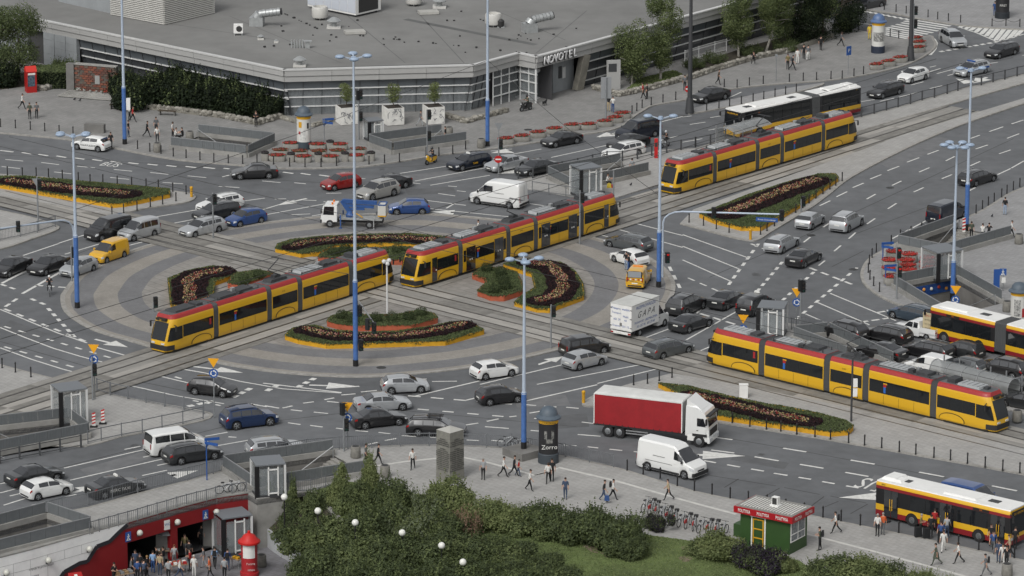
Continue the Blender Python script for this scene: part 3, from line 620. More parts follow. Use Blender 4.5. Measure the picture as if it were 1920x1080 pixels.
# ------------------------------------------------------------------ the hotel
ZR = 5.2
HOT = [(-140,-8), (47, 32), (533, 132), (887, 123), (973, 100), (1005, 107), (1400, 0), (1560,-44)]
HW_ = GS(HOT, ZR); HW_ = [Vector((p.x, p.y, 0)) for p in HW_]
hc = HW_[2].copy()
hotel = thing('hotel_building', 'low flat-roofed hotel with a pale fascia and glass front', 'building', (hc.x, hc.y, 0))
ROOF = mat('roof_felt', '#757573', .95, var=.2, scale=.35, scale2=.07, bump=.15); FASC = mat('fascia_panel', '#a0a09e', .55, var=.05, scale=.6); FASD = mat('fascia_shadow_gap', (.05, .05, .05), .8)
EDGE = mat('roof_edge_metal', '#c9c9c7', .4, metal=.2); HMUL = mat('white_mullion', '#c9cac9', .45)
HGL = mat('hotel_glass', (.05, .054, .06), .09, spec=.9); SPAN = mat('spandrel_glass', '#5a5f63', .16, spec=.6); CURTN = mat('grey_curtain', '#83888b', .8, var=.12, scale=2); CONW = mat('panel_concrete', '#8b8f91', .8, var=.08, scale=.8)
rp = [p-hc for p in HW_]+[Vector((90, 640, 0))-hc, Vector((-160, 640, 0))-hc]
MB().prism(rp, ZR-.4, ZR, bottom=True).build('roof', ROOF, hotel)
def normal_out(a, b):
 d, n, L = frame(a, b); return d, (-n if n.y>0 else n), L
for si, (a, b) in enumerate(zip(HW_, HW_[1:])):
 d, n, L = normal_out(a, b); ang = math.atan2(d.y, d.x); a_ = a-hc; cnt = max(1, round(L/4.6)); w = L/cnt
 for zc, h, off in ((4.86, .60, .0), (4.24, .58,-.10)):
  pm = MB().box(0, 0, 0, w-.03, .3, h-.03).mesh('fascia_panel', FASC)
  for j in range(cnt):
   p = a_+d*(j+.5)*w+n*(off+.02); ob('fascia_panel', pm, hotel, (p.x, p.y, zc), ang)
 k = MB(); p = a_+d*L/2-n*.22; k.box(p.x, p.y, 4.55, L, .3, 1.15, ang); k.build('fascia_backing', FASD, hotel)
 k = MB(); p = a_+d*L/2-n*.02; k.box(p.x, p.y, ZR+.05, L+.2, .5, .14, ang); k.build('roof_edge', EDGE, hotel)
def glazing(si, f0, f1, cols, rails=(3.05, 2.15, 1.1), inset=.9, curtain=True, glass=HGL, zt=3.94, vert=False, wm=.06):
 a, b = HW_[si], HW_[si+1]; d, n, L = normal_out(a, b); a_ = a-hc
 base = .35 if not vert else .05
 def P(t, z):
  i = .25 if vert else .25+inset*(zt-z)/zt
  return a_+d*(L*t)-n*i+Vector((0, 0, z))
 zs = [zt]+list(rails)+[.1]
 for j in range(cols):
  t0, t1 = f0+(f1-f0)*j/cols, f0+(f1-f0)*(j+1)/cols
  e = .02/L
  for z1, z0 in zip(zs, zs[1:]):
   k = MB(); k.add([P(t0+e, z0+.02), P(t1-e, z0+.02), P(t1-e, z1-.02), P(t0+e, z1-.02)], [(0, 1, 2, 3)]); k.build('pane', (SPAN if z1==zt and not vert else CLEAR if curtain else glass), hotel)
  k = MB(); k.bar(P(t0, .05)+n*.03, P(t0, zt)+n*.03, wm, .08, up=n); k.build('mullion', HMUL if vert else DKGREY, hotel)
 for z in rails:
  k = MB(); k.bar(P(f0, z)+n*.08, P(f1, z)+n*.08, .12, .11); k.build('rail', HMUL, hotel)
 k = MB()
 if curtain:
  m = cols*8; pts = []
  for j in range(m+1):
   t = f0+(f1-f0)*j/m; off =-.35+.06*(j%2)
   pts += [P(t, .1)+n*off, P(t, rails[0])+n*off]
  k.add(pts, [(2*j, 2*j+2, 2*j+3, 2*j+1) for j in range(m)]); k.build('curtain', CURTN, hotel)
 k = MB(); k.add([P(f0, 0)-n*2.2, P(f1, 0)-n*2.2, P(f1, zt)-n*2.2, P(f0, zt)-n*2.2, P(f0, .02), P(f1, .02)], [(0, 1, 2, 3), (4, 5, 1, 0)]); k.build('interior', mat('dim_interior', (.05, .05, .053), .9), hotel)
glazing(2, 0, 1, 10); glazing(3, 0, .42, 3); glazing(3, .47, 1, 3, vert=True, curtain=False, glass=CLEAR, wm=.12, rails=(3.2, 2.3, 1.15)); glazing(4, 0, 1, 2, vert=True, curtain=False, glass=CLEAR, wm=.12, rails=(3.2, 2.3, 1.15))
glazing(1, .21, 1, 16, rails=(2.9, 2.0), curtain=False); glazing(5, .24, 1, 12, curtain=False, rails=(3.0, 1.9, .8)); glazing(6, 0, 1, 6, curtain=False)
def hbox(name, si, t0, t1, z0, z1, i0, i1, m):
 a, b = HW_[si], HW_[si+1]; d, n, L = normal_out(a, b); a_ = a-hc; c = a_+d*L*(t0+t1)/2-n*(i0+i1)/2
 k = MB(); k.box(c.x, c.y, (z0+z1)/2, L*(t1-t0), abs(i1-i0), z1-z0, math.atan2(d.y, d.x)); return k.build(name, m, hotel)
for j in range(3):
 for q in range(5): hbox('wall_panel', 1, .075+j*.045, .075+(j+1)*.045-.002, .1+q*.78, .86+q*.78,-.1, .4, CONW)
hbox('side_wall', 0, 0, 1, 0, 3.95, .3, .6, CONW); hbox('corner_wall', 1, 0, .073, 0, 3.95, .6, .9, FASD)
# entrance under the sign
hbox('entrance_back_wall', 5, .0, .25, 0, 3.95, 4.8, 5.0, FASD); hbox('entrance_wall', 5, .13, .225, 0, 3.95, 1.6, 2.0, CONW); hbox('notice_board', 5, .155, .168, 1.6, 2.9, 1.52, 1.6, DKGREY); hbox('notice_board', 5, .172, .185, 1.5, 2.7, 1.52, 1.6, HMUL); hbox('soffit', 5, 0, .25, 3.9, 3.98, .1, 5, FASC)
a, b = HW_[5], HW_[6]; d, n, L = normal_out(a, b); a_ = a-hc
for t, i in ((.005, .15), (.06, 1.8), (.115, 1.9)):
 p = a_+d*L*t-n*i; k = MB(); k.cyl((p.x, p.y, 0), (p.x, p.y, 3.95), .12, n=8); k.build('post', HMUL, hotel)
p = a_+d*L*.05-n*2.6; k = MB(); k.cyl((p.x, p.y, .1), (p.x, p.y, 3.0), 1.25, n=20); k.build('revolving_door', CLEAR, hotel)
k = MB(); k.cyl((p.x, p.y, 3.0), (p.x, p.y, 3.35), 1.35, n=20); k.cyl((p.x, p.y, .04), (p.x, p.y, .14), 1.35, n=20); k.build('door_drum', HMUL, hotel)
STONE = mat('rough_stone', '#7d7a71', .9, var=.35, scale=3, scale2=.8, bump=.4)
k = MB(); p = a_+d*L*.232-n*.25; q = a_+d*L*.208-n*.55; k.bar((q.x, q.y, .1), (p.x, p.y, 3.98), 1.1, .7, up=n); k.build('sloping_pillar', STONE, hotel)
for j, ch in enumerate('NOVOTEL'):
 p = a_+d*(L*.022+j*.84+.5)+n*.32; text('sign_letter', ch, 1.2, mat('sign_silver', '#e2e2e2', .4), hotel, (p.x, p.y, 4.62), (math.pi/2, 0, math.atan2(d.y, d.x)), .05, .15, .012); p2 = p-n*.12; text('letter_shadow', ch, 1.24, FASD, hotel, (p2.x+.05, p2.y, 4.58), (math.pi/2, 0, math.atan2(d.y, d.x)), .05, .15, .05)  # offset dark copy paints the shadow and outline behind each letter
# roof plant
LOUV = mat('louvre_white', '#bdbcb7', .5, var=.05, scale=1); VENT = mat('vent_metal', '#a3a6a6', .4, metal=.4, var=.1, scale=3); VDARK = mat('vent_dark', (.03, .03, .03), .6)
def rq(pts): return [Vector((p.x, p.y, ZR)) for p in GS(pts, ZR)]
Q = rq([(208, 28), (308, 47), (402, 25), (300, 6)]); c = ctr(Q)
t = thing('louvred_plant_room', 'large white louvred box on the hotel roof', 'plant room', (c.x, c.y, ZR)); Ql = [p-c for p in Q]
k = MB(); k.prism([p*.97 for p in Ql], 0, 5); k.build('core', VDARK, t)
for i in (0, 1, 3, 2):
 a, b = Ql[i], Ql[(i+1)%4]; d, n, L = frame(a, b); sm = MB().box(0, 0, 0, L, .16, .13).mesh('slat', LOUV)
 for j in range(22):
  p = (a+b)/2; ob('slat', sm, t, (p.x, p.y, .14+j*.21), math.atan2(d.y, d.x))
Q = rq([(110, 3), (207, 25), (262, 12), (165,-10)]); c = ctr(Q); t = thing('plant_room', 'pale panelled box beside the louvred roof box', 'plant room', (c.x, c.y, ZR)); k = MB(); k.prism([p-c for p in Q], 0, 4.5); k.build('wall', CONW, t); k = MB(); k.prism([(p-c)*1.02 for p in Q], 4.5, 4.6); k.build('roof', EDGE, t)
Q = rq([(577, 15), (667, 33), (714, 22), (625, 4)]); c = ctr(Q); t = thing('cooling_unit', 'white panelled cooling unit with a dark grille, top edge of roof', 'cooling unit', (c.x, c.y, ZR)); Ql = [p-c for p in Q]
k = MB(); k.prism(Ql, .25, 4); k.build('casing', WHITEP, t); k = MB(); k.prism([p*.9 for p in Ql], 0, .25); k.build('plinth', DKGREY, t)
for i in (0, 1):
 a, b = Ql[i], Ql[i+1]; d, n, L = frame(a, b); n = n if n.dot((a+b)/2)>0 else -n
 for j in range(6 if i==0 else 1):
  f0, f1 = (j+.03)/(6 if i==0 else 1), (j+.97)/(6 if i==0 else 1); p = a+d*L*(f0+f1)/2+n*.02
  if i==1: f0, f1 = .05, .95
  k = MB(); k.box(p.x, p.y, 2.1, L*(f1-f0)*(.85 if i else 1), .05, 3.3, math.atan2(d.y, d.x)); k.build('panel' if i==0 else 'grille', mat('cool_panel', '#b9bec6', .4) if i==0 else VDARK, t)
def rthing(name, label, px, py, cat='roof vent', group='vents on the hotel roof'):
 p = G(px, py, ZR); return thing(name, label, cat, p, 0, group)
def mushroom(px, py, label, s=1.):
 t = rthing('roof_vent', label, px, py); MB().lathe([(.3*s, 0), (.3*s, .7*s)], 10).build('stem', VENT, t, 40); MB().lathe([(.75*s, .7*s), (.78*s, .8*s), (.35*s, 1.1*s), (.1*s, 1.2*s)], 14).build('cap', VENT, t, 40); MB().box(0, 0, .1, 1.5*s, 1.5*s, .2).build('base', LOUV, t)
mushroom(626, 52, 'mushroom vent with a wide cap beside the cooling unit'); mushroom(824, 14, 'mushroom vent next to a flat slab, upper roof'); mushroom(562, 124, 'mushroom vent near the front roof corner, orange base', .9)
mushroom(489, 74, 'small dark round vent in the middle of the roof', .45); mushroom(518, 80, 'thin short pipe vent in the middle of the roof', .3)
def duct(px, py, rz, label):
 t = rthing('duct_vent', label, px, py); MB().box(0, 0, .5, 1.5, 1.2, 1.0).build('box', VENT, t); k = MB(); P = [(-.1+.75*math.sin(a), 0, 1.0+.75-.75*math.cos(a)) for a in (0, .5, 1.)]
 k.cyl((0, 0, .9), (.3, 0, 1.35), .6, .55, 12); k.build('elbow', VENT, t, 40)
 for j in range(6):
  k = MB(); k.cyl((.3+j*.4, 0, 1.32+j*.06), (.3+(j+1)*.4-.04, 0, 1.32+(j+1)*.06), .42+.04*(j%2), .42, 12); k.build('duct_ring', VENT, t, 40)
 k = MB(); k.cyl((2.7, 0, 1.7), (2.76, 0, 1.71), .38, n=12); k.build('mouth', VDARK, t); t.rotation_euler.z = rz
duct(482, 48,-.15, 'silver duct vent with a ribbed nozzle, left part of roof'); duct(993, 60, .35, 'silver duct vent with a ribbed nozzle, right part of roof')
def drum(px, py, label):
 t = rthing('drum_vent', label, px, py); MB().lathe([(.85, .25), (.9, .4), (.9, 1.3), (.82, 1.45), (.7, 1.45), (.7, 1.2)], 16).build('drum', LOUV, t, 40)
 for i in range(4): MB().bar((.6*math.cos(i*1.57), .6*math.sin(i*1.57), 0), (.75*math.cos(i*1.57), .75*math.sin(i*1.57), .4), .1, .1).build('leg', VENT, t)
drum(600, 36, 'white drum vent left of the cooling unit'); drum(925, 49, 'white drum vent in the right part of the roof'); drum(776, 10, 'white drum vent by the top edge')
t = rthing('air_conditioner', 'small white air conditioner box on the left roof', 447, 66, 'air conditioner'); MB().box(0, 0, .75, 1.0, .5, 1.0).build('casing', WHITEP, t); MB().cyl((.1,-.255, .75), (.1,-.27, .75), .33, n=14).build('fan_grille', VDARK, t); k = MB(); k.box(-.4, 0, .12, .08, .5, .25); k.box(.4, 0, .12, .08, .5, .25); k.build('foot', VENT, t)
t = rthing('pipe_cluster', 'row of short pipes with a cap on the roof', 561, 90);
for j in range(5): MB().cyl((-.8+j*.3, 0, 0), (-.8+j*.3, 0, .9), .1, n=6).build('pipe', VENT, t)
MB().box(.9, 0, .75, .9, .6, .12).build('cap', VENT, t); MB().box(.9, 0, .35, .5, .4, .7).build('stack', VENT, t)
for x, y, l in ((665, 63, 'flat square slab left of the middle of the roof'), (803, 26, 'flat square slab beside the mushroom vent')):
 t = tag(MB().box(0, 0, .2, 2.2, 1.3, .3, .2).build('roof_slab', mat('slab_pale', '#a5a49f', .8, var=.1, scale=1), None, None, tuple(G(x, y, ZR)) ), l, 'slab')
t = rthing('small_vent', 'small black vent beside the right drum', 939, 51); MB().lathe([(.3, 0), (.35, .3), (.4, .7), (.2, .9)], 10).build('cowl', VDARK, t, 40); MB().box(0, 0, .04, .8, .8, .1).build('base', VENT, t)
rnd = random.Random(3)
k = MB()
for i in range(70):
 f = rnd.random(); x, y = 700+rnd.uniform(-190, 430), rnd.uniform(25, 100)
 if rnd.random()<.7: j = rnd.choice(((660, 66, 990, 100), (430, 95, 700, 70), (520, 20, 640, 75), (860, 20, 1000, 78))); x, y = j[0]+(j[2]-j[0])*f, j[1]+(j[3]-j[1])*f
 p = G(x, y, ZR); s = rnd.uniform(.1, .22); k.box(p.x, p.y, ZR+s*.4, s, s, s*.8, rnd.random())
stuff(k.build('roof_clutter', VDARK))
k = MB()
for (x0, y0, x1, y1, w) in ((300, 42, 520, 75, .12), (760, 36, 1005, 84, .9), (520, 128, 880, 119, .2), (930, 20, 1060, 75, .1), (640, 20, 760, 118, .1), (430, 30, 640, 118, .08), (870, 118, 780, 20, .1), (1005, 100, 1100, 20, .1)):
 a, b = G(x0, y0, ZR), G(x1, y1, ZR); d, n, L = frame(a, b); k.add([tuple(p+Vector((0, 0, .006))) for p in (a-n*w/2, b-n*w/2, b+n*w/2, a+n*w/2)], [(0, 1, 2, 3)])
struct(k.build('roof_seam', mat('roof_seam', '#585958', .9, var=.15, scale=.5)))
# entrance mat and monument sign
def stonewall(pts, label, h=.55, w=.5, z=.12, m=STONE):
 L_ = GS(pts, z); k = MB(); rnd = random.Random(len(label)+int(pts[0][0])); base = L_[0].copy()
 t = thing('stone_wall', label, 'wall', tuple(base), 0, 'low stone walls in front of the hotel')
 k = MB(); strip(k, [p-base for p in L_], w*.8,-.1, h*.9, off=w*.4); k.build('core', m, t)
 sm = [MB().sph((0, 0, 0), .5, 7, 5, (1, .75, .62)).mesh('stone', mat('stone%d'%j, c_, .9, var=.2, scale=3)) for j, c_ in enumerate(('#7e7b73', '#6d6a62', '#8d8a82'))]
 n_ = 0
 for a, b in zip(L_, L_[1:]):
  d, n, L = frame(a, b)
  for j in range(int(L/.36)):
   for zz in (.16, .42) if h>.4 else (.2,):
    if n_>=110: break
    p = a+d*(j+.5+rnd.uniform(-.2, .2))*.36-base; s = ob('stone', rnd.choice(sm), t, (p.x+rnd.uniform(-.1, .1), p.y+rnd.uniform(-.1, .1), zz*h/.55), rnd.uniform(0, 6)); q = rnd.uniform(.55, .85); s.scale = (q, q, q); n_ += 1
 return t
stonewall([(233, 200), (330, 210), (425, 222), (482, 234)], 'low stone wall under the yew hedge')
stonewall([(484, 234), (527, 221)], 'short rubble wall at the right end of the hedge'); stonewall([(527, 222), (560, 232)], 'rubble wall left of the striped advertising column', .4); stonewall([(584, 238), (622, 228)], 'rubble wall by the first cube planter', .4)
stonewall([(838, 220), (873, 231), (952, 209)], 'angled rubble wall next to the last cube planter', .45)
stonewall([(1112, 167), (1160, 181), (1220, 168), (1285, 150)], 'rubble wall round the birch bed'); stonewall([(1290, 150), (1340, 133), (1420, 110), (1480, 98), (1560, 70)], 'long rubble wall under the dark yew trees')
stonewall([(60, 165), (82, 170), (134, 154)], 'low wall round the clipped hedge by the red box', .5, .6, .12, CONC)
# ------------------------------------------------------------------ vehicles
HEADL = mat('headlamp_glass', (.55, .57, .58), .12, spec=.8)
TAILL = mat('tail_lamp', (.28, .012, .012), .2)
ORANGEL = mat('orange_lamp', '#d8731d', .3)
PLASTIC = mat('black_trim', (.02, .02, .021), .6)
RIM = mat('alloy_rim', '#8f9294', .35, metal=.5)
UNDER = mat('underbody', (.006, .006, .006), .9)
def paint(name, col, metal=0., rough=.3): return mat('paint_'+name, col, rough, metal=metal, coat=1.0)
PAINTS = dict(black=paint('black', (.011, .011, .012)), charcoal=paint('charcoal', (.03, .032, .034), .3), grey=paint('grey', '#5d6163', .4), silver=paint('silver', '#b3b6b8', .45, .32), white=paint('white', '#d9dad8'), blue=paint('blue', '#28487f', .25), navy=paint('navy', '#131b2a', .3), red=paint('red', '#8e1f1c', .2), yellow=paint('yellow', '#d0a01f'), bluegrey=paint('bluegrey', '#3f4c58', .4), deepblue=paint('deepblue', '#1b3054', .3), beige=paint('beige', '#a5a49f', .4))
BODYPAINT = PAINTS['silver']
def lerp(tab, u):
 for (a, x), (b, y) in zip(tab, tab[1:]):
  if u<=b: return x+(y-x)*((u-a)/(b-a) if b>a else 0)
 return tab[-1][1]
SPECS = {
 'sedan': dict(L=4.65, W=1.80, fw=.175, rw=.80, wr=.32, top=[(0, .60), (.02, .70), (.10, .80), (.27, .93), (.41, 1.36), (.48, 1.44), (.60, 1.45), (.69, 1.40), (.84, 1.05), (.97, 1.0), (1, .9)], sh=[(0, .56), (.03, .66), (.27, .88), (.5, .93), (.84, .99), (.97, .95), (1, .84)], ws=(.275, .43), rg=(.69, .83), side=[(.34, .54), (.555, .72)]),
 'coupe': dict(L=4.5, W=1.80, fw=.175, rw=.80, wr=.33, top=[(0, .56), (.02, .66), (.10, .76), (.29, .89), (.44, 1.30), (.51, 1.37), (.60, 1.37), (.69, 1.31), (.87, 1.0), (.97, .95), (1, .85)], sh=[(0, .54), (.03, .63), (.29, .85), (.5, .90), (.87, .95), (.97, .90), (1, .8)], ws=(.295, .46), rg=(.68, .86), side=[(.37, .60), (.615, .74)]),
 'hatch': dict(L=4.0, W=1.70, fw=.19, rw=.81, wr=.31, top=[(0, .60), (.02, .72), (.12, .85), (.25, .97), (.41, 1.38), (.50, 1.47), (.68, 1.47), (.86, 1.39), (.96, 1.02), (1, .78)], sh=[(0, .56), (.03, .68), (.25, .91), (.5, .96), (.9, 1.03), (.97, .95), (1, .72)], ws=(.255, .43), rg=(.87, .955), side=[(.33, .56), (.575, .78)]),
 'wagon': dict(L=4.75, W=1.80, fw=.175, rw=.79, wr=.32, top=[(0, .60), (.02, .70), (.10, .80), (.26, .93), (.40, 1.36), (.48, 1.45), (.70, 1.47), (.90, 1.39), (.975, 1.02), (1, .8)], sh=[(0, .56), (.03, .66), (.26, .89), (.5, .94), (.92, 1.0), (.98, .92), (1, .74)], ws=(.265, .42), rg=(.905, .97), side=[(.33, .52), (.535, .70), (.715, .86)]),
 'suv': dict(L=4.65, W=1.86, fw=.18, rw=.80, wr=.37, top=[(0, .70), (.02, .84), (.08, .96), (.25, 1.08), (.37, 1.56), (.46, 1.69), (.72, 1.70), (.90, 1.60), (.97, 1.15), (1, .85)], sh=[(0, .66), (.03, .82), (.25, 1.02), (.5, 1.07), (.92, 1.13), (.98, 1.02), (1, .8)], ws=(.255, .40), rg=(.905, .965), side=[(.32, .51), (.525, .70), (.715, .87)]),
 'mpv': dict(L=4.4, W=1.80, fw=.18, rw=.81, wr=.32, top=[(0, .66), (.02, .80), (.08, .92), (.20, 1.06), (.36, 1.58), (.46, 1.70), (.75, 1.71), (.93, 1.60), (.975, 1.1), (1, .8)], sh=[(0, .62), (.03, .78), (.20, 1.0), (.5, 1.03), (.94, 1.08), (.98, .95), (1, .74)], ws=(.21, .39), rg=(.93, .97), side=[(.28, .50), (.515, .71), (.725, .90)]),
 'smallvan': dict(L=4.2, W=1.74, fw=.185, rw=.80, wr=.31, top=[(0, .64), (.02, .80), (.10, .95), (.22, 1.04), (.37, 1.62), (.46, 1.79), (.80, 1.80), (.97, 1.74), (.99, 1.1), (1, .7)], sh=[(0, .60), (.03, .76), (.22, .98), (.5, 1.02), (.97, 1.04), (1, .66)], ws=(.225, .40), rg=(.9705, .989), side=[(.29, .51)]),
 'minibus': dict(L=5.0, W=1.92, fw=.17, rw=.80, wr=.33, top=[(0, .70), (.02, .88), (.09, 1.03), (.17, 1.14), (.32, 1.78), (.40, 1.94), (.80, 1.95), (.96, 1.88), (.985, 1.15), (1, .7)], sh=[(0, .66), (.03, .85), (.17, 1.08), (.5, 1.14), (.97, 1.16), (1, .66)], ws=(.175, .35), rg=(.962, .983), side=[(.24, .42), (.435, .66), (.675, .92)]),
 'van': dict(L=5.6, W=2.05, fw=.165, rw=.80, wr=.35, top=[(0, .78), (.015, 1.0), (.06, 1.14), (.14, 1.30), (.27, 2.05), (.36, 2.44), (.48, 2.52), (.97, 2.50), (.99, 2.2), (1, .7)], sh=[(0, .74), (.02, .96), (.14, 1.24), (.35, 1.36), (.98, 1.36), (1, .66)], ws=(.145, .30), rg=(.99, .996), side=[(.20, .345)]),
}
SPECS['berlingo'] = dict(SPECS['smallvan'], side=[(.29, .50), (.515, .70), (.715, .91)])
SPECS['panelbus'] = dict(SPECS['minibus'], side=[(.24, .42)])
SPECS['vito'] = dict(SPECS['minibus'], L=4.8)
CSTYLE = {}
def make_car(kind, name):
 S = SPECS[kind]; L, W = S['L'], S['W']; hw = W/2; wr = S['wr']
 xf, xr = L/2-S['fw']*L, L/2-S['rw']*L
 van = kind in ('van', 'panelbus', 'smallvan', 'minibus', 'berlingo', 'vito', 'mpv')
 def sect(u):
  x = L/2-u*L; zt, zs = lerp(S['top'], u), lerp(S['sh'], u)
  zs = min(zs, zt-.005)
  e = min(u/.06, 1.); e2 = min((1-u)/.05, 1.)
  h = hw*(.80+.20*math.sin(e*math.pi/2))*(.90+.10*math.sin(e2*math.pi/2))
  zb = .19+.06*(1-min(u/.08, 1))+.08*(1-min((1-u)/.08, 1))
  A = wr+.055
  for xw in (xf, xr):
   if abs(x-xw)<A: zb = max(zb, wr+math.sqrt(A*A-(x-xw)**2))
  k = max(0, min(1, (zt-zs)/.42)); tum = (.10 if van else .17)
  ht = h*(.90-.0*k)-k*tum*.9
  mid = zb+(zs-zb)*.55
  return [(x, 0, zb), (x, h*.93, zb), (x, h*.985, zb+(mid-zb)*.35), (x, h, mid), (x, h*.965, zs), (x, ht+.02, zs+(zt-zs)*.84), (x, ht*.86, zs+(zt-zs)*.97), (x, 0, zt)]
 us = sorted(set([round(i/44, 4) for i in range(45)]+[a for a, _ in S['top']]+[(L/2-xw+s*(wr+.055)*q)/L for xw in (xf, xr) for s in (-1, 1) for q in (.999, .93, .75, .4)]))
 us = [u for u in us if 0<=u<=1]
 b = MB(); rings = []
 for u in us:
  r = sect(u); rings.append(r+[(p[0],-p[1], p[2]) for p in reversed(r[1:-1])])
 b.loft(rings); r0 = thing(name, 'car', 'car')
 b.build('body', BODYPAINT, r0, 32)
 u_ = MB(); u_.box(0, 0, .36, L*.93, W*.80, .36); u_.build('underbody', UNDER, r0)
 def pt(u, a, sgn, off=.008):
  """point on the body: a in section index space (3..7), pushed outwards"""
  s = sect(u); i = int(min(a, 6.999)); t = a-i
  p = Vector(s[i]).lerp(Vector(s[i+1]), t)
  s2 = sect(min(u+.004, 1)); q = Vector(s2[i]).lerp(Vector(s2[i+1]), t)
  e1 = (q-p); e2 = Vector(s[i+1])-Vector(s[i]); nn = e1.cross(e2)
  if nn.length<1e-9: nn = Vector((0, 1, 0))
  nn.normalize()
  if nn.y*.5+nn.z<0 or (abs(nn.z)<.2 and nn.y<0): nn =-nn
  p = p+nn*off; return (p.x, p.y*sgn, p.z)
 def patch(name, ulist, alist, m, sides=(1,-1), off=.008, parent=None, both=False):
  res = []
  for sg in sides:
   k = MB(); P = [[pt(u, a, sg, off) for a in alist] for u in ulist]
   if both:
    P = [row+[(p[0],-p[1], p[2]) for p in reversed(row[:-1])] for row in P]
   n = len(P[0])
   for i in range(len(P)-1):
    for j in range(n-1): k.add([P[i][j], P[i+1][j], P[i+1][j+1], P[i][j+1]], [(0, 1, 2, 3)])
   res.append(k.build(name, m, parent or r0, 40))
  return res
 def lin(a, c, n): return [a+(c-a)*i/n for i in range(n+1)]
 patch('windscreen', lin(*S['ws'], 6), [4.95, 5.5, 6, 6.5, 7], GLASS, (1,), .012, both=True)
 if kind != 'van': patch('rear_window', lin(*S['rg'], 4), [4.95, 5.5, 6, 6.5, 7], GLASS, (1,), .012, both=True)
 for a, c in S['side']: patch('side_window', lin(a, c, 6), [4.10, 4.5, 4.88], GLASS, (1,-1), .010)
 doors = [(S['side'][0][0]-.02, S['side'][0][1]+.01)]
 if len(S['side'])>1 and kind not in ('coupe',): doors.append((S['side'][1][0]-.01, min(S['side'][1][1], S['rw']-.04)))
 for a, c in doors:
  for d, sg in zip(patch('door', lin(a+.004, c-.004, 5), [2.1, 3, 3.95], BODYPAINT, (1,-1), .006), (1,-1)):
   p = pt(c-.03, 3.55, sg, .02); MB().box(p[0], p[1], p[2], .2, .03, .035).build('handle', BODYPAINT, d)
 wm = MB().cyl((0,-.1, 0), (0, .1, 0), wr, n=18).mesh('tyre', RUBBER, 40)
 k = MB(); k.cyl((0, .085, 0), (0, .108, 0), wr*.66, n=16, m=1); k.cyl((0, .10, 0), (0, .114, 0), wr*.68, wr*.64, n=16, m=0, caps=False)
 for i in range(5):
  t = 2*math.pi*i/5; k.bar((0, .112, 0), (math.cos(t)*wr*.64, .112, math.sin(t)*wr*.64), .07, .012, 0, up=Vector((0, 1, 0)))
 k.cyl((0, .105, 0), (0, .122, 0), wr*.17, n=8, m=0)
 rm = k.mesh('rim', [RIM, PLASTIC])
 for x in (xf, xr):
  for sg in (1,-1):
   w = ob('wheel', wm, r0, (x, sg*(hw-.105), wr), 0 if sg>0 else math.pi); ob('rim', rm, w)
 patch('headlight', lin(.012, .075, 3), [3.35, 3.7, 4.0], HEADL, (1,-1), .014)
 if not van: patch('tail_light', lin(.945, .99, 2), [3.55, 3.8, 4.0], TAILL, (1,-1), .014)
 f0, rr = sect(0.), sect(1.)
 zf, zr_ = f0[4][2], rr[4][2]
 MB().box(L/2+.004, 0, zf-.02, .02, W*.42, .13).build('grille', PLASTIC, r0)
 MB().box(L/2-.004, 0, .33, .03, W*.62, .10).build('bumper_intake', PLASTIC, r0)
 MB().box(L/2+.018, 0, .45, .012, .52, .11).build('number_plate', PLATE, r0)
 MB().box(-L/2-.012, 0, min(zr_-.05, .78) if not kind=='suv' else .8, .012, .52, .11).build('number_plate', PLATE, r0)
 MB().box(-L/2-.002, 0, .38, .03, W*.72, .12).build('bumper_strip', PLASTIC, r0)
 if van:
  for sg in (1,-1): MB().box(-L/2-.002, sg*W*.40, .95, .03, .10, .42).build('tail_light', TAILL, r0)
 um = S['side'][0][0]-.005
 for sg in (1,-1):
  p = pt(um, 4.1, sg, .0); k = MB()
  k.box(p[0]+.02, p[1]+sg*.11, p[2]+.07, .10, .2, .14 if not van else .2, taper=.85); k.build('wing_mirror', PLASTIC if kind in ('van', 'panelbus') else BODYPAINT, r0)
 if kind in ('wagon', 'suv'):
  for sg in (1,-1):
   k = MB(); L0 = [pt(u, 5.75, sg, .045) for u in lin(.47, .88, 4)]
   for a, c in zip(L0, L0[1:]): k.bar(a, c, .035, .03)
   k.build('roof_rail', PLASTIC if kind=='suv' else STEEL, r0)
 if kind=='van':
  k = MB(); k.box(0, 0, .33, L*.50, W+.015, .16); k.build('sill_moulding', PLASTIC, r0)
  k = MB(); k.box(L/2-.11, 0, .46, .30, W*.93, .30); k.build('bumper', PLASTIC, r0)
  k = MB(); k.box(-L/2+.02, 0, .45, .18, W*.9, .2); k.build('rear_bumper', PLASTIC, r0)
  for sg in (1,-1):
   k = MB(); k.box(-.55, sg*(hw*.985), 1.42, 1.15, .02, .025); k.box(-.55, sg*hw, .95, 2.6, .012, .03); k.build('slide_rail', PLASTIC, r0)
  MB().box(-L/2-.012, 0, 1.45, .01, .02, 1.75).build('door_seam', PLASTIC, r0)
 return r0
PROTO = {}
def car(kind, col, cx, cy, dx, dy, label, cat='car', name=None, group='cars on the roundabout and its approaches', z=0.0):
 if kind not in PROTO: PROTO[kind] = make_car(kind, {'van': 'delivery_van', 'minibus': 'passenger_van', 'vito': 'passenger_van', 'smallvan': 'panel_van', 'berlingo': 'people_carrier', 'panelbus': 'panel_van', 'mpv': 'people_carrier', 'wagon': 'estate_car', 'suv': 'off_road_car', 'hatch': 'hatchback', 'sedan': 'saloon_car', 'coupe': 'coupe_car'}[kind])
 h = SPECS[kind]['top'][5][1]
 p = G(cx, cy, h*.5); p.z = z
 return dup(PROTO[kind], p, head(cx, cy, dx, dy), label, cat, group, {BODYPAINT: PAINTS[col]} if col != 'silver' else None)
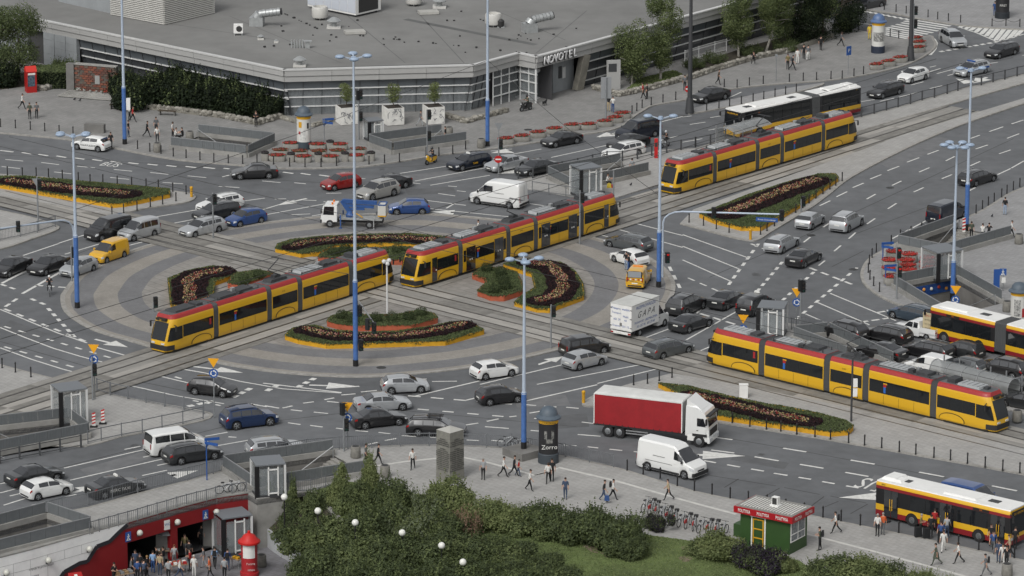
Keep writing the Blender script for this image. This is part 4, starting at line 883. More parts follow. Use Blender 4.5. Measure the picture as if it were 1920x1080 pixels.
CARS = [
 ('hatch', 'white', 171, 267,-60,-7, 'white hatchback parked at the kerb below the big blue lamp post'),
 ('sedan', 'black', 477, 320,-62, 2, 'black limousine alone on the road below the flower tubs'),
 ('hatch', 'red', 639, 339,-50, 8, 'red hatchback behind the tall lamp post'),
 ('sedan', 'black', 730, 341,-60, 12, 'black saloon half hidden behind the beige off-roader'),
 ('suv', 'beige', 708, 354,-60, 14, 'beige off-road car above the blue lift truck'),
 ('wagon', 'navy', 879, 301,-60, 12, 'dark blue estate taxi following the yellow scooter'),
 ('sedan', 'silver', 949, 304,-60, 12, 'silver saloon between the dark blue taxi and a dark saloon'),
 ('sedan', 'charcoal', 1006, 312,-60, 12, 'charcoal saloon beside the tram platform tip'),
 ('coupe', 'black', 1053, 259,-60, 11, 'black coupe passing the row of oval flower tubs'),
 ('minibus', 'navy', 1197, 241,-60, 11, 'dark blue people carrier next to the last oval flower tubs'),
 ('sedan', 'black', 1178, 264,-60, 11, 'black saloon squeezed between dark people carrier and white estate'),
 ('wagon', 'white', 1169, 280,-60, 12, 'pale silver estate car next to the platform guard fence'),
 ('sedan', 'black', 1332, 176,-58, 12, 'black saloon standing in the lay-by by the no entry sign'),
 ('wagon', 'black', 1660, 167,-56, 15, 'black estate car behind the articulated bus'),
 ('hatch', 'white', 1712, 139,-55, 15, 'small white hatchback near the oval tubs, upper right road'),
 ('wagon', 'silver', 1822, 127,-56, 13, 'silver police estate with a blue stripe'),
 ('wagon', 'black', 1878, 93,-56, 15, 'black estate car by the hatched triangle'),
 ('suv', 'silver', 1787, 70, 36, 20, 'silver off-road car coming out past the zebra crossing'),
 ('wagon', 'black', 1833, 330, 50,-15, 'black estate car driving away alone on the wide road'),
 ('hatch', 'silver', 1519, 410, 33,-19, 'small silver hatchback beside the triangular bed'),
 ('suv', 'silver', 1588, 412, 36,-19, 'pale silver sporty off-roader beside the small silver hatchback'),
 ('wagon', 'silver', 1466, 453, 36,-19, 'silver estate car at the point of the triangular bed'),
 ('sedan', 'black', 1507, 480, 36,-18, 'black saloon behind the silver estate, wide road'),
 ('sedan', 'charcoal', 1364, 558, 38,-17, 'charcoal saloon beside the black taxi at the dashed line'),
 ('mpv', 'black', 1417, 567, 38,-17, 'black people carrier taxi with a white roof sign'),
 ('suv', 'charcoal', 1287, 567, 36,-16, 'dark grey off-road car just ahead of the white box truck'),
 ('coupe', 'charcoal', 1296, 602, 44,-15, 'dark coupe beside the white box truck cab'),
 ('suv', 'black', 1580, 617,-56,-12, 'black off-road car first in the queue by the glass lift'),
 ('wagon', 'black', 1661, 623,-58,-12, 'black estate car in the queue behind the black off-roader'),
 ('wagon', 'bluegrey', 1711, 585,-54,-13, 'blue grey estate car ahead of the articulated bus'),
 ('wagon', 'black', 1739, 653,-58,-12, 'black estate car behind the white pickup'),
 ('hatch', 'charcoal', 1803, 653,-56,-12, 'charcoal hatchback under the front wheel of the bus'),
 ('sedan', 'black', 1652, 656,-58,-12, 'black saloon behind the stairwell railing'),
 ('hatch', 'grey', 1808, 683,-58,-12, 'grey hatchback in the last queue row'),
 ('suv', 'black', 1882, 687,-58,-12, 'black off-road car at the right end of the queue'),
 ('smallvan', 'white', 1742, 682,-56,-12, 'white van behind the tram stop shelter'),
 ('sedan', 'black', 1914, 722,-58,-12, 'black saloon cut by the right photo edge, behind the shelter'),
 ('wagon', 'charcoal', 1925, 750,-58,-12, 'charcoal estate cut by the right photo edge, nearest the tram'),
 ('wagon', 'grey', 1178, 452,-56,-11, 'grey estate car leaving at the right of the island'),
 ('hatch', 'white', 1180, 481,-48,-15, 'white hatchback stopped on the island by the yellow van'),
 ('mpv', 'black', 1097, 646, 58,-9, 'black people carrier crossing the lower right tracks'),
 ('hatch', 'silver', 1096, 671, 58,-14, 'silver hatchback next to the black people carrier on the tracks'),
 ('wagon', 'grey', 1254, 650, 58,-14, 'grey estate car on the lower right tracks'),
 ('hatch', 'white', 927, 690, 60,-9, 'white hatchback at the lower edge of the island'),
 ('hatch', 'silver', 759, 718, 62,-3, 'silver hatchback above the silver and black saloons'),
 ('sedan', 'silver', 717, 752, 62,-5, 'silver saloon side by side with a black saloon'),
 ('sedan', 'black', 709, 781, 62,-7, 'black saloon by the fence signal, below the silver saloon'),
 ('wagon', 'black', 818, 798, 60, 2, 'black estate with a rack on its roof'),
 ('hatch', 'black', 938, 738, 60,-7, 'black hatchback left of the tall lamp post'),
 ('hatch', 'black', 398, 723, 58, 6, 'black hatchback behind the roundabout sign pole'),
 ('suv', 'deepblue', 467, 779, 64,-8, 'dark blue off-road car on the near road'),
 ('minibus', 'white', 330, 825, 62,-9, 'white passenger van beside a dark estate'),
 ('wagon', 'charcoal', 361, 846, 62,-10, 'charcoal estate in front of the white passenger van'),
 ('wagon', 'silver', 517, 836, 62,-6, 'silver estate car behind the stairwell fence'),
 ('sedan', 'charcoal', 65, 888, 62,-13, 'charcoal saloon beside the white hatchback, lower left'),
 ('hatch', 'white', 88, 912, 62,-13, 'white hatchback on the lower left road'),
 ('sedan', 'charcoal', 217, 909, 62,-12, 'dark taxi saloon with lettered side behind the railing'),
 ('sedan', 'black', 21, 497,-48, 19, 'black saloon cut by the left photo edge'),
 ('sedan', 'black', 91, 494,-50, 18, 'black saloon ahead of the silver hatchback, left of island'),
 ('hatch', 'silver', 147, 498,-50, 18, 'silver hatchback in front of the yellow van'),
 ('smallvan', 'yellow', 204, 469,-50, 17, 'yellow van rounding the left side of the island'),
 ('vito', 'black', 203, 426,-54, 13, 'black van taxi at the left tracks'),
 ('berlingo', 'silver', 260, 428,-54, 13, 'silver people carrier beside the black van taxi'),
 ('wagon', 'white', 412, 379,-58, 11, 'white estate car, farthest of the five waiting'),
 ('wagon', 'charcoal', 405, 394,-58, 11, 'charcoal estate between white and silver estates'),
 ('wagon', 'silver', 379, 424,-58, 13, 'silver estate car nearest the left tracks'),
 ('hatch', 'blue', 461, 406,-58, 11, 'blue hatchback beside the silver estate'),
 ('hatch', 'blue', 767, 386,-56, 1, 'small blue hatchback behind the lift truck'),
 ('van', 'white', 935, 361,-66,-9, 'long white van passing behind the tram'),
 ('van', 'white', 1260, 857, 64, 15, 'white delivery van by the south kerb'),
 ('minibus', 'blue', 1822, 930, 62, 14, 'blue van hidden behind the near bus'),
 ('panelbus', 'navy', 1776, 394, 42,-15, 'dark blue van parked by the east kerb'),
 ('smallvan', 'yellow', 1198, 516, 16,-22, 'yellow breakdown van parked on the island'),
 ('sedan', 'charcoal', 1628, 4,-50, 10, 'dark car in the side street by the trees'),
]
CARO = {}
for i, (kind, col, cx, cy, dx, dy, lab) in enumerate(CARS):
 isl = (cx, cy) in ((1180, 481), (1198, 516))
 o = car(kind, col, cx, cy, dx, dy, lab, 'van' if kind in ('van', 'smallvan', 'panelbus', 'vito', 'minibus', 'berlingo') else 'car', z=.072 if isl else 0)
 CARO[lab] = o
for k in PROTO.values(): drop(k)
def cfind(s): return [o for l, o in CARO.items() if s in l][0]
def taxi(o, h, x=0.):
 k = MB(); k.box(x, 0, h+.09, .16, .55, .16, taper=.75); k.build('roof_sign', LET, o)
taxi(cfind('dark blue estate taxi'), 1.46, .1); taxi(cfind('black people carrier taxi'), 1.71, .2); taxi(cfind('dark taxi saloon'), 1.45)
for s in (1,-1):
 text('door_lettering', 'MERC TAXI', .34, LET, cfind('dark taxi saloon'), (-.1, s*.93, .6), (math.pi/2, 0, 0 if s<0 else math.pi))
 text('door_lettering', 'TAXI', .3, LETY, cfind('dark blue estate taxi'), (-.1, s*.93, .62), (math.pi/2, 0, 0 if s<0 else math.pi))
 text('door_lettering', 'EXPRESS', .3, LETB, cfind('white passenger van'), (.2, s*.99, .75), (math.pi/2, 0, 0 if s<0 else math.pi))
 text('door_lettering', 'NAUKA JAZDY', .26, LETD, cfind('white hatchback parked'), (-.1, s*.88, .62), (math.pi/2, 0, 0 if s<0 else math.pi))
 MB().box(-.1, s*.915, .74, 3.6, .015, .2).build('blue_stripe', SIGNBLUE, cfind('silver police'))
 text('door_lettering', 'POLICJA', .22, LET, cfind('silver police'), (-.1, s*.935, .74), (math.pi/2, 0, 0 if s<0 else math.pi))
k = MB(); k.box(.1, 0, 1.52, .22, 1.05, .12); k.build('light_bar', SIGNBLUE, cfind('silver police'))
k = MB(); k.box(1.5, 0, .95, .5, 1.1, .02); k.build('bonnet_panel', SIGNBLUE, cfind('silver police'))
o = cfind('rack on its roof')
k = MB()
for x in (-.55, .35): k.bar((x,-.62, 1.56), (x, .62, 1.56), .06, .04)
for y in (-.3, .0, .3): k.bar((-.7, y, 1.6), (.6, y, 1.6), .08, .05)
k.build('roof_rack', PLASTIC, o)
k = MB(); k.box(-.45, 0, 1.80, .16, .9, .1); k.build('light_bar', ORANGEL, cfind('yellow breakdown'))
k = MB(); k.box(-2.13, 0, 1.45, .02, 1.2, .55); k.build('rear_panel', mat('panel_grey', '#8b8f92', .4), cfind('yellow breakdown'))
for j in range(6):
 MB().box(-2.135,-.6+j*.24, .98, .02, .12, .14).build('reflective_block', RED if j%2 else LET, cfind('yellow breakdown'))
o = cfind('long white van')
for s in (1,-1): MB().box(.62, s*1.012, 1.78, .95, .02, .55).build('side_window', GLASS, o)
# ---------------------------------------------------------------- pickup with a hand-painted board
def wheels(root, spots, r, w=.24, rim=RIM):
 wm = MB().cyl((0,-w/2, 0), (0, w/2, 0), r, n=20).mesh('tyre', RUBBER, 40)
 k = MB(); k.cyl((0, w/2-.02, 0), (0, w/2+.012, 0), r*.58, r*.5, n=16); k.cyl((0, w/2, 0), (0, w/2+.06, 0), r*.22, n=10); rm = k.mesh('rim', rim, 40)
 for x, y in spots:
  o = ob('wheel', wm, root, (x, y, r), 0 if y>0 else math.pi); ob('rim', rm, o)
def lights(root, x, ys, z, m, name, sy=.2, sz=.14, sx=.04):
 for y in ys: MB().box(x, y, z, sx, sy, sz).build(name, m, root)
def at(root_name, label, cat, cx, cy, z, dx, dy, group=None, zz=0.):
 p = G(cx, cy, z); p.z = zz; return thing(root_name, label, cat, p, head(cx, cy, dx, dy), group)
WP = PAINTS['white']
o = at('pickup_truck', 'white pickup carrying a beige hand-painted board in the queue', 'pickup', 1722, 615, .7,-58,-12)
b = MB(); b.loft([[(x,-w, z0), (x, w, z0), (x, w*.98, z1), (x, w*.8, z2), (x,-w*.8, z2), (x,-w*.98, z1)] for x, w, z0, z1, z2 in ((2.25, .68, .35, .6, .68), (2.15, .8, .25, .75, .82), (1.2, .84, .22, .86, .92), (.55, .84, .22, .9, 1.4), (.2, .84, .22, .9, 1.5), (-.45, .84, .22, .9, 1.48), (-.6, .84, .22, .9, 1.0), (-.65, .84, .3, .62, .66))]); b.build('cab', WP, o, 30)
b = MB(); b.box(-1.45, 0, .62, 1.6, 1.66, .06); b.box(-1.45, .82, .85, 1.6, .05, .45); b.box(-1.45,-.82, .85, 1.6, .05, .45); b.box(-2.25, 0, .85, .05, 1.66, .45); b.box(-1.4, 0, .45, 1.7, 1.5, .3); b.build('load_bed', WP, o)
for s in (1,-1): MB().poly([(.95, s*.80, .95), (.1, s*.845, .95), (.1, s*.745, 1.4), (.5, s*.745, 1.38)]).build('side_window', GLASS, o)
for s in (1,-1): MB().poly([(.0, s*.845, .95), (-.42, s*.845, .95), (-.42, s*.745, 1.4), (.0, s*.745, 1.42)]).build('side_window', GLASS, o)
MB().poly([(1.18,-.66, .96), (1.18, .66, .96), (.58, .62, 1.42), (.58,-.62, 1.42)]).build('windscreen', GLASS, o)
wheels(o, [(1.45, .74), (1.45,-.74), (-1.35, .74), (-1.35,-.74)], .3, .18)
lights(o, 2.26, (-.55, .55), .6, HEADL, 'headlight'); lights(o,-2.28, (-.72, .72), .8, TAILL, 'tail_light')
t = thing('painted_board', 'beige board lettered in red and black standing on the pickup bed', 'board', o.location+Vector((0, 0, .65)), o.rotation_euler.z)
b = MB(); b.box(-1.35, .35, .85, 1.35, .05, 1.7); b.build('panel', mat('beige_board', '#b5a888', .7, var=.15, scale=3), t)
for s, z, tx, m_ in ((.34, 1.45, 'SZKLENIE', RED), (.3, 1.05, 'WYMIANA', LETD), (.3, .68, '501 207 25', LETD), (.22, .34, 'OKNA DRZWI', LETD)):
 text('lettering', tx, s*.7, m_, t, (-1.35, .385, z), (math.pi/2, 0, math.pi))
for s in (-.5, .5): MB().bar((-1.35+s, .32, .8), (-1.35+s,-.1, .05), .05, .05).build('strut', GREY, t)
# ---------------------------------------------------------------- red curtain-sided truck
o = at('articulated_truck', 'red curtain-sided lorry with a white cab by the south-east bed', 'lorry', 1226, 778, 1.9, 62, 7); o.scale = (.93, 1, 1)
CURT = mat('red_tarpaulin', '#8f1c22', .55, var=.12, scale=1.2, bump=.25)
b = MB(); n = 26
for s in (1,-1):
 P = []; F = []
 for i in range(n+1):
  x =-5.0+8.0*i/n; w = .02*math.sin(i*2.1)
  P += [(x, s*(1.25+w), 1.05), (x, s*(1.265+w*.4), 2.2), (x, s*1.255, 3.55)]
 for i in range(n): F += [(3*i, 3*i+3, 3*i+4, 3*i+1), (3*i+1, 3*i+4, 3*i+5, 3*i+2)]
 c = MB(); c.add(P, F); c.build('curtain', CURT, o, 60)
MB().box(-1.0, 0, 2.3, 7.98, 2.46, 2.5).build('cargo_body', mat('tarpaulin_grey', '#b2b3b1', .7), o)
k = MB(); k.loft([[(-5.02,-1.27, 3.5), (3.02,-1.27, 3.5), (3.02, 1.27, 3.5), (-5.02, 1.27, 3.5)], [(-5.02,-1.27, 3.58), (3.02,-1.27, 3.58), (3.02, 1.27, 3.58), (-5.02, 1.27, 3.58)], [(-4.95,-.9, 3.66), (2.95,-.9, 3.66), (2.95, .9, 3.66), (-4.95, .9, 3.66)]]); k.build('roof', mat('roof_tarpaulin', '#c8c9c6', .6, var=.1, scale=1), o)
for x in (-5.0, 3.0):
 for s in (1,-1): MB().box(x, s*1.24, 2.3, .08, .08, 2.5).build('corner_post', WHITEP, o)
k = MB(); k.box(-1, 0, .92, 8.0, 1.0, .22); k.box(-1, 1.2, .98, 8.05, .06, .14); k.box(-1,-1.2, .98, 8.05, .06, .14); k.build('chassis', PLASTIC, o)
for s in (1,-1):
 k = MB(); k.box(-1.1, s*1.18, .72, 2.0, .05, .1); k.box(-1.1, s*1.18, .5, 2.0, .05, .1); k.build('side_guard', STEEL, o)
for i in range(14):
 for s in (1,-1): MB().box(-4.7+i*.57, s*1.262, 1.05, .05, .015, .22).build('strap_buckle', PLASTIC, o)
b = MB()
prof = [(5.35, .45), (5.42, .9), (5.40, 1.6), (5.25, 2.35), (5.0, 2.9), (4.2, 3.25), (3.35, 3.35), (3.3, .9)]
b.add([(x, s*(1.2 if x<5.3 else 1.14), z) for s in (1,-1) for x, z in prof], [tuple(range(7,-1,-1)), tuple(range(8, 16))]+[(i, (i+1)%8, 8+(i+1)%8, 8+i) for i in range(8)]); b.build('cab', WP, o)
k = MB(); k.add([(4.7,-1., 3.05), (4.7, 1., 3.05), (3.4, 1.15, 3.3), (3.4,-1.15, 3.3), (4.2,-.9, 3.35), (4.2, .9, 3.35), (3.4, 1.1, 3.85), (3.4,-1.1, 3.85)], [(0, 1, 5, 4), (4, 5, 6, 7), (1, 2, 6, 5), (3, 0, 4, 7), (2, 3, 7, 6)]); k.build('wind_deflector', WP, o)
MB().add([(5.405,-1.02, 1.75), (5.405, 1.02, 1.75), (5.25, 1.0, 2.42), (5.25,-1.0, 2.42)], [(0, 1, 2, 3)]).build('windscreen', GLASS, o)
MB().box(5.30, 0, 2.65, .35, 2.2, .1).build('sun_visor', PLASTIC, o)
for s in (1,-1):
 MB().add([(5.15, s*1.212, 1.75), (4.35, s*1.212, 1.75), (4.35, s*1.212, 2.42), (4.95, s*1.212, 2.42)], [(0, 1, 2, 3)]).build('side_window', GLASS, o)
 d = MB().box(4.7, s*1.205, 1.3, .9, .012, .75).build('door', WP, o); MB().box(4.4, s*1.22, 1.4, .16, .03, .05).build('handle', PLASTIC, d)
 k = MB(); k.box(5.25, s*1.38, 2.2, .1, .25, .5); k.bar((5.25, s*1.2, 2.4), (5.25, s*1.38, 2.4), .05, .05); k.build('wing_mirror', PLASTIC, o)
 MB().box(3.9, s*1.1, .75, .8, .2, .5).build('side_tank', WHITEP, o); MB().box(4.6, s*1.17, 1.02, 1.3, .14, .2).build('wheel_arch', PLASTIC, o)
MB().box(5.44, 0, 1.2, .06, 1.7, .5).build('grille', PLASTIC, o); MB().box(5.40, 0, .6, .2, 2.35, .42).build('bumper', WP, o); MB().box(4.4, 0, .75, 2.0, 2.1, .5).build('underbody', UNDER, o)
lights(o, 5.5, (-.95, .95), .62, HEADL, 'headlight', .4, .2); MB().box(5.52, 0, .5, .02, .52, .11).build('number_plate', PLATE, o)
lights(o,-5.08, (-1, 1), 1.0, TAILL, 'tail_light', .3)
wheels(o, [(4.55, 1.08), (4.55,-1.08), (-2.7, 1.08), (-2.7,-1.08), (-3.75, 1.08), (-3.75,-1.08)], .5, .3)
# ---------------------------------------------------------------- white removal truck
o = at('box_truck', 'white box truck with blue and black lettering at the right of the island', 'truck', 1205, 590, 1.4, 50,-20)
b = MB(); b.box(-1.25, 0, 1.92, 4.3, 2.2, 2.3); b.build('cargo_box', WHITEP, o)
MB().box(-1.25, 0, 3.085, 4.36, 2.26, .05).build('roof', mat('box_roof', '#b9bab6', .6, var=.08, scale=1), o)
for y in (-.55, .55):
 d = MB().box(-3.415, y, 1.93, .03, 1.05, 2.2).build('rear_door', WHITEP, o); MB().box(-3.44, y*.12, 1.3, .03, .07, .3).build('handle', PLASTIC, d)
 for z in (1.1, 1.9, 2.7): MB().box(-3.44, y*1.9, z, .02, .2, .06).build('hinge', PLASTIC, d)
b = MB(); b.loft([[(x,-w, z0), (x, w, z0), (x, w, z1), (x, w*.84, z2), (x,-w*.84, z2), (x,-w, z1)] for x, w, z0, z1, z2 in ((2.85, .8, .45, .85, .95), (2.72, .94, .35, 1.05, 1.15), (2.1, .97, .32, 1.22, 1.32), (1.45, .97, .32, 1.28, 2.12), (1.2, .97, .32, 1.28, 2.22), (.93, .97, .32, 1.28, 2.22))]); b.build('cab', WP, o, 30)
MB().add([(2.09,-.8, 1.36), (2.09, .8, 1.36), (1.47, .76, 2.12), (1.47,-.76, 2.12)], [(0, 1, 2, 3)]).build('windscreen', GLASS, o)
for s in (1,-1):
 MB().add([(1.95, s*.955, 1.3), (1.02, s*.975, 1.3), (1.02, s*.84, 2.1), (1.42, s*.84, 2.08)], [(0, 1, 2, 3)]).build('side_window', GLASS, o)
 d = MB().box(1.5, s*.975, .85, 1.0, .012, .75).build('door', WP, o); MB().box(1.15, s*.99, 1.05, .16, .03, .05).build('handle', PLASTIC, d)
 MB().box(1.9, s*1.12, 1.5, .1, .18, .3).build('wing_mirror', PLASTIC, o)
MB().box(-.4, 0, .58, 5.6, 1.1, .3).build('chassis', PLASTIC, o); MB().box(-3.4, 0, .55, .1, 2.0, .22).build('rear_bumper', WHITEP, o)
lights(o,-3.46, (-.9, .9), .55, TAILL, 'tail_light', .26); lights(o, 2.84, (-.62, .62), .85, HEADL, 'headlight', .3, .2); MB().box(-3.46, .2, .55, .02, .52, .11).build('number_plate', PLATE, o)
wheels(o, [(2.05, .86), (2.05,-.86), (-1.9, .86), (-1.9,-.86)], .36, .26)
for s in (1,-1):
 rz = 0 if s<0 else math.pi; y = s*1.112; X =-1.2
 for tx, sz, z, m_, sh in (('PRZEPROWADZKI', .38, 2.72, LETB, .2), ('G A P A', .8, 2.05, LETD, .45), ('TRANSPORT  UBEZPIECZENIA', .27, 1.42, LETB, .2), ('501 057 94   601 29 60', .3, 1.05, LETB, .2)):
  text('lettering', tx, sz, m_, o, (X, y, z), (math.pi/2, 0, rz), shear=sh)
for y, z, tx, sz in ((.5, 2.7, 'Przepro', .3), (-.5, 2.7, 'wadzki', .3), (.45, 2.3, 'Transport', .24), (-.5, 2.05, 'Mebli', .26), (.4, 1.72, '601 29', .26), (-.5, 1.72, '60', .26), (.45, 1.15, 'Krajowe', .24), (-.5, 1.15, '501 12', .26)):
 text('lettering', tx, sz, LETB, o, (-3.445, y, z), (math.pi/2, 0,-math.pi/2))
# ---------------------------------------------------------------- cherry-picker truck
o = at('lift_truck', 'white truck carrying a folded blue lift boom and a basket', 'truck', 664, 402, 1.2,-62,-2, zz=.05)
BOOM = mat('boom_blue', '#2c4f86', .45, var=.1, scale=2)
b = MB(); b.loft([[(x,-w, z0), (x, w, z0), (x, w, z1), (x, w*.9, z2), (x,-w*.9, z2), (x,-w, z1)] for x, w, z0, z1, z2 in ((3.1, .8, .5, .9, 1.1), (3.05, .88, .45, 1.2, 1.3), (2.85, .9, .45, 1.3, 2.1), (2.7, .9, .45, 1.3, 2.2), (1.55, .9, .6, 1.3, 2.22), (1.5, .85, .6, 1.3, 2.1))]); b.build('cab', WP, o, 30)
MB().add([(3.06,-.78, 1.3), (3.06, .78, 1.3), (2.86, .74, 2.05), (2.86,-.74, 2.05)], [(0, 1, 2, 3)]).build('windscreen', GLASS, o)
for s in (1,-1):
 MB().add([(2.85, s*.905, 1.25), (1.8, s*.905, 1.25), (1.8, s*.84, 2.05), (2.75, s*.84, 2.05)], [(0, 1, 2, 3)]).build('side_window', GLASS, o)
 MB().box(3.0, s*1.02, 1.6, .1, .16, .32).build('wing_mirror', PLASTIC, o)
MB().box(3.05, 0, .62, .16, 1.8, .3).build('bumper', PLASTIC, o); lights(o, 3.14, (-.6, .6), .75, HEADL, 'headlight')
for y in (-.5, .5): MB().cyl((2.0, y, 2.22), (2.0, y, 2.4), .1, .08, 8).build('beacon', ORANGEL, o)
MB().box(-.6, 0, .62, 4.4, .9, .28).build('chassis', PLASTIC, o); MB().box(-.75, 0, .88, 4.1, 1.85, .1).build('deck', mat('deck_grey', '#8f9190', .7, var=.2, scale=2), o)
MB().lathe([(.45, .93), (.5, 1.1), (.35, 1.3), (.3, 1.5)], 12, (.35, 0, 0)).build('turret', BOOM, o)
k = MB(); k.bar((.35, 0, 1.3), (1.15, 0, 2.5), .34, .4); k.bar((1.1, .0, 2.45), (-2.2, 0, 2.35), .34, .36); k.bar((.8, .0, 2.05), (-1.9, 0, 1.95), .3, .26); k.bar((.6, 0, 1.7), (-1.0, 0, 1.72), .22, .2); k.build('boom', BOOM, o)
k = MB(); k.box(-2.75, 0, 1.72, .75, 1.3, 1.1); k.build('basket', mat('basket_grey', '#bdbcb6', .6), o)
k = MB()
for a, c in (((-3.1,-.62), (-2.4,-.62)), ((-3.1, .62), (-2.4, .62)), ((-3.1,-.62), (-3.1, .62)), ((-2.4,-.62), (-2.4, .62))): k.bar((*a, 2.3), (*c, 2.3), .1, .1)
k.build('basket_rim', BOOM, o); MB().box(-2.75, 0, 1.22, .77, 1.32, .12).build('basket_stripe', YEL, o)
for x, y in ((1.2, 1.05), (1.2,-1.05), (-2.0, 1.15), (-2.0,-1.15)):
 k = MB(); k.bar((x, y*.8, 1.3), (x-.05, y, .1), .1, .1); k.box(x-.05, y, .05, .28, .28, .05); k.build('stabiliser', BOOM if x>0 else STEEL, o)
k = MB(); k.bar((-.2, .4, 1.4), (-.9, .5, 1.0), .08, .08); k.box(-.1, .4, 1.45, .3, .25, .18); k.build('hydraulic_ram', YEL, o)
wheels(o, [(2.2, .8), (2.2,-.8), (-1.6, .8), (-1.6,-.8)], .38, .26)
# ---------------------------------------------------------------- trams
TY = mat('tram_yellow', '#d2a421', .35, coat=.4); TR = mat('tram_red', '#982a2a', .5, coat=.1, var=.1, scale=6); TROOF = mat('tram_roof', '#55585a', .7, var=.2, scale=1.5)
BELL = mat('bellows_rubber', (.065, .068, .07), .8); EQL = mat('roof_unit', '#9b9e9f', .5, var=.1, scale=2); EQD = mat('roof_gear', (.04, .042, .045), .6, var=.3, scale=4)
SEAMD = mat('seam_black', (.02, .018, .012), .7)
LOOPB = mat('mascot_free_decal_blue', '#2a63b0', .5)
HW = 1.175
TPROF = [(1.08, .17), (1.15, .28), (HW, .6), (HW, 1.2), (HW, 2.25), (1.16, 2.75), (1.12, 2.92), (1.05, 3.12), (.92, 3.24), (.8, 3.27)]
def tsection(root, xa, xb, nosea=0, noseb=0):
 """one tram body section between xa and xb; nose = +1 builds a cab end on that side"""
 b = MB()
 def ring(x, k=1., sl=0., sgn=1):
  f = lambda z: sl*max(0., (z-.95)/2.3)**1.15
  L = [(x-sgn*f(z), y*k, z) for y, z in TPROF]
  return L+[(p[0],-p[1], p[2]) for p in reversed(L)]
 if nosea: rings = [ring(xa, .68, .85,-1), ring(xa+.12, .80, .85,-1), ring(xa+.5, .93, .62,-1), ring(xa+1.25, 1., .2,-1), ring(xa+1.9)]
 else: rings = [ring(xa)]
 if noseb: rings += [ring(xb-1.9), ring(xb-1.25, 1., .2), ring(xb-.5, .93, .62), ring(xb-.12, .80, .85), ring(xb, .68, .85)]
 else: rings += [ring(xb)]
 n = len(rings[0]); P = [p for r in rings for p in r]
 F = []; M = []
 for k in range(len(rings)-1):
  for i in range(n):
   F.append((k*n+i, k*n+(i+1)%n, (k+1)*n+(i+1)%n, (k+1)*n+i))
   h = i if i<10 else n-2-i
   M.append(2 if i==9 else (1 if 5<h<9 else 0))
 base = len(P)
 for r, rev in ((0, 0), (len(rings)-1, 1)):
  for i in range(9):
   a, c = r*n+i, r*n+n-1-i
   F.append((a, a+1, c-1, c) if rev else (c, c-1, a+1, a)); M.append(1 if i>5 else 0)
 b.v = P; b.f = F; b.m = M
 return b.build('body_section', [TY, TR, TROOF], root, 34), rings
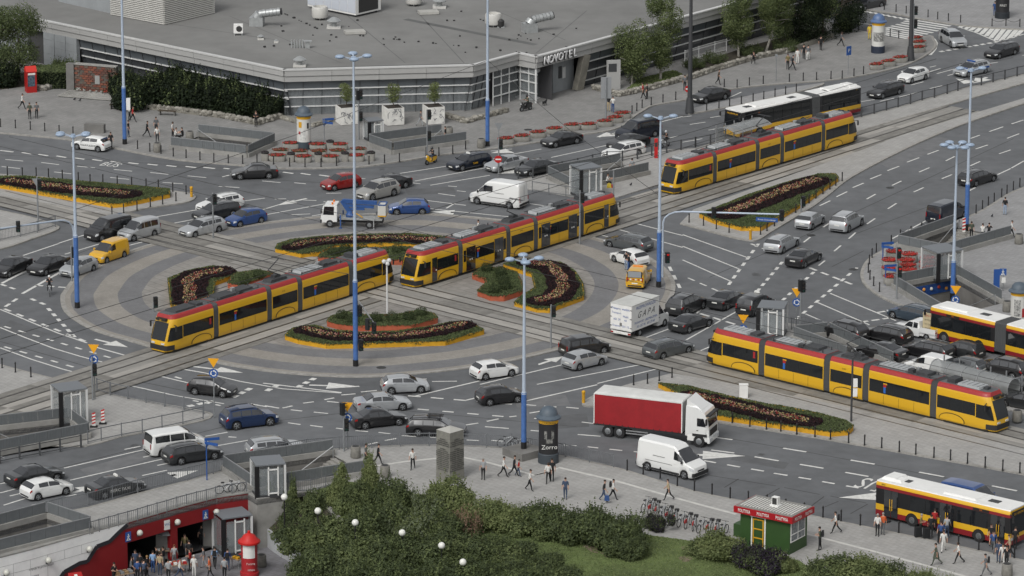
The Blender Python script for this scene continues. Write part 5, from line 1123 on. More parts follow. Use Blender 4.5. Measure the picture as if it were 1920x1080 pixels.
def tram(label, pa, pb, doors_side, group='yellow and red trams', seed=0):
 """pa, pb: photo pixels of the two ends of the near skirt"""
 a, c = G(*pa, .2), G(*pb, .2); d = (c-a); d.z = 0; d.normalize(); n = Vector((-d.y, d.x, 0))
 if n.y<0: n =-n
 m = (a+c)/2+n*HW; m.z = .09
 r = thing('articulated_tram', label, 'tram', m, math.atan2(d.y, d.x), group)
 rnd = random.Random(seed)
 near =-1 if Matrix.Rotation(-r.rotation_euler.z, 3, 'Z') @ n @ Vector((0, 1, 0))>0 else 1
 TL = 30.1; X = [(-15.05,-9.25), (-8.6,-2.35), (-1.7, 1.7), (2.35, 8.6), (9.25, 15.05)]
 for i, (x0, x1) in enumerate(X):
  s, _ = tsection(r, x0, x1, i==0, i==4)
  for sg in (1,-1):
   y = sg*(HW+.006); hasd = sg==doors_side
   w0, w1 = x0+(1.93 if i==0 else .07), x1-(1.93 if i==4 else .07)
   dl_ = []
   if hasd:
    if i in (1, 3): dl_ = [(x0+.45, x0+1.75), (x1-1.75, x1-.45)]
    if i==0: dl_ = [(x0+2.05, x0+2.75)]
    if i==4: dl_ = [(x1-2.75, x1-2.05)]
   spans = []; t = w0
   for e0, e1 in sorted(dl_):
    if e0-t>.2: spans.append((t, e0-.04))
    t = e1+.04
   if w1-t>.2: spans.append((t, w1))
   for e0, e1 in spans:
    k = max(1, round((e1-e0)/1.25))
    for j in range(k):
     q0, q1 = e0+(e1-e0)*j/k, e0+(e1-e0)*(j+1)/k
     MB().box((q0+q1)/2, y, 1.73, q1-q0-.03, .012, 1.03).build('window', WGLASS, r)
    MB().box((e0+e1)/2, y-sg*.008, 1.73, e1-e0, .014, 1.07).build('window_band', SEAMD, r)
   for e0, e1 in dl_:
    for j in range(2 if e1-e0>1 else 1):
     wd = (e1-e0)/(2 if e1-e0>1 else 1); q = e0+wd*(j+.5)
     dd = MB().box(q, y+sg*.01, 1.38, wd-.03, .03, 2.2).build('door', GLASS, r)
     MB().box(q+wd*.28*(1 if j==0 else -1), y+sg*.035, 1.3, .12, .015, .14).build('door_sticker', LET, dd)
   if i in (0, 2, 4):
    cx = {0: x0+4.2, 2: 0, 4: x1-4.2}[i]; k = MB(); P = []
    for j in range(13):
     t = math.pi*j/12; P.append((cx+1.25*math.cos(t), sg*(HW-.01), .33+.62*math.sin(t)**.8 if 0<j<12 else .33))
    k.poly([(p[0], sg*(HW+.03), p[2]) for p in P]); k.loft([P, [(p[0], sg*(HW+.03), p[2]) for p in P]], cap=(False, False), closed=False); k.build('wheel_cover', TY, r)
    k = MB()
    for p, q in zip(P, P[1:]): k.bar((p[0], sg*(HW+.03), p[2]), (q[0], sg*(HW+.03), q[2]), .05, .04)
    k.build('cover_seam', SEAMD, r)
   else:
    for q in (x0+1.55, x0+3.1, x0+4.65): MB().box(q, sg*(HW+.003), .72, .02, .01, .8).build('panel_seam', SEAMD, r)
   MB().box((x0+x1)/2, sg*1.06, .17, x1-x0-(1.4 if i in (0, 4) else 0), .1, .16).build('skirt', SEAMD, r)
  if i==0 or i==4:
   e = x0 if i==0 else x1; q = 1 if i==4 else -1
   fx = lambda z, k: e-q*(k*max(0., (z-.95)/2.3)**1.15)+q*.015
   P = [(fx(z, .85), y, z) for z in (1.12, 1.6, 2.1, 2.62) for y in (-.78, 0, .78)]
   k = MB(); k.add(P, [(j*3+i2, j*3+i2+1, j*3+i2+4, j*3+i2+3) for j in range(3) for i2 in range(2)]); k.build('windscreen', WGLASS, r, 60)
   for sg in (1,-1):
    g0 = lambda u, z: (e-q*u-q*(.85 if u<.1 else .83 if u<.2 else .62 if u<.6 else .2)*max(0., (z-.95)/2.3)**1.15, sg*(HW*(.70 if u<.1 else .82 if u<.2 else .94 if u<.6 else 1.)+.02), z)
    k = MB(); U = (.12, .5, 1.25); P = [g0(u, z) for z in (1.1, 1.7, 2.25) for u in U]+[(e-q*1.85, sg*(HW+.012), z) for z in (1.12, 1.72, 2.25)]
    k.add(P, [(0, 1, 4, 3), (1, 2, 5, 4), (3, 4, 7, 6), (4, 5, 8, 7), (2, 9, 10, 5), (5, 10, 11, 8)]); k.build('cab_window', WGLASS, r, 60)
    k = MB(); k.bar((e-q*.9, sg*1.1, 2.45), (e-q*.75, sg*1.48, 2.45), .05, .05); k.box(e-q*.72, sg*1.5, 2.2, .1, .12, .5); k.build('wing_mirror', PLASTIC, r)
    MB().box(e-q*.0, sg*.56, .86, .08, .36, .14).build('headlight', HEADL, r)
   k = MB(); k.loft([[(e-q*u+q*.05, sg2*w, z) for sg2, w, z in ((-1, w_, .3), (1, w_, .3), (1, w_, .72), (-1, w_, .72))] for u, w_ in ((0, .86), (.14, .99), (.55, 1.11), (.9, 1.165))]); k.build('bumper', PLASTIC, r)
   MB().box(e-q*.62, 0, 2.86, .5, 1.1, .2).build('destination_display', SEAMD, r); text('line_number', '24', .24, LETY, r, (e-q*.34, 0, 2.84), (math.pi/2, 0, math.pi/2 if q>0 else -math.pi/2))
 for x0, x1 in zip([x[1] for x in X], [x[0] for x in X[1:]]):
  k = MB(); nf = 8
  rings = []
  for j in range(2*nf+1):
   x = x0-.01+(x1-x0+.02)*j/(2*nf); kk = .985 if j%2 else .955
   L = [(x, y*kk, .25+(z-.25)*(.99 if j%2 else .97)) for y, z in TPROF]; rings.append(L+[(p[0],-p[1], p[2]) for p in reversed(L)])
  k.loft(rings); k.build('bellows', BELL, r)
 def rb(x, y, sx, sy, sz, m, nm='roof_unit'):
  k = MB(); k.box(x, y, 3.27+sz/2, sx, sy, sz, taper=.94); u = k.build(nm, m, r)
  if sx>1.2 and m is EQL:
   for j in range(int(sx/.5)): MB().box(x-sx/2+.4+j*.5, y, 3.27+sz+.008, .04, sy*.8, .016).build('rib', EQD, u)
 rb(-12.2, 0, 2.6, 1.3, .16, EQL if seed else EQD); rb(-10.3, 0, .8, 1.1, .22, EQD); rb(-6.8, 0, 2.2, 1.3, .20, EQD if seed==0 else EQL); rb(-4.2, .1, 1.6, 1.2, .22, EQD); rb(-5.2,-.5, .5, .4, .3, EQD); rb(-5.1, .4, .4, .3, .34, VENT)
 rb(0, 0, 2.2, 1.0, .22, EQD); rb(.3, .2, .8, .5, .42, EQD); rb(4.3, 0, 2.8, 1.35, .20, EQL); rb(7.2, .1, 1.3, 1.2, .24, EQD); rb(6.1,-.3, .5, .5, .34, EQD); rb(6.2, .45, .35, .35, .3, VENT); rb(12.0, 0, 2.2, 1.3, .18, EQL); rb(10.2, 0, .8, 1.1, .36, EQD); rb(13.4, 0, .4, .5, .2, EQD)
 for x in (-8.1,-2.9, 2.9, 8.1):
  for y in (-.6, .6): MB().cyl((x, y, 3.25), (x, y, 3.52), .06, .05, 6).build('insulator', EQD, r)
 k = MB()
 for y in (-.75, .75):
  k.bar((-9.6, y, 3.42), (-3.2, y, 3.40), .05, .05); k.bar((2.6, y, 3.42), (9.0, y, 3.42), .05, .05)
 k.build('cable_tray', EQD, r)
 k = MB(); k.bar((-.9,-.45, 3.5), (.9,-.45, 3.5), .05, .05); k.bar((-.9, .45, 3.5), (.9, .45, 3.5), .05, .05); k.bar((.7, 0, 3.55), (-.9, 0, 4.35), .08, .08); k.bar((-.9, 0, 4.35), (.55, 0, 5.15), .06, .06); k.bar((.55,-.8, 5.18), (.55, .8, 5.18), .06, .04); k.bar((.35,-.75, 5.18), (.35, .75, 5.18), .05, .04); k.build('pantograph', EQD, r)
 for sg in (1,-1):
  for x in (-6.5, 4.0):
   s = MB(); s.box(x, sg*(HW+.016), 1.52, .22, .008, .5, m=0); s.box(x+.02, sg*(HW+.016), 1.9, .3, .008, .24, m=1); s.box(x+.05, sg*(HW+.016), 2.06, .4, .008, .12, m=2); s.build('window_sticker', [LOOPB, RED, YEL], r)
  MB().box(-9.7, sg*(HW+.016), 1.85, .22, .008, .55).build('window_sticker', RED, r)
  text('fleet_number', '3142', .2, SEAMD, r, (-.2, sg*(HW+.03), 2.52), (math.pi/2, 0, 0 if sg<0 else math.pi))
 return r
def side_of(pa, pb):   # local y sign of the side that faces the camera
 a, c = G(*pa), G(*pb); d = c-a; n = Vector((-d.y, d.x)); return -1 if n.y>0 else 1
T1 = tram('tram entering from the left end of the island, doors shut', (320, 662), (738, 530), 1, seed=0)
T2 = tram('tram in the island centre showing black double doors', (798, 536), (1152, 424),-1, seed=1)
T3 = tram('tram at the lower right beside the south-east flower bed', (1340, 685), (1843, 808), 1, seed=2)
T4 = tram('tram at the upper right platform beside the articulated bus', (1282, 361), (1598, 268), 1, seed=3)
# ---------------------------------------------------------------- buses
BW = mat('bus_roof_white', '#d9d9d6', .5, var=.06, scale=.8); BR = mat('bus_red', '#7d1a20', .4, coat=.3)
def bus(label, cx, cy, dx, dy, L, art=None, livery=0, num='517', doors=(), group=None, axles=None):
 r = at('articulated_bus' if art else 'city_bus', label, 'bus', cx, cy, 1.5, dx, dy, group)
 W = 1.27; f = L/2
 secs = [(-f, f)] if not art else [(-f,-f+art-.6), (-f+art+.6, f)]
 if livery==0: bands = [(.3, .62, BR), (.62, 1.12, TY), (1.12, 2.86, BLACK), (2.86, 3.0, BW)]
 else: bands = [(.3, .72, BR), (.72, 1.2, TY), (1.2, 2.42, BLACK), (2.42, 2.66, BR), (2.66, 2.92, TY), (2.92, 3.0, BW)]
 for si, (x0, x1) in enumerate(secs):
  nose = si==len(secs)-1
  def y_of(z): return W if z<2.7 else W-.13*((z-2.7)/.3)**1.5
  b = MB(); ms = []; zs = [bands[0][0]]+[q[1] for q in bands]; P = []
  rings = []
  for x, k in ((x0, .97), (x0+.08, 1.), (x1-.2, 1.), (x1, .95)):
   Lr = [(x+(-.12*max(0, (z-1.3)/1.7) if nose and x>x1-.5 else 0), y_of(z)*k, z) for z in zs]
   rings.append(Lr+[(p[0],-p[1], p[2]) for p in reversed(Lr)])
  n = len(rings[0]); nb = len(zs); P = [p for q in rings for p in q]; F = []; M = []; mats = [q[2] for q in bands]+[BW]
  for j in range(3):
   for i in range(n):
    F.append((j*n+i, j*n+(i+1)%n, (j+1)*n+(i+1)%n, (j+1)*n+i)); h = i if i<nb-1 else (n-2-i); M.append(len(bands) if i==nb-1 or i==n-1 else h)
  for j in (0, 3):
   for i in range(nb-1):
    a, c = j*n+i, j*n+n-1-i; F.append((a, a+1, c-1, c)); M.append(i)
  b.v, b.f, b.m = P, F, M; b.build('body', mats, r, 30)
  zw0, zw1 = (1.2, 2.36) if livery else (1.2, 2.75)
  for sg in (1,-1):
   t = x0+.35;
   while t<x1-.7:
    e = min(t+1.38, x1-.3)
    if not (sg in [d_[0] for d_ in doors] and any(abs((t+e)/2-d_[1])<1.1 for d_ in doors if d_[0]==sg)):
     MB().box((t+e)/2, sg*(W+.006), (zw0+zw1)/2, e-t-.05, .012, zw1-zw0).build('window', WGLASS, r)
    t = e
  k = MB(); k.box((x0+x1)/2+(1.2 if nose else -.3), 0, 3.07, 3.0, 1.7, .14, taper=.92); k.build('roof_unit', BW, r)
  for q in (x0+1.9, x1-2.2): MB().box(q, 0, 3.01, .9, .6, .06).build('roof_hatch', EQD, r)
  if si==0:
   k = MB(); k.box(x0+.8, .1, 3.1, 1.3, 1.7, .22, taper=.8); k.box(x0+1.5,-.2, 3.08, .9, 1.2, .16, taper=.7); k.build('engine_cover', BW, r)
 for sg, q in doors:
  for j in (-1, 1):
   d_ = MB().box(q+j*.32, sg*(W+.012), 1.38, .6, .03, 2.1).build('door', GLASS, r); MB().box(q+j*.1, sg*(W+.03), 1.3, .04, .03, .9).build('handle', LETY, d_)
 if art:
  k = MB(); rings = []; xa, xb =-f+art-.62,-f+art+.62
  for j in range(15):
   x = xa+(xb-xa)*j/14; w = W*(.97 if j%2 else .93); h = 3.0 if j%2 else 2.93
   rings.append([(x,-w, .4), (x, w, .4), (x, w, h-.1), (x, w-.12, h), (x,-w+.12, h), (x,-w, h-.1)])
  k.loft(rings); k.build('bellows', BELL, r)
 e = f
 MB().add([(e+.03,-1.12, 1.05), (e+.03, 1.12, 1.05), (e-.07, 1.08, 2.35), (e-.07,-1.08, 2.35)], [(0, 1, 2, 3)]).build('windscreen', WGLASS, r)
 MB().box(e-.07, 0, 2.62, .1, 1.9, .36).build('destination_display', BLACK, r); text('route_number', num+' CENTRUM', .24, LETY, r, (e-.012, 0, 2.6), (math.pi/2, 0, math.pi/2))
 for sg in (1,-1):
  MB().box(e-2.6, sg*(W+.02), 2.55, 1.4, .02, .2).build('side_display', BLACK, r); text('route_number', num, .18, ORANGEL, r, (e-2.6, sg*(W+.034), 2.55), (math.pi/2, 0, 0 if sg<0 else math.pi))
  text('fleet_number', '8'+num, .18, SEAMD if livery else LETY, r, (-e+.7, sg*(W+.01 if livery else W+.012), 2.78 if livery else 2.7), (math.pi/2, 0, 0 if sg<0 else math.pi))
  k = MB(); k.bar((e-.1, sg*1.2, 2.7), (e+.35, sg*1.42, 2.65), .05, .05); k.box(e+.35, sg*1.42, 2.4, .1, .2, .45); k.build('wing_mirror', PLASTIC, r)
 lights(r, e+.01, (-.95, .95), .75, HEADL, 'headlight', .4, .2); lights(r,-e-.01, (-1.05, 1.05), 1.0, TAILL, 'tail_light', .2, .4)
 MB().box(e-.02, 0, .48, .1, 2.3, .34).build('bumper', BR if livery else TY, r); MB().box(-e+.01, 0, 1.9, .05, 2.0, .9).build('rear_window', WGLASS, r); MB().box(0, 0, .45, L-.6, 2.2, .3).build('underbody', UNDER, r)
 ax = [e-2.75,-e+3.3] if not art else [e-2.75,-f+art+2.1,-e+3.4]
 if axles: ax = [e-q for q in axles]
 for x in ax:
  for sg in (1,-1):
   k = MB(); P = [(x+.6*math.cos(math.pi*j/10), sg*(W+.004), .32+.72*math.sin(math.pi*j/10)) for j in range(11)]; k.poly(P); k.build('wheel_arch', UNDER, r)
 wheels(r, [(x, sg*1.14) for x in ax for sg in (1,-1)], .48, .28, rim=mat('steel_wheel', '#6c6f70', .5, metal=.4))
 return r
B1 = bus('articulated bus with black windows and red skirt behind the upper tram', 1487, 208,-58, 12.5, 18., 6.8, 0, '700')
B2 = bus('articulated bus with red and yellow bands leaving the right queue', 1893, 632,-58,-14, 15.6, 7.9, 1, '507', axles=(1.7, 5.5, 11.))
o = bus('near city bus boarding passengers at the lower right stop', 1784, 957, 62, 14.5, 12., None, 1, '501', doors=[(-1, 4.9), (-1, .4), (-1,-4.6)])
print('vehicles', len(bpy.data.objects))
# ------------------------------------------------------------------ street furniture
def ring_n(p, d): return p
def put(name, label, cat, px, py, z=.12, rz=0., group=None): return thing(name, label, cat, G(px, py, z), rz, group)
# bollards: one mesh, one object each
BOL = MB().lathe([(.085, 0), (.085, .06), (.06, .08), (.055, .74), (.075, .76), (.075, .82), (.05, .88), (.02, .93)], 8).mesh('bollard', BLACK, 40)
ORD = 'first second third fourth fifth sixth seventh eighth ninth tenth eleventh twelfth thirteenth fourteenth fifteenth sixteenth seventeenth eighteenth nineteenth twentieth'.split()
YBOL = MB().lathe([(.13, 0), (.13, .8), (.16, .82), (.16, .98), (.1, 1.04)], 10).mesh('bollard', YEL, 40)
def bollards(pts, where, z=.12):
 for i, (a, b) in enumerate(sorted(pts)):
  p = G(a, b, z); tag(ob('bollard', BOL, None, (p.x, p.y, z)), ORD[i]+' black bollard from the left '+where, 'bollard', 'bollards '+where)
bollards([(1, 238), (29, 240), (57, 243), (84, 246), (111, 250), (137, 253), (258, 279), (281, 284), (302, 288)], 'along the upper left kerb')
bollards([(325, 293), (349, 296), (375, 300), (401, 303), (428, 306), (455, 307), (482, 305)], 'below the upper left stairwell')
bollards([(513, 308), (543, 312), (572, 313), (602, 313), (631, 311), (692, 308), (721, 306), (749, 303)], 'in front of the red flower tubs')
bollards([(799, 292), (823, 292), (849, 288), (873, 280), (898, 277)], 'behind the yellow scooter')
bollards([(1185, 213), (1194, 208), (1204, 202), (1221, 197), (1243, 192), (1267, 187)], 'on the kerb by the hotel sign board')
bollards([(1358, 163), (1382, 164), (1405, 160), (1431, 157), (1480, 153), (1506, 151), (1531, 150), (1558, 148), (1579, 147), (1601, 143), (1619, 139)], 'along the back of the lay-by')
bollards([(1325, 207), (1348, 203), (1368, 199), (1390, 195), (1412, 190), (1432, 186), (1453, 181), (1473, 177), (1493, 172)], 'on the narrow strip between lay-by and bus')
bollards([(1658, 18), (1680, 22), (1699, 25), (1719, 28), (1740, 32), (1758, 36), (1778, 39), (1801, 42), (1860, 49), (1886, 48), (1912, 50)], 'on the far pavement, top right corner')
bollards([(1610, 57), (1669, 68), (1685, 72)], 'by the domed column at the zebra crossing')
bollards([(14, 328), (42, 330), (68, 330), (91, 332), (117, 335), (147, 339), (169, 343), (193, 343), (220, 346), (247, 348), (274, 351), (297, 353), (324, 359), (349, 364)], 'behind the upper left flower bed')
bollards([(210, 404), (232, 399), (257, 394), (282, 388), (305, 383), (330, 377)], 'in front of the upper left flower bed')
bollards([(1292, 417), (1319, 423), (1343, 429), (1367, 436), (1426, 440), (1438, 433), (1452, 424), (1466, 415), (1492, 399), (1505, 390), (1517, 381), (1530, 372), (1543, 364), (1556, 355), (1567, 348), (1579, 339)], 'round the triangular bed')
bollards([(1749, 427), (1728, 434), (1708, 441), (1688, 447), (1671, 458), (1643, 473), (1635, 483), (1630, 495), (1628, 511), (1631, 524), (1638, 536), (1649, 547)], 'round the east kerb by the red tubs')
bollards([(1830, 400), (1842, 392), (1853, 385), (1864, 378), (1878, 370), (1888, 363), (1900, 356), (1912, 350)], 'along the east kerb, upper right')
bollards([(1373, 793), (1406, 800), (1437, 805), (1464, 809), (1494, 814), (1528, 819), (1557, 824), (1591, 830), (1621, 835), (1653, 840), (1686, 847), (1717, 852), (1751, 858), (1782, 863), (1814, 869), (1847, 876), (1880, 882), (1912, 887)], 'along the south-east bed and tram strip')
bollards([(1302, 920), (1335, 927), (1369, 934), (1403, 941), (1438, 948), (1473, 956), (1508, 963), (1543, 970), (1577, 977), (1613, 985), (1685, 999), (1759, 1017), (1797, 1024), (1835, 1031), (1902, 1046)], 'on the south kerb from kiosk to bus stop')
bollards([(1176, 882), (1206, 889), (1238, 897), (1270, 911)], 'on the south kerb behind the white van')
bollards([(4, 690), (29, 698), (58, 707)], 'on the lower left island edge', .06)
bollards([(1188, 722), (1214, 719), (1236, 714), (1260, 708)], 'behind the red lorry')
for x, y, w in ((359, 369, 'at the tip of the upper left bed'), (1407, 449, 'at the point of the triangular bed'), (1094, 755, 'on the island tip left of the red lorry')):
 p = G(x, y, .12); tag(ob('bollard', YBOL, None, (p.x, p.y, .12)), 'thick yellow bollard '+w, 'bollard')
# railings
def railing(name, label, cat, pts, h=1.05, posts=True, bars=True, z=.12, m=GREY, pw=.08, mid=True, z0=None, group=None):
 L_ = GS(pts, z); base = L_[0].copy(); t = thing(name, label, cat, base, 0, group); L_ = [p-base for p in L_]
 pm = MB().box(0, 0, h/2+.02, pw, pw, h+.04).mesh('post', m)
 for p in L_: ob('post', pm, t, (p.x, p.y, 0))
 for a, b in zip(L_, L_[1:]):
  d, n, L = frame(a, b)
  if mid:
   k = MB(); k.bar((a.x, a.y, h-.04), (b.x, b.y, h-.04), .05, .06); k.build('top_rail', m, t); k = MB(); k.bar((a.x, a.y, .16), (b.x, b.y, .16), .05, .05); k.build('bottom_rail', m, t)
  if bars:
   k = MB(); c_ = max(2, int(L/.16))
   for j in range(1, c_):
    p = a+d*L*j/c_; k.bar((p.x, p.y, .16), (p.x, p.y, h-.06), .022, .022, up=d)
   o = k.build('bars', m, t); o['kind'] = 'stuff'
 return t
RAILC = mat('railing_grey', '#6a6d70', .5, metal=.2)
near_l = [(23, 987), (70, 970), (117, 958), (165, 950), (211, 937), (258, 924), (305, 912), (352, 901), (400, 889), (448, 876)]
railing('barred_railing', 'barred railing along the near left kerb above the underpass', 'railing', near_l, 1.1, m=RAILC)
railing('barred_railing', 'barred railing curving along the south kerb past the obelisk', 'railing', [(448, 876), (520, 858), (575, 848), (636, 843), (697, 840), (751, 837), (805, 836), (858, 837), (912, 839), (963, 842), (1012, 849), (1060, 857), (1105, 867), (1150, 876)], 1.1, m=RAILC)
railing('barred_railing', 'barred railing on top of the red underpass wall', 'railing', [(168, 1002), (186, 997), (204, 992), (222, 987), (240, 982), (258, 977), (277, 971), (295, 966), (313, 961), (332, 955), (350, 950), (369, 945), (387, 941), (405, 936), (435, 930), (462, 926)], 1.0, m=RAILC)
railing('guard_rail', 'guard rail on the back edge of the lower left island', 'railing', [(182, 733), (207, 741), (240, 748), (274, 755), (309, 762), (345, 769), (382, 776)], 1.1, bars=False, z=.06, m=RAILC, pw=.12)
railing('guard_rail', 'guard rail on the front edge of the lower left island', 'railing', [(381, 786), (343, 795), (304, 803), (267, 811), (228, 818), (190, 826), (165, 832)], 1.1, bars=False, z=.06, m=RAILC)
railing('guard_rail', 'thick-posted guard rail below the lower left stairwell', 'railing', [(152, 838), (113, 846), (75, 853), (37, 860), (0, 868)], 1.0, bars=False, z=.06, m=DKGREY, pw=.14)
railing('guard_rail', 'long black guard rail on the upper right tram platform', 'railing', [(1304, 276), (1332, 271), (1360, 262)] , 1.05, bars=False, m=DKGREY, pw=.16)
railing('guard_rail', 'black guard rail from the bus tail to the right photo edge', 'railing', [(1590, 225), (1615, 219), (1639, 213), (1662, 207), (1684, 201), (1707, 195), (1729, 188), (1752, 183), (1776, 176), (1796, 170), (1820, 163), (1840, 160), (1862, 154), (1884, 149), (1907, 143), (1930, 138)], 1.05, bars=False, m=DKGREY, pw=.16)
railing('guard_rail', 'black guard rail on the left part of the tram platform', 'railing', [(972, 335), (999, 334), (1026, 329), (1054, 322), (1083, 316), (1111, 309), (1138, 303), (1167, 302), (1195, 298), (1222, 292), (1250, 286), (1277, 281), (1304, 276)], 1.05, bars=False, m=DKGREY, pw=.16)
railing('guard_rail', 'thin rail on the near edge of the tram platform tip', 'railing', [(998, 359), (1029, 364), (1061, 368), (1090, 372)], 1.05, bars=False, m=RAILC)
railing('barred_railing', 'barred railing by the glass lift behind the lower right tram', 'railing', [(1484, 618), (1510, 616), (1540, 623), (1560, 630)], 1.1, m=RAILC)
railing('barred_railing', 'barred railing at the far left street corner', 'railing', [(0, 452), (38, 444), (70, 436), (104, 425)], 1.1, m=RAILC)
railing('barred_railing', 'barred railing behind the near glass lift, above the concrete wall', 'railing', [(540, 925), (583, 922), (610, 915), (640, 905)], 1.0, m=RAILC)
railing('barred_railing', 'pale railing beside the birch trees', 'railing', [(1284, 118), (1310, 110), (1340, 101), (1362, 96)], 1.4, m=HMUL)
# chains between the first east bollards
def chain(pts, label):
 L_ = GS(pts, .12); base = L_[0].copy(); k = MB()
 for a, b in zip(L_, L_[1:]):
  P = []
  for j in range(7):
   u = j/6; p = a.lerp(b, u)-base; P.append((p.x, p.y, .78-.28*(1-(2*u-1)**2)))
  for p, q in zip(P, P[1:]): k.bar(p, q, .035, .035)
 tag(k.build('chain', BLACK, None, None, base), label, 'chain')
chain([(1749, 427), (1728, 434), (1708, 441), (1688, 447)], 'black chain hung between the bollards by the wide stairs'); chain([(1860, 49), (1886, 48), (1912, 50)], 'black chain hung between bollards on the far pavement')
# lamp posts
LBULB = mat('lamp_cover', '#8fa0b4', .4)
def lamp(px, py, H, arms, label, z=.12, zb=5.0, plinth=False, r=.215, arm=.8, rot=0.):
 t = put('lamp_post', label, 'lamp post', px, py, z, rot, 'tall blue and grey lamp posts')
 o = .6 if plinth else 0.
 MB().cyl((0, 0, o), (0, 0, zb), r*1.02, r, 12).build('lower_shaft', BLUE, t, 40); MB().cyl((0, 0, o+.0), (0, 0, o+.55), r*1.12, r*1.12, 12).build('foot', BLACK, t, 40)
 MB().cyl((0, 0, zb), (0, 0, H), r*.72, r*.42, 12).build('upper_shaft', LAMPBLUE, t, 40); MB().cyl((0, 0, zb-.1), (0, 0, zb+.12), r*1.05, r*.8, 12).build('collar', LAMPBLUE, t, 40)
 if plinth: MB().box(0, 0, .3, 2.4, 2.4, .6, .7).build('plinth', CONC_D, t)
 for a in arms:
  c_, s_ = math.cos(a), math.sin(a); k = MB(); k.bar((0, 0, H-.1), (c_*arm, s_*arm, H+.12), .09, .09); ar = k.build('arm', LAMPBLUE, t)
  MB().sph((c_*(arm+.35), s_*(arm+.35), H+.15), .42, 12, 6, (1, .8, .45)).build('lamp_head', LBULB, ar, 60)
 if arms: MB().cyl((0, 0, H-.12), (0, 0, H+.14), .26, .2, 12).build('cap', LBULB, t, 40)
 return t
A6 = [R(a) for a in (0, 60, 120, 180, 240, 300)]; A4 = [R(a) for a in (10, 95, 190, 275)]; A2 = [0, math.pi]
LP1 = lamp(234, 270, 24, [], 'blue based lamp post by the white parked hatchback, top cut by the frame', zb=6.0)
LP2 = lamp(145, 577, 15.7, [R(12), R(-14), R(168), R(194)], 'lamp post at the left edge of the island', z=.07, zb=6.6)
LP3 = lamp(667, 686, 26.7, A4, 'tallest lamp post at the lower edge of the island', z=.07, zb=7.5)
lamp(914, 274, 24, [], 'blue based lamp post in front of the hotel entrance, top cut by the frame', zb=4.9)
lamp(982, 854, 16.0, A4, 'lamp post on a concrete block beside the black advertising column', zb=5.2, plinth=True)
LP6 = lamp(1235, 538, 15.7, [R(5), R(175)], 'lamp post at the right edge of the island by the yellow van', z=.07, zb=5.2)
lamp(1812, 430, 15.5, [R(8), R(180)], 'lamp post at the east kerb behind the dark blue van', zb=4.5, arm=.7)
lamp(1786, 560, 14.0, A6, 'many-headed lamp post beside the east underpass stairs', zb=3.5)
def darkpost(px, py, H, label):
 t = put('lamp_post', label, 'lamp post', px, py); MB().cyl((0, 0, 0), (0, 0, 1.6), .5, .34, 10).build('foot', DKGREY, t, 40); MB().cyl((0, 0, 1.6), (0, 0, H), .26, .14, 10).build('shaft', DKGREY, t, 40); return t
DP1 = darkpost(1293, 211, 16, 'dark lamp post beside the no entry sign'); DP2 = darkpost(1707, 113, 14, 'dark lamp post by the zebra crossing tubs')
LP1_ = LP1
k = MB(); k.box(.45, 0, 4.2, .4, .4, 1.2); k.build('switch_box', WHITEP, LP1)
# advertising columns
def adcol(px, py, label, drum, H=3.3, r=.62, cap=None, band='#d9a520', z=.12, base='#2b3238'):
 cap = cap or mat('column_cap', '#4d5862', .55, var=.1, scale=2); t = put('advertising_column', label, 'advertising column', px, py, z, 0, 'advertising columns')
 b_ = mat('column_base'+base, base, .6); MB().lathe([(r*1.08, 0), (r*1.08, H*.2), (r*.98, H*.22)], 20).build('base', b_, t, 40); MB().lathe([(r, H*.22), (r, H*.88)], 20).build('poster_drum', drum, t, 40)
 MB().lathe([(r*1.03, H*.88), (r*1.03, H*.97)], 20).build('band', mat('band'+band, band, .5), t, 40)
 MB().lathe([(r*1.3, H*.97), (r*1.32, H*1.0), (r*.98, H*1.05), (r*.9, H*1.13), (r*.6, H*1.2), (r*.1, H*1.235)], 20).build('dome', cap, t, 40)
 return t
def posters(t, H, r, items):
 for a, z0, z1, w, m_ in items:
  k = MB(); P = []
  n = 5
  for j in range(n+1):
   q = a+w*(j/n-.5); P += [(math.cos(q)*(r+.012), math.sin(q)*(r+.012), z0), (math.cos(q)*(r+.012), math.sin(q)*(r+.012), z1)]
  k.add(P, [(2*j, 2*j+2, 2*j+3, 2*j+1) for j in range(n)]); k.build('poster', m_, t, 60)
def curved(t, s, sz, m_, r, a, z):
 text('poster_lettering', s, sz, m_, t, (math.cos(a)*(r+.06), math.sin(a)*(r+.06), z), (math.pi/2, 0, a+math.pi/2))
DRW = mat('poster_white', '#c9c9c4', .6); DRB = mat('poster_black', (.018, .018, .02), .5); PGR = mat('poster_grey', '#8c8c88', .6, col2='#2b2b2b', scale=4); CA =-math.pi/2
t = adcol(570, 278, 'advertising column with white posters among the red flower tubs', DRW, 3.6, .72, base='#39434b'); posters(t, 3.6, .72, [(CA-.5, 2.3, 2.9, .5, YEL), (CA-.1, 1.0, 2.1, .9, mat('poster_pale', '#a9aaa8', .6, col2='#d8d8d4', scale=3)), (CA+.65, 2.2, 2.8, .3, DRB), (CA+.5, 1.5, 2.0, .4, LET), (CA-.6, 1.6, 1.9, .3, RED)]); k = MB()
t = adcol(1646, 98, 'advertising column with a blue dome by the zebra crossing', DRW, 3.6, .72, base='#252d3d', cap=mat('column_cap_blue', '#50668a', .4)); posters(t, 3.6, .72, [(CA, 1.35, 2.4, 1.8, mat('poster_crowd', '#b5b5b1', .6, col2='#262626', scale=6))])
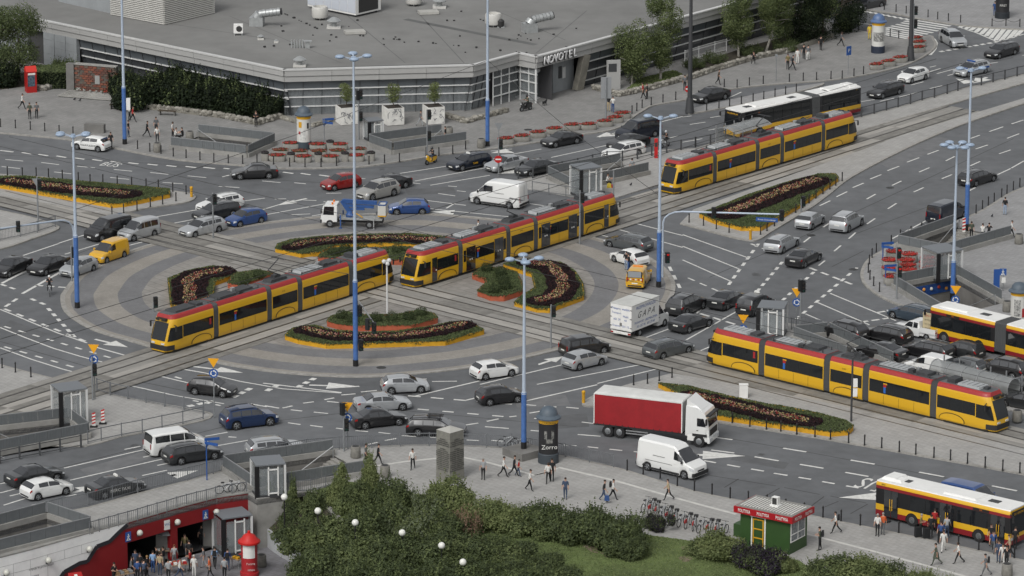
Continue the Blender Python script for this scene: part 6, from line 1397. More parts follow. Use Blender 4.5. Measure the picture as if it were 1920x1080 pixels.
t = adcol(1028, 866, 'black advertising column behind the south railing', DRB, 3.75, .76, base='#3a4147'); curved(t, 'Zorro', .5, LET, .76, CA+.1, 1.45); posters(t, 3.75, .76, [(CA-.3, 2.1, 2.75, .3, PGR), (CA+.45, 2.1, 2.8, .3, PGR), (CA+.1, 1.75, 2.1, .7, PGR)]); curved(t, 'WARSZAWA', .2, DRB, .8, CA, 3.43)
t = adcol(1909, 610, 'advertising column at the right photo edge behind the articulated bus', DRW, 3.2, .72, base='#39434b'); posters(t, 3.2, .72, [(CA-.3, 1.0, 2.5, .8, mat('poster_fan', '#c9c9c4', .6, col2='#20242a', scale=4)), (CA+.5, .9, 1.7, .4, RED)])
t = adcol(1879, 33, 'black advertising column in the far top right corner', DRB, 3.4, .8, base='#23282d'); curved(t, 'PKO', .4, LET, .8, CA, 2.5); curved(t, 'FIRST', .35, LET, .8, CA, 1.6)
t = put('advertising_column', 'red advertising column with a torn white poster on the plaza', 'advertising column', 468, 1078, PZ, 0, 'advertising columns'); MB().lathe([(.72, 0), (.72, .3), (.62, .32), (.62, 2.6)], 18).build('poster_drum', RED, t, 40); MB().lathe([(.85, 2.6), (.85, 2.75), (.6, 2.95), (.42, 3.2), (.12, 3.35), (.12, 3.5), (.02, 3.55)], 18).build('dome', mat('bright_red', '#b5201c', .4), t, 40); posters(t, 3, .62, [(CA, 1.5, 2.5, 1.6, LET)]); curved(t, 'Poczta', .25, LET, .62, CA+.2, 1.1); curved(t, 'MEGA', .2, LET, .62, CA+.25, .6)
# obelisk monument
t = put('obelisk', 'square grey stone pillar carved with lettering, south pavement', 'monument', 844, 897, .12, R(45)); OB = mat('obelisk_stone', '#77766f', .85, var=.15, scale=2.5); MB().box(0, 0, 2.0, 1.55, 1.55, 4.0, taper=.96).build('shaft', OB, t); k = MB(); k.add([(-.76,-.76, 4.0), (.76,-.76, 4.0), (.76, .76, 4.0), (-.76, .76, 4.0), (0, 0, 4.28)], [(0, 1, 4), (1, 2, 4), (2, 3, 4), (3, 0, 4)]); k.build('top', mat('obelisk_top', '#a5a49e', .85), t)
CARVE = mat('carved_letters', (.03, .03, .03), .8)
for f_ in (0, 1):
 rz = (-math.pi/2, 0)[f_]
 for j in range(17):
  z = 3.35-j*.155; k = rnd.choice(('IM. ROMANA DMOWSKIEGO', 'POLSKA JEST WIELKA RZECZ', 'OBOWIAZKI NARODOWE', 'NARODU POLSKIEGO'));
  if j==4: continue
  text('inscription', k if j not in (0, 5) else 'RONDO', .115 if j not in (0, 5) else .16, CARVE, t, ((0,-.79+.00*z, z) if f_==1 else (-.79, 0, z)), (math.pi/2, 0, rz), bold=.004)
# kiosk
kc = G(1450, 1022, .12); ka = head(1400, 1010, 100, 21); t = thing('newspaper_kiosk', 'green newspaper kiosk with a red lettered fascia', 'kiosk', kc, ka)
KG = mat('kiosk_green', '#2f4a24', .5, var=.08, scale=1); kl, kw, kh = 5.05, 3.25, 2.6
MB().box(0, 0, kh/2, kl-.8, kw-.7, kh).build('cabin', KG, t); k = MB(); k.box(0, 0, kh+.2, kl, kw, .48); k.build('fascia', mat('kiosk_red', '#9c1620', .45), t)
k = MB(); k.box(0, 0, kh+.46, kl-.2, kw-.2, .05); k.build('roof', mat('kiosk_roof', '#7d7c78', .6), t)
rm = MB().box(0, 0, 0, .12, kw-1.0, .06).mesh('roof_rib', mat('rib_pale', '#c3c2bd', .5))
for j in range(18): ob('roof_rib', rm, t, (-kl/2+.42+j*.25,-.1, kh+.5))
k = MB(); k.box(.2,-.1, kh+.95, .5, .4, .6); k.box(.2,-.1, kh+.58, .7, .6, .12); k.build('air_conditioner', WHITEP, t); MB().box(.2,-.305, kh+.95, .38, .02, .5).build('grille', VDARK, t)
for j in range(3): text('fascia_lettering', 'POLITYKA', .36, LET, t, (-1.62+j*1.62,-kw/2-.012, kh+.2), (math.pi/2, 0, 0), bold=.006).scale = (.64, 1, 1)
for j in range(2): text('fascia_lettering', 'POLITYKA', .36, LET, t, (kl/2+.012,-.78+j*1.56, kh+.2), (math.pi/2, 0, math.pi/2), bold=.006).scale = (.6, 1, 1)
yk =-(kw-.7)/2; dr = MB().box(-.55, yk-.01, 1.15, .95, .05, 2.2).build('door', KG, t)
k = MB()
for x in (-.42, .42): k.box(-.55+x, yk-.05, 1.15, .09, .04, 2.25)
for z in (.06, .8, 1.5, 2.24): k.box(-.55, yk-.052, z, .9, .04, .09)
k.build('yellow_grille', YEL, dr)
k = MB(); k.box(-1.12, yk-.03, 1.25, .1, .05, 2.5); k.box(.02, yk-.03, 1.25, .1, .05, 2.5); k.box(-.55, yk-.05, 2.5, 1.35, .12, .14); k.build('door_frame', WHITEP, t)
xe = (kl-.8)/2
for j in range(2):
 for z0, z1 in ((.95, 1.45), (1.5, 2.35)): MB().box(xe+.012,-.62+j*.98, (z0+z1)/2, .02, .94, z1-z0).build('window', mat('kiosk_window', '#4c5357', .15, col2='#8b9092', scale=5), t)
k = MB()
for z in (.92, 1.475, 2.4): k.box(xe+.02,-.12, z, .05, 2.1, .07)
for y in (-1.13,-.12, .88): k.box(xe+.02, y, 1.66, .052, .07, 1.5)
k.build('window_frame', WHITEP, t)
tag(MB().box(0, 0, .5, 1.6, 1.2, 1.0).build('storage_box', KG, None, None, G(1400, 1005, .12), ka), 'low green box behind the shrubs at the kiosk', 'box')
# glass lifts
def lift(px, py, label, w=2.2, h=2.9, z=.12, rz=R(20), plinth=None):
 t = put('glass_lift', label, 'lift', px, py, z, rz, 'glass lift cabins'); fr = HMUL
 for j, (x, y) in enumerate(((-1,-1), (1,-1), (1, 1), (-1, 1))): MB().box(x*w/2, y*w/2, h/2, .16 if j != 0 else .34, .16, h).build('post', BLACK if j==0 else fr, t)
 MB().box(0, 0, h+.05, w+.14, w+.14, .1).build('roof', mat('lift_roof', '#6d7175', .6), t); MB().box(0, 0, .1, w+.1, w+.1, .2).build('plinth', DKGREY, t)
 for (x, y, sx, sy) in ((0,-1, w-.3, .03), (0, 1, w-.3, .03), (-1, 0, .03, w-.3), (1, 0, .03, w-.3)): MB().box(x*w/2, y*w/2, h/2, sx, sy, h-.5).build('glass_panel', CLEAR, t)
 k = MB()
 for x in (-.2, .55): k.box(x,-w/2-.02, h/2, .1, .06, h-.3)
 k.box(.18,-w/2-.02, h-.35, .85, .06, .1); k.box(.18,-w/2-.02, .35, .85, .06, .1); k.build('door_frame', WHITEP, t)
 MB().box(.1, .5, 1.0, w*.3, .1, 1.9).build('inner_door', mat('lift_cabin', '#9a9d9e', .5), t); return t
lift(1098, 366, 'glass lift on the upper tram platform', rz=R(28)); lift(131, 790, 'glass lift on the lower left island', z=.06, rz=R(25)); lift(503, 925, 'glass lift beside the corrugated near stairwell', h=2.6, w=2.2, rz=R(15))
lift(1448, 626, 'glass lift at the head of the lower right queue', rz=R(-12), h=2.6); lift(1765, 520, 'glass lift between the two east stairwells', rz=R(30), h=2.7, w=2.6); lift(700, 262, 'glass lift at the stairwell under the cube planters', rz=R(25), w=1.5, h=2.1)
lift(436, 1032, 'glass lift set against the red underpass wall', z=PZ, rz=R(25), h=3.0, w=2.3)
# tram stop shelters
def shelter(px, py, dx, dy, L, label, tube=False):
 t = thing('tram_shelter', label, 'shelter', G(px, py, .12), head(px, py, dx, dy), 'tram stop shelters'); n = 12; SH = mat('shelter_sheet', '#8e9191', .25, metal=.2, var=.1, scale=1.5, alpha=.8); cnt = max(2, int(L/1.5)); r = .82
 a0, a1 = (R(-25), R(205)) if tube else (R(58), R(122))
 rr = r if tube else 2.7; zc = 1.45 if tube else -.4
 for j in range(cnt):
  k = MB(); rings = []
  for x in (-L/2+L*j/cnt+.02,-L/2+L*(j+1)/cnt-.02): rings.append([(x, rr*math.cos(a0+(a1-a0)*i/n), zc+rr*math.sin(a0+(a1-a0)*i/n)) for i in range(n+1)])
  k.loft(rings, cap=(False, False), closed=False); k.build('roof_sheet', SH, t, 60)
 for j in range(cnt+1):
  x =-L/2+L*j/cnt; k = MB(); P = [(x, (rr+.02)*math.cos(a0+(a1-a0)*i/n), zc+(rr+.02)*math.sin(a0+(a1-a0)*i/n)) for i in range(n+1)]
  for p, q in zip(P, P[1:]): k.bar(p, q, .07, .05)
  k.build('rib', STEEL, t)
  MB().box(x, 1.1, 1.2, .09, .09, 2.4).build('post', STEEL, t)
 MB().box(0, 1.05, 1.15, L-.3, .03, 1.7).build('back_glass', CLEAR, t); MB().box(0, .7, .5, L*.6, .4, .06).build('bench', DKGREY, t)
 for x in (-L/4, L/4): MB().box(x, .7, .25, .08, .3, .5).build('bench_leg', DKGREY, t)
 return t
shelter(1826, 741, 62, 16, 8.2, 'barrel-roofed shelter behind the lower right tram', True)
shelter(1392, 272, 62,-18, 6.0, 'curved translucent shelter between upper tram and bus')
# traffic lights
TLB = mat('signal_black', (.012, .013, .014), .5); LRED = mat('signal_red', '#b02018', .4, emit=.6); LOFF = mat('signal_off', (.05, .045, .04), .3); LORA = mat('signal_amber_lit', '#d8731d', .4, emit=.5); LGRN = mat('signal_off_green', (.02, .06, .05), .3)
def head_box(parent, x, y, z, rz, lit=0, s=1.):
 k = MB(); k.box(x, y, z, .34*s, .3*s, 1.0*s, rz); h = k.build('signal_head', TLB, parent); c_, s_ = math.cos(rz), math.sin(rz)
 for j, m_ in enumerate((LRED if lit==1 else LOFF, LOFF, LGRN)):
  k = MB(); q = (x+s_*.15*s, y-c_*.15*s, z+(.32-j*.32)*s); k.cyl(q, (q[0]+s_*.03, q[1]-c_*.03, q[2]), .12*s, n=10); k.build('lens', m_, h)
  k = MB(); k.box(q[0]+s_*.1, q[1]-c_*.1, q[2]+.12*s, .28*s, .22, .03, rz); k.build('visor', TLB, h)
def signal(px, py, H, label, heads=((0, 0),), z=.12, lit=0, m=GREY):
 t = put('traffic_light', label, 'traffic light', px, py, z, 0, 'traffic lights'); MB().cyl((0, 0, 0), (0, 0, H), .08, .07, 8).build('pole', m, t, 40)
 for dz, rz in heads: head_box(t, math.sin(rz)*.02+.2*math.cos(rz), .0, H-.5-dz, rz, lit)
 return t
signal(207, 0+398, 5, 'x') if False else None
signal(72, 432, 5.2, 'traffic light by the left tram tracks', ((.2, .5),)); signal(400, 447, 4.4, 'traffic light among the waiting cars at the left tracks', ((.1, .8),), .07); signal(135, 527, 3.3, 'traffic light in front of the left island lamp post', ((.1, .4),), .07)
signal(288, 585, 0.9, 'traffic light behind the front of the left tram', ((-.5, .4),), .07); signal(174, 750, 3.7, 'traffic light at the lower left roundabout sign', ((.6, .3),), .0 if False else .06); signal(1033, 653, 3.9, 'traffic light left of the lower right tracks', ((.1, .4),), .07)
signal(801, 296, 5.0, 'traffic light by the stairwell railing in front of the cube planters', ((.0, .3), (2.2, .3)), .12); signal(673, 262, 5.4, 'cluster of traffic lights behind the tallest lamp post', ((.1, .5), (.2, 2.0), (2.4, .3)), .12); signal(935, 325, 3.6, 'traffic light over the no entry sign at the platform tip', ((.1, .3),), .12)
signal(1087, 458, 5.2, 'thin traffic light pole beside the tram doors', ((.2, .3),), .07); signal(1500, 618, 4.6, 'traffic light behind the yellow sign at the east junction', ((.2, .5), (.1, 1.9)), .12); signal(1502, 398, 1.3, 'traffic light on the bollard row of the triangular bed', ((-.3, .4),), .12)
signal(645, 846, 4.0, 'traffic light at the south fence by the black saloon', ((.0, 2.2), (1.3, .3)), .12); signal(1681, 560, 3.3, 'thin traffic light beside the east underpass stairs', ((.3, .3),), .12, 1)
signal(1690+22, 88, 5, 'double traffic light on the zebra crossing corner', ((.3, .5), (1.8, .5)), .12); signal(1150, 378, 3.2, 'thin pole at the near corner of the tram platform', (), .12); signal(1680, 0+520, 2.9, 'small traffic light among the red tubs', ((.1, .3),), .12, 1)
signal(405, 935, 0.1, 'x', ()) if False else None
def gantry(px, py, H, tip, label, heads, z=.12, board=None, lit=0):
 """curved mast arm reaching over the road to the pixel of its tip"""
 t = put('signal_gantry', label, 'signal gantry', px, py, z); b = t.location.copy(); P = [(0, 0, 0), (0, 0, H-1.2)]
 tp = G(*tip, z+H+.2)-b; tp.z = H+.35
 for j in range(1, 5): a = j/4*math.pi/2; P.append((tp.x*.16*(1-math.cos(a)), tp.y*.16*(1-math.cos(a)), H-1.2+1.2*math.sin(a)))
 P.append(tuple(tp)); k = MB()
 for p, q in zip(P, P[1:]): k.cyl(p, q, .085, .08, 8)
 k.build('mast_arm', LAMPBLUE, t, 40)
 for f_ in heads: head_box(t, tp.x*f_, tp.y*f_-.1, H+.3*f_, .3, lit)
 if board:
  u = math.atan2(tp.y, tp.x); k = MB(); c_ = (tp.x*.86, tp.y*.86); k.box(c_[0], c_[1], H-.25, 2.0, .06, .36, u); k.build('street_name_board', SIGNBLUE, t); text('lettering', 'Rondo Dmowskiego', .2, LET, t, (c_[0]+math.sin(u)*.05, c_[1]-math.cos(u)*.05, H-.25), (math.pi/2, 0, u))
 return t
gantry(1242, 520, 6.3, (1470, 405), 'curved signal arm reaching right with a blue street-name board', (.42, .98), .07, True); gantry(140, 520, 5.6, (-30, 436), 'curved signal arm reaching left over the dark saloons', (.62,), .07)
t = thing('signal_bracket', 'bracket of black traffic lights on the tallest lamp post', 'traffic light', LP3.location); head_box(t, .35,-.1, 4.9, .5); head_box(t, .45,-.2, 1.9, .5); head_box(t, 1.6,-.9, 3.6, .3); head_box(t, 1.05,-.8, 3.9, 1.2); k = MB(); k.bar((.1, 0, 6.0), (1.6,-.8, 4.0), .08, .08); k.build('arm', STEEL, t)
t = thing('signal_bracket', 'black traffic light on the right island lamp post', 'traffic light', LP6.location); head_box(t, .75,-.2, 2.8, .4, 1); k = MB(); k.bar((0, 0, 3.1), (.75,-.2, 3.1), .06, .06); k.build('arm', STEEL, t)
# roundabout signs: yellow triangle over blue disc
def rsign(px, py, H, label, z=.12):
 t = put('roundabout_sign', label, 'road sign', px, py, z, R(-8), 'give way and roundabout signs'); MB().cyl((0, 0, 0), (0, 0, H), .05, n=8).build('pole', GREY, t, 40)
 k = MB(); P = [(-.46, .0, H), (.46, .0, H), (0, 0, H-.78)]; k.add([(x,-.08, z_) for x, _, z_ in P]+[(x,-.05, z_) for x, _, z_ in P], [(0, 2, 1), (3, 4, 5), (0, 1, 4, 3), (1, 2, 5, 4), (2, 0, 3, 5)]); k.build('give_way_plate', SIGNYEL, t)
 k = MB(); k.cyl((0,-.05, H-1.25), (0,-.09, H-1.25), .38, n=20); d_ = k.build('disc', SIGNBLUE, t)
 for j in range(3):
  k = MB(); a0 = j*2.094; P = []
  for i in range(5): a = a0+i*.33; P += [(.18*math.cos(a),-.1, H-1.25+.18*math.sin(a)), (.26*math.cos(a),-.1, H-1.25+.26*math.sin(a))]
  k.add(P, [(2*i, 2*i+1, 2*i+3, 2*i+2) for i in range(4)]); a = a0+1.65; a2 = a0+1.3; k.add([(.12*math.cos(a2),-.1, H-1.25+.12*math.sin(a2)), (.32*math.cos(a2),-.1, H-1.25+.32*math.sin(a2)), (.22*math.cos(a+.2),-.1, H-1.25+.22*math.sin(a+.2))], [(0, 1, 2)]); k.build('arrow', LET, d_)
rsign(178, 748, 4.7, 'yellow and blue roundabout sign near the front of the left tram', .06); rsign(402, 782, 5.0, 'yellow and blue roundabout sign above the dark blue car', .06); rsign(652, 842, 3.9, 'yellow and blue roundabout sign at the south fence'); rsign(1493, 615, 3.6, 'yellow and blue roundabout sign at the east junction'); rsign(1393, 640, 2.4, 'yellow and blue roundabout sign at the left end of the lower right tram'); rsign(1790, 610, 3.6, 'yellow and blue roundabout sign at the east underpass stairs')
def sign(px, py, H, label, shape, m, w=.6, h=.6, z=.12, rz=0., txt=None, zb=None, pole=GREY, tm=None, sz=.3):
 t = put('road_sign', label, 'road sign', px, py, z, rz, 'road signs'); MB().cyl((0, 0, 0), (0, 0, H), .04, n=6).build('pole', pole, t, 40); k = MB()
 if shape=='disc': k.cyl((0,-.04, H-h/2), (0,-.07, H-h/2), w/2, n=18)
 elif shape=='tri': k.add([(-w/2,-.05, H), (w/2,-.05, H), (0,-.05, H-h), (-w/2,-.02, H), (w/2,-.02, H), (0,-.02, H-h)], [(0, 2, 1), (3, 4, 5), (0, 1, 4, 3), (1, 2, 5, 4), (2, 0, 3, 5)])
 else: k.box(0,-.05, H-h/2, w, .04, h)
 k.build('plate', m, t)
 if txt: text('symbol', txt, sz, tm or LET, t, (0,-.085, H-h/2), (math.pi/2, 0, 0))
 return t
NE = mat('no_entry_red', '#b01c1c', .45)
for (x, y, H, lab) in ((1290, 205, 2.6, 'red no entry disc on the dark lamp post'), (934, 330, 2.1, 'red no entry disc at the platform tip')):
 t = sign(x, y, H, lab, 'disc', NE, .75, .75); MB().box(0,-.075, H-.375, .55, .02, .14).build('bar', LET, t)
sign(70, 395, 3.2, 'grey back of a triangular sign by the upper left bed', 'tri', GREY, .9, .8); sign(935, 290, 3.3, 'grey back of a triangular sign in front of the hotel', 'tri', GREY, .9, .8); sign(1590, 140, 3.2, 'tilted blue sign on the hotel pavement', 'rect', SIGNBLUE, .7, 1.0, rz=.7, txt='P', sz=.6); sign(1455, 152, 3.0, 'thin plain pole sign by the lay-by', 'rect', GREY, .3, .3)
for x, y, lab in ((608, 276, 'blue direction signs among the red tubs'), (388, 900, 'blue street-name signs at the near left railing'), (1655, 492, 'blue street-name signs at the east kerb'), (1660, 535, 'blue signpost beside the east red tubs')):
 t = put('street_sign', lab, 'street sign', x, y, .12, 0, 'blue street signs'); H = 3.0 if y<900 and x<1600 else 3.4 if x<1000 else 1.9; MB().cyl((0, 0, 0), (0, 0, H), .05, n=8).build('pole', SIGNBLUE if x != 608 else GREY, t, 40)
 for j, a in enumerate((.3,-.5, 1.4)):
  k = MB(); k.box(.45*math.cos(a), .45*math.sin(a), H-.1-j*.28, 1.2, .03, .22, a); pl2 = k.build('name_plate', SIGNBLUE, t)
t = put('information_pillar', 'blue information pillar with a subway symbol on the east pavement', 'sign', 1868, 545); MB().box(0, 0, 1.0, .55, .12, 2.0, .2).build('pillar', SIGNBLUE, t); k = MB(); k.box(.55, 0, 1.75, .62, .06, .62, 0); k.build('symbol_plate', SIGNBLUE, t); MB().box(.62,-.05, 1.0, .36, .05, .5).build('timetable', LET, t); MB().cyl((.6, 0, 0), (.6, 0, 1.8), .035, n=6).build('pole', GREY, t); walker(t, .55,-.04, 1.75, .6)
t = put('route_board', 'large grey board on a post by the hotel entrance', 'sign', 1136, 226); MB().cyl((0, 0, 0), (0, 0, 4.6), .09, n=8).build('pole', GREY, t); MB().box(.0, .1, 3.5, 1.1, .08, 2.3, .1).build('board', mat('board_back', '#8a8d8f', .5), t)
t = put('hotel_sign_board', 'pale upright sign board at the birch bed', 'sign', 1150, 167); MB().box(0, 0, 1.6, 1.5, .3, 3.2, .25).build('slab', FASC, t); MB().box(-.1,-.18, 2.4, .9, .05, .9, .25).build('dark_plate', DKGREY, t)
for x, y, H, lab in ((1596, 790, 5.4, 'dark pole with white boxes in front of the lower right tram'), (726, 590, 5.0, 'white camera pole in the island centre')):
 t = put('equipment_pole', lab, 'pole', x, y, .12 if x>1000 else .07); MB().cyl((0, 0, 0), (0, 0, H), .09, .08, 8).build('pole', DKGREY if x>1000 else HMUL, t)
 if x>1000:
  for z in (2.5, 3.3): MB().box(.25,-.1, z, .35, .3, .65).build('box', WHITEP, t)
 else:
  for a, b_ in ((-.25, 5.0), (.2, 5.1), (.05, 4.8)): MB().sph((a,-.15, b_-.1), .2, 8, 6).build('camera', HMUL, t)
t = put('control_cabinet', 'small white cabinet by the lower right tracks', 'cabinet', 1394, 745); MB().box(0, 0, .55, .7, .45, 1.1).build('body', WHITEP, t); MB().box(0, 0, 1.12, .76, .5, .06).build('lid', WHITEP, t)
t = tag(MB().cyl((0, 0, 0), (0, 0, .001), .01).build('x', GREY), 'x', 'x'); bpy.data.objects.remove(t)
t = put('ticket_post', 'red post at the platform guard rail by the motorcycle', 'post', 1230, 296); MB().box(0, 0, 1.0, .35, .3, 2.0).build('body', NE, t); MB().box(0,-.16, 1.4, .25, .03, .4).build('screen', VDARK, t)
# roadwork beacons, bins, benches
for x, y in ((176, 801), (193, 795)):
 t = put('road_beacon', 'red and white striped beacon on a black foot, '+('left' if x<180 else 'right')+' one by the lift', 'beacon', x, y, .06); MB().box(0, 0, .06, .6, .3, .12).build('foot', RUBBER, t); MB().box(0, 0, .65, .28, .06, 1.1).build('panel', LET, t)
 for j in range(4):
  k = MB(); z = .25+j*.27; k.add([(-.142,-.036, z), (.142,-.036, z+.1), (.142,-.036, z+.23), (-.142,-.036, z+.13)], [(0, 1, 2, 3)]); k.build('stripe', NE, t)
t = put('road_beacon', 'red and white striped post at the blue sign by the dark blue van', 'beacon', 1807, 436); MB().box(0, 0, .75, .28, .06, 1.4).build('panel', LET, t)
for j in range(4): k = MB(); z = .2+j*.33; k.add([(-.142,-.036, z), (.142,-.036, z+.1), (.142,-.036, z+.26), (-.142,-.036, z+.16)], [(0, 1, 2, 3)]); k.build('stripe', NE, t)
BIN = mat('concrete_bin', '#77756f', .9, var=.2, scale=3)
for x, y, w in ((667, 858, 'behind the south fence by the signal'), (722, 894, 'by the bushes left of the obelisk'), (356, 263, 'at the corner of the upper left stairwell'), (295, 285, 'on the upper left kerb'), (1910, 457, 'at the head of the wide east stairs'), (1888, 584, 'by the right-edge advertising column'), (842, 255, 'behind the stairwell near the cube planters'), (902, 277, 'at the kerb near the blue lamp post'), (1907, 790, 'at the nose of the lower right tram'), (1888, 1080, 'at the bottom right corner'), (490, 1062, 'beside the red column')):
 zz = PZ if x==490 else .12; t = put('litter_bin', 'round concrete litter bin '+w, 'litter bin', x, y, zz, 0, 'concrete litter bins'); MB().lathe([(.36, 0), (.42, .1), (.38, .9), (.34, .95)], 12).build('body', BIN, t, 40); MB().lathe([(.28, .94), (.28, .97)], 10).build('rim', VDARK, t)
def bench(px, py, w, rz):
 t = put('bench', 'dark wooden bench '+w, 'bench', px, py, .12, rz)
 for j in range(3): MB().box(0,-.2+j*.2, .48, 1.9, .17, .05).build('slat', mat('bench_wood', (.06, .045, .03), .7), t)
 for x in (-.8, .8): MB().box(x, 0, .23, .1, .5, .46).build('leg', CONC_D, t)
bench(314, 216, 'in front of the yew hedge',-.2); bench(222, 205, 'behind the blue based lamp post',-.25)
t = put('concrete_tub', 'long grey concrete tub beside the parked white hatchback', 'planter', 178, 248, .12,-.2); MB().box(0, 0, .45, 2.1, .7, .9).build('body', CONC_D, t)
# red booth, blue edge
t = put('phone_booth', 'red telephone booth with a peaked roof by the clipped hedge', 'phone booth', 58, 172, .12, .35); RB = mat('booth_red', '#a01c1a', .45); MB().box(0, 0, 1.15, 1.1, 1.0, 2.3).build('cabin', RB, t); k = MB(); k.add([(-.6,-.55, 2.3), (.6,-.55, 2.3), (.6, .55, 2.3), (-.6, .55, 2.3), (-.6, 0, 2.85), (.6, 0, 2.85)], [(0, 1, 5, 4), (2, 3, 4, 5), (1, 2, 5), (3, 0, 4)]); k.build('roof', mat('booth_roof', '#bb2a20', .5), t); MB().box(-.05,-.51, 1.3, .8, .03, 1.2).build('window', mat('booth_glass', '#5c6d7c', .2, col2='#2b3742', scale=4), t); MB().box(0,-.52, 2.05, .8, .03, .2).build('sign_strip', LET, t)
t = put('red_vending_box', 'red box with a white arrow on the plaza by the white wall', 'vending box', 144, 1128, PZ, .35); MB().box(0, 0, .9, 1.0, .9, 1.8).build('body', RB, t); k = MB(); k.add([(-.5,-.45, 1.8), (.5,-.45, 1.8), (.5, .45, 2.15), (-.5, .45, 2.15), (-.5, .45, 1.8), (.5, .45, 1.8)], [(0, 1, 2, 3), (1, 5, 2), (4, 0, 3)]); k.build('lid', RB, t); k = MB(); k.add([(-.12, .2, 2.07), (.12, .2, 2.07), (.12,-.05, 1.97), (.25,-.05, 1.97), (0,-.35, 1.86), (-.25,-.05, 1.97), (-.12,-.05, 1.97)], [(0, 6, 2, 1), (5, 4, 3)]); k.build('arrow', LET, t); MB().box(0,-.46, .9, .7, .02, .5).build('front_panel', mat('box_print', '#8f9aa5', .5, col2='#26407d', scale=6), t)
t = put('ticket_desk', 'red and grey low box beside the red arrow box', 'box', 110, 1138, PZ, .35); MB().box(0, 0, .5, 1.3, .8, 1.0).build('body', mat('desk_red', '#7b2a26', .6, var=.2, scale=2), t); MB().box(0, 0, 1.03, 1.35, .85, .06).build('top', GREY, t)
# market stall stuff on the plaza
def cart(px, py, rz, lab, m):
 t = put('market_cart', lab, 'cart', px, py, PZ, rz); MB().box(0, 0, .75, 1.5, .8, .06).build('tray', mat('cart_wood', '#8a7660', .7), t)
 for x in (-.65, .65):
  for y in (-.32, .32): MB().box(x, y, .37, .05, .05, .74).build('leg', STEEL, t)
 for j in range(8): MB().box(-.55+(j%4)*.36,-.18+(j//4)*.34, .86, .26, .24, .16).build('goods', m[j%len(m)], t)
 return t
cart(232, 1092, .5, 'wooden cart with a long handle by the man in black', [mat('carton', '#8d7454', .8), GREY]); cart(310, 1048, .2, 'stall of fruit boxes in the left underpass opening', [LET, mat('fruit', '#6f6a5c', .7), CONC_D]); cart(333, 1075, .3, 'stall of red and white goods at the bottom edge', [RED, LET, ORG]); cart(452, 1062, .9, 'stack of coloured bags left of the red column', [YEL, DKGREY, RED, SIGNBLUE])
t = put('parasol', 'grey folded parasol over the fruit stall', 'parasol', 312, 1046, PZ); MB().cyl((0, 0, 0), (0, 0, 2.3), .03, n=6).build('pole', STEEL, t); MB().lathe([(.75, 2.0), (.5, 2.25), (.05, 2.4)], 10).build('canopy', mat('parasol_grey', '#77797a', .8), t)
# flower tubs
FRED = mat('red_blooms', '#8f1f1c', .7, var=.3, scale=8); FLEAF = mat('tub_leaves', (.035, .055, .02), .8, var=.4, scale=6); TUB = mat('tub_concrete', '#8d8b85', .85, var=.15, scale=2)
def blooms(n, rx, ry, h, mats, seed, s=.07):
 rnd = np.random.default_rng(seed); a = rnd.uniform(0, 6.283, n); q = np.sqrt(rnd.uniform(0, 1, n)); P = np.stack([np.cos(a)*q*rx, np.sin(a)*q*ry, h+.12*(1-q*q)+rnd.uniform(-.05, .06, n)], 1)
 return cards(P, s, rnd, np.stack([np.cos(a)*q, np.sin(a)*q, np.full(n, 1.0)], 1), rnd.integers(0, len(mats), n))
def cards(P, s, rnd, nrm, mi):
 n = len(P); nrm = nrm+rnd.normal(0, .55, (n, 3)); nrm /= np.linalg.norm(nrm, axis=1)[:, None]; u = np.cross(nrm, rnd.normal(0, 1, (n, 3))); u /= np.linalg.norm(u, axis=1)[:, None]; v = np.cross(nrm, u)
 sz = s*rnd.uniform(.6, 1.35, n)[:, None]; V = np.stack([P-u*sz*.5, P+v*sz*.38, P+u*sz*.5, P-v*sz*.38], 1).reshape(-1, 3)
 return V, mi
def card_mesh(name, V, mi, mats):
 n = len(mi); me = bpy.data.meshes.new(name); me.vertices.add(n*4); me.vertices.foreach_set('co', V.astype(np.float32).ravel()); me.loops.add(n*4); me.loops.foreach_set('vertex_index', np.arange(n*4, dtype=np.int32)); me.polygons.add(n); me.polygons.foreach_set('loop_start', np.arange(0, n*4, 4, dtype=np.int32))
 for m_ in mats: me.materials.append(m_)
 me.polygons.foreach_set('material_index', np.asarray(mi, dtype=np.int32)); me.update(calc_edges=True); me.validate(); return me
def tub_proto(w, d, h, mats, seed):
 t = thing('flower_tub', 'tub', 'flower tub'); k = MB(); n = 20
 def el(z, s): return [(w/2*s*(abs(math.cos(a))**.6)*(1 if math.cos(a)>0 else -1), d/2*s*(abs(math.sin(a))**.6)*(1 if math.sin(a)>0 else -1), z) for a in [2*math.pi*i/n for i in range(n)]]
 k.loft([el(0, .86), el(.06, .9), el(h*.5, 1.), el(h, .95), el(h, .85), el(h-.06, .84)]); k.build('tub', TUB, t, 40)
 V, mi = blooms(300, w*.51, d*.53, h+.10, mats, seed, .13); ob('flowers', card_mesh('flowers', V, mi, mats), t); MB().sph((0, 0, h), .5, 12, 6, (w*.84, d*.84, .22)).build('leaves', FLEAF, t, 60); return t
FRED2 = mat('red_blooms_bright', '#b02a24', .7); FORA = mat('orange_blooms', '#8a3c1e', .7)
TA = tub_proto(1.75, .85, .55, [FRED, FRED2, FRED, FLEAF], 1); TB = tub_proto(1.75, .85, .5, [FORA, FLEAF, FLEAF, FRED], 2); TC = tub_proto(.8, .8, .75, [VDARK, mat('dark_purple_leaf', (.02, .012, .016), .8)], 3); TR_ = tub_proto(1.55, 1.4, .7, [FRED2, FRED2, FRED2, FRED], 4)
def tubs(P, pts, lab, rz=0., group='flower tubs', z=.12):
 for i, (a, b) in enumerate(pts): dup(P, G(a, b, z), rz, ORD[sorted(pts).index((a, b))]+' '+lab+', counted from the left' if isinstance(lab, str) else lab[i], None, group)
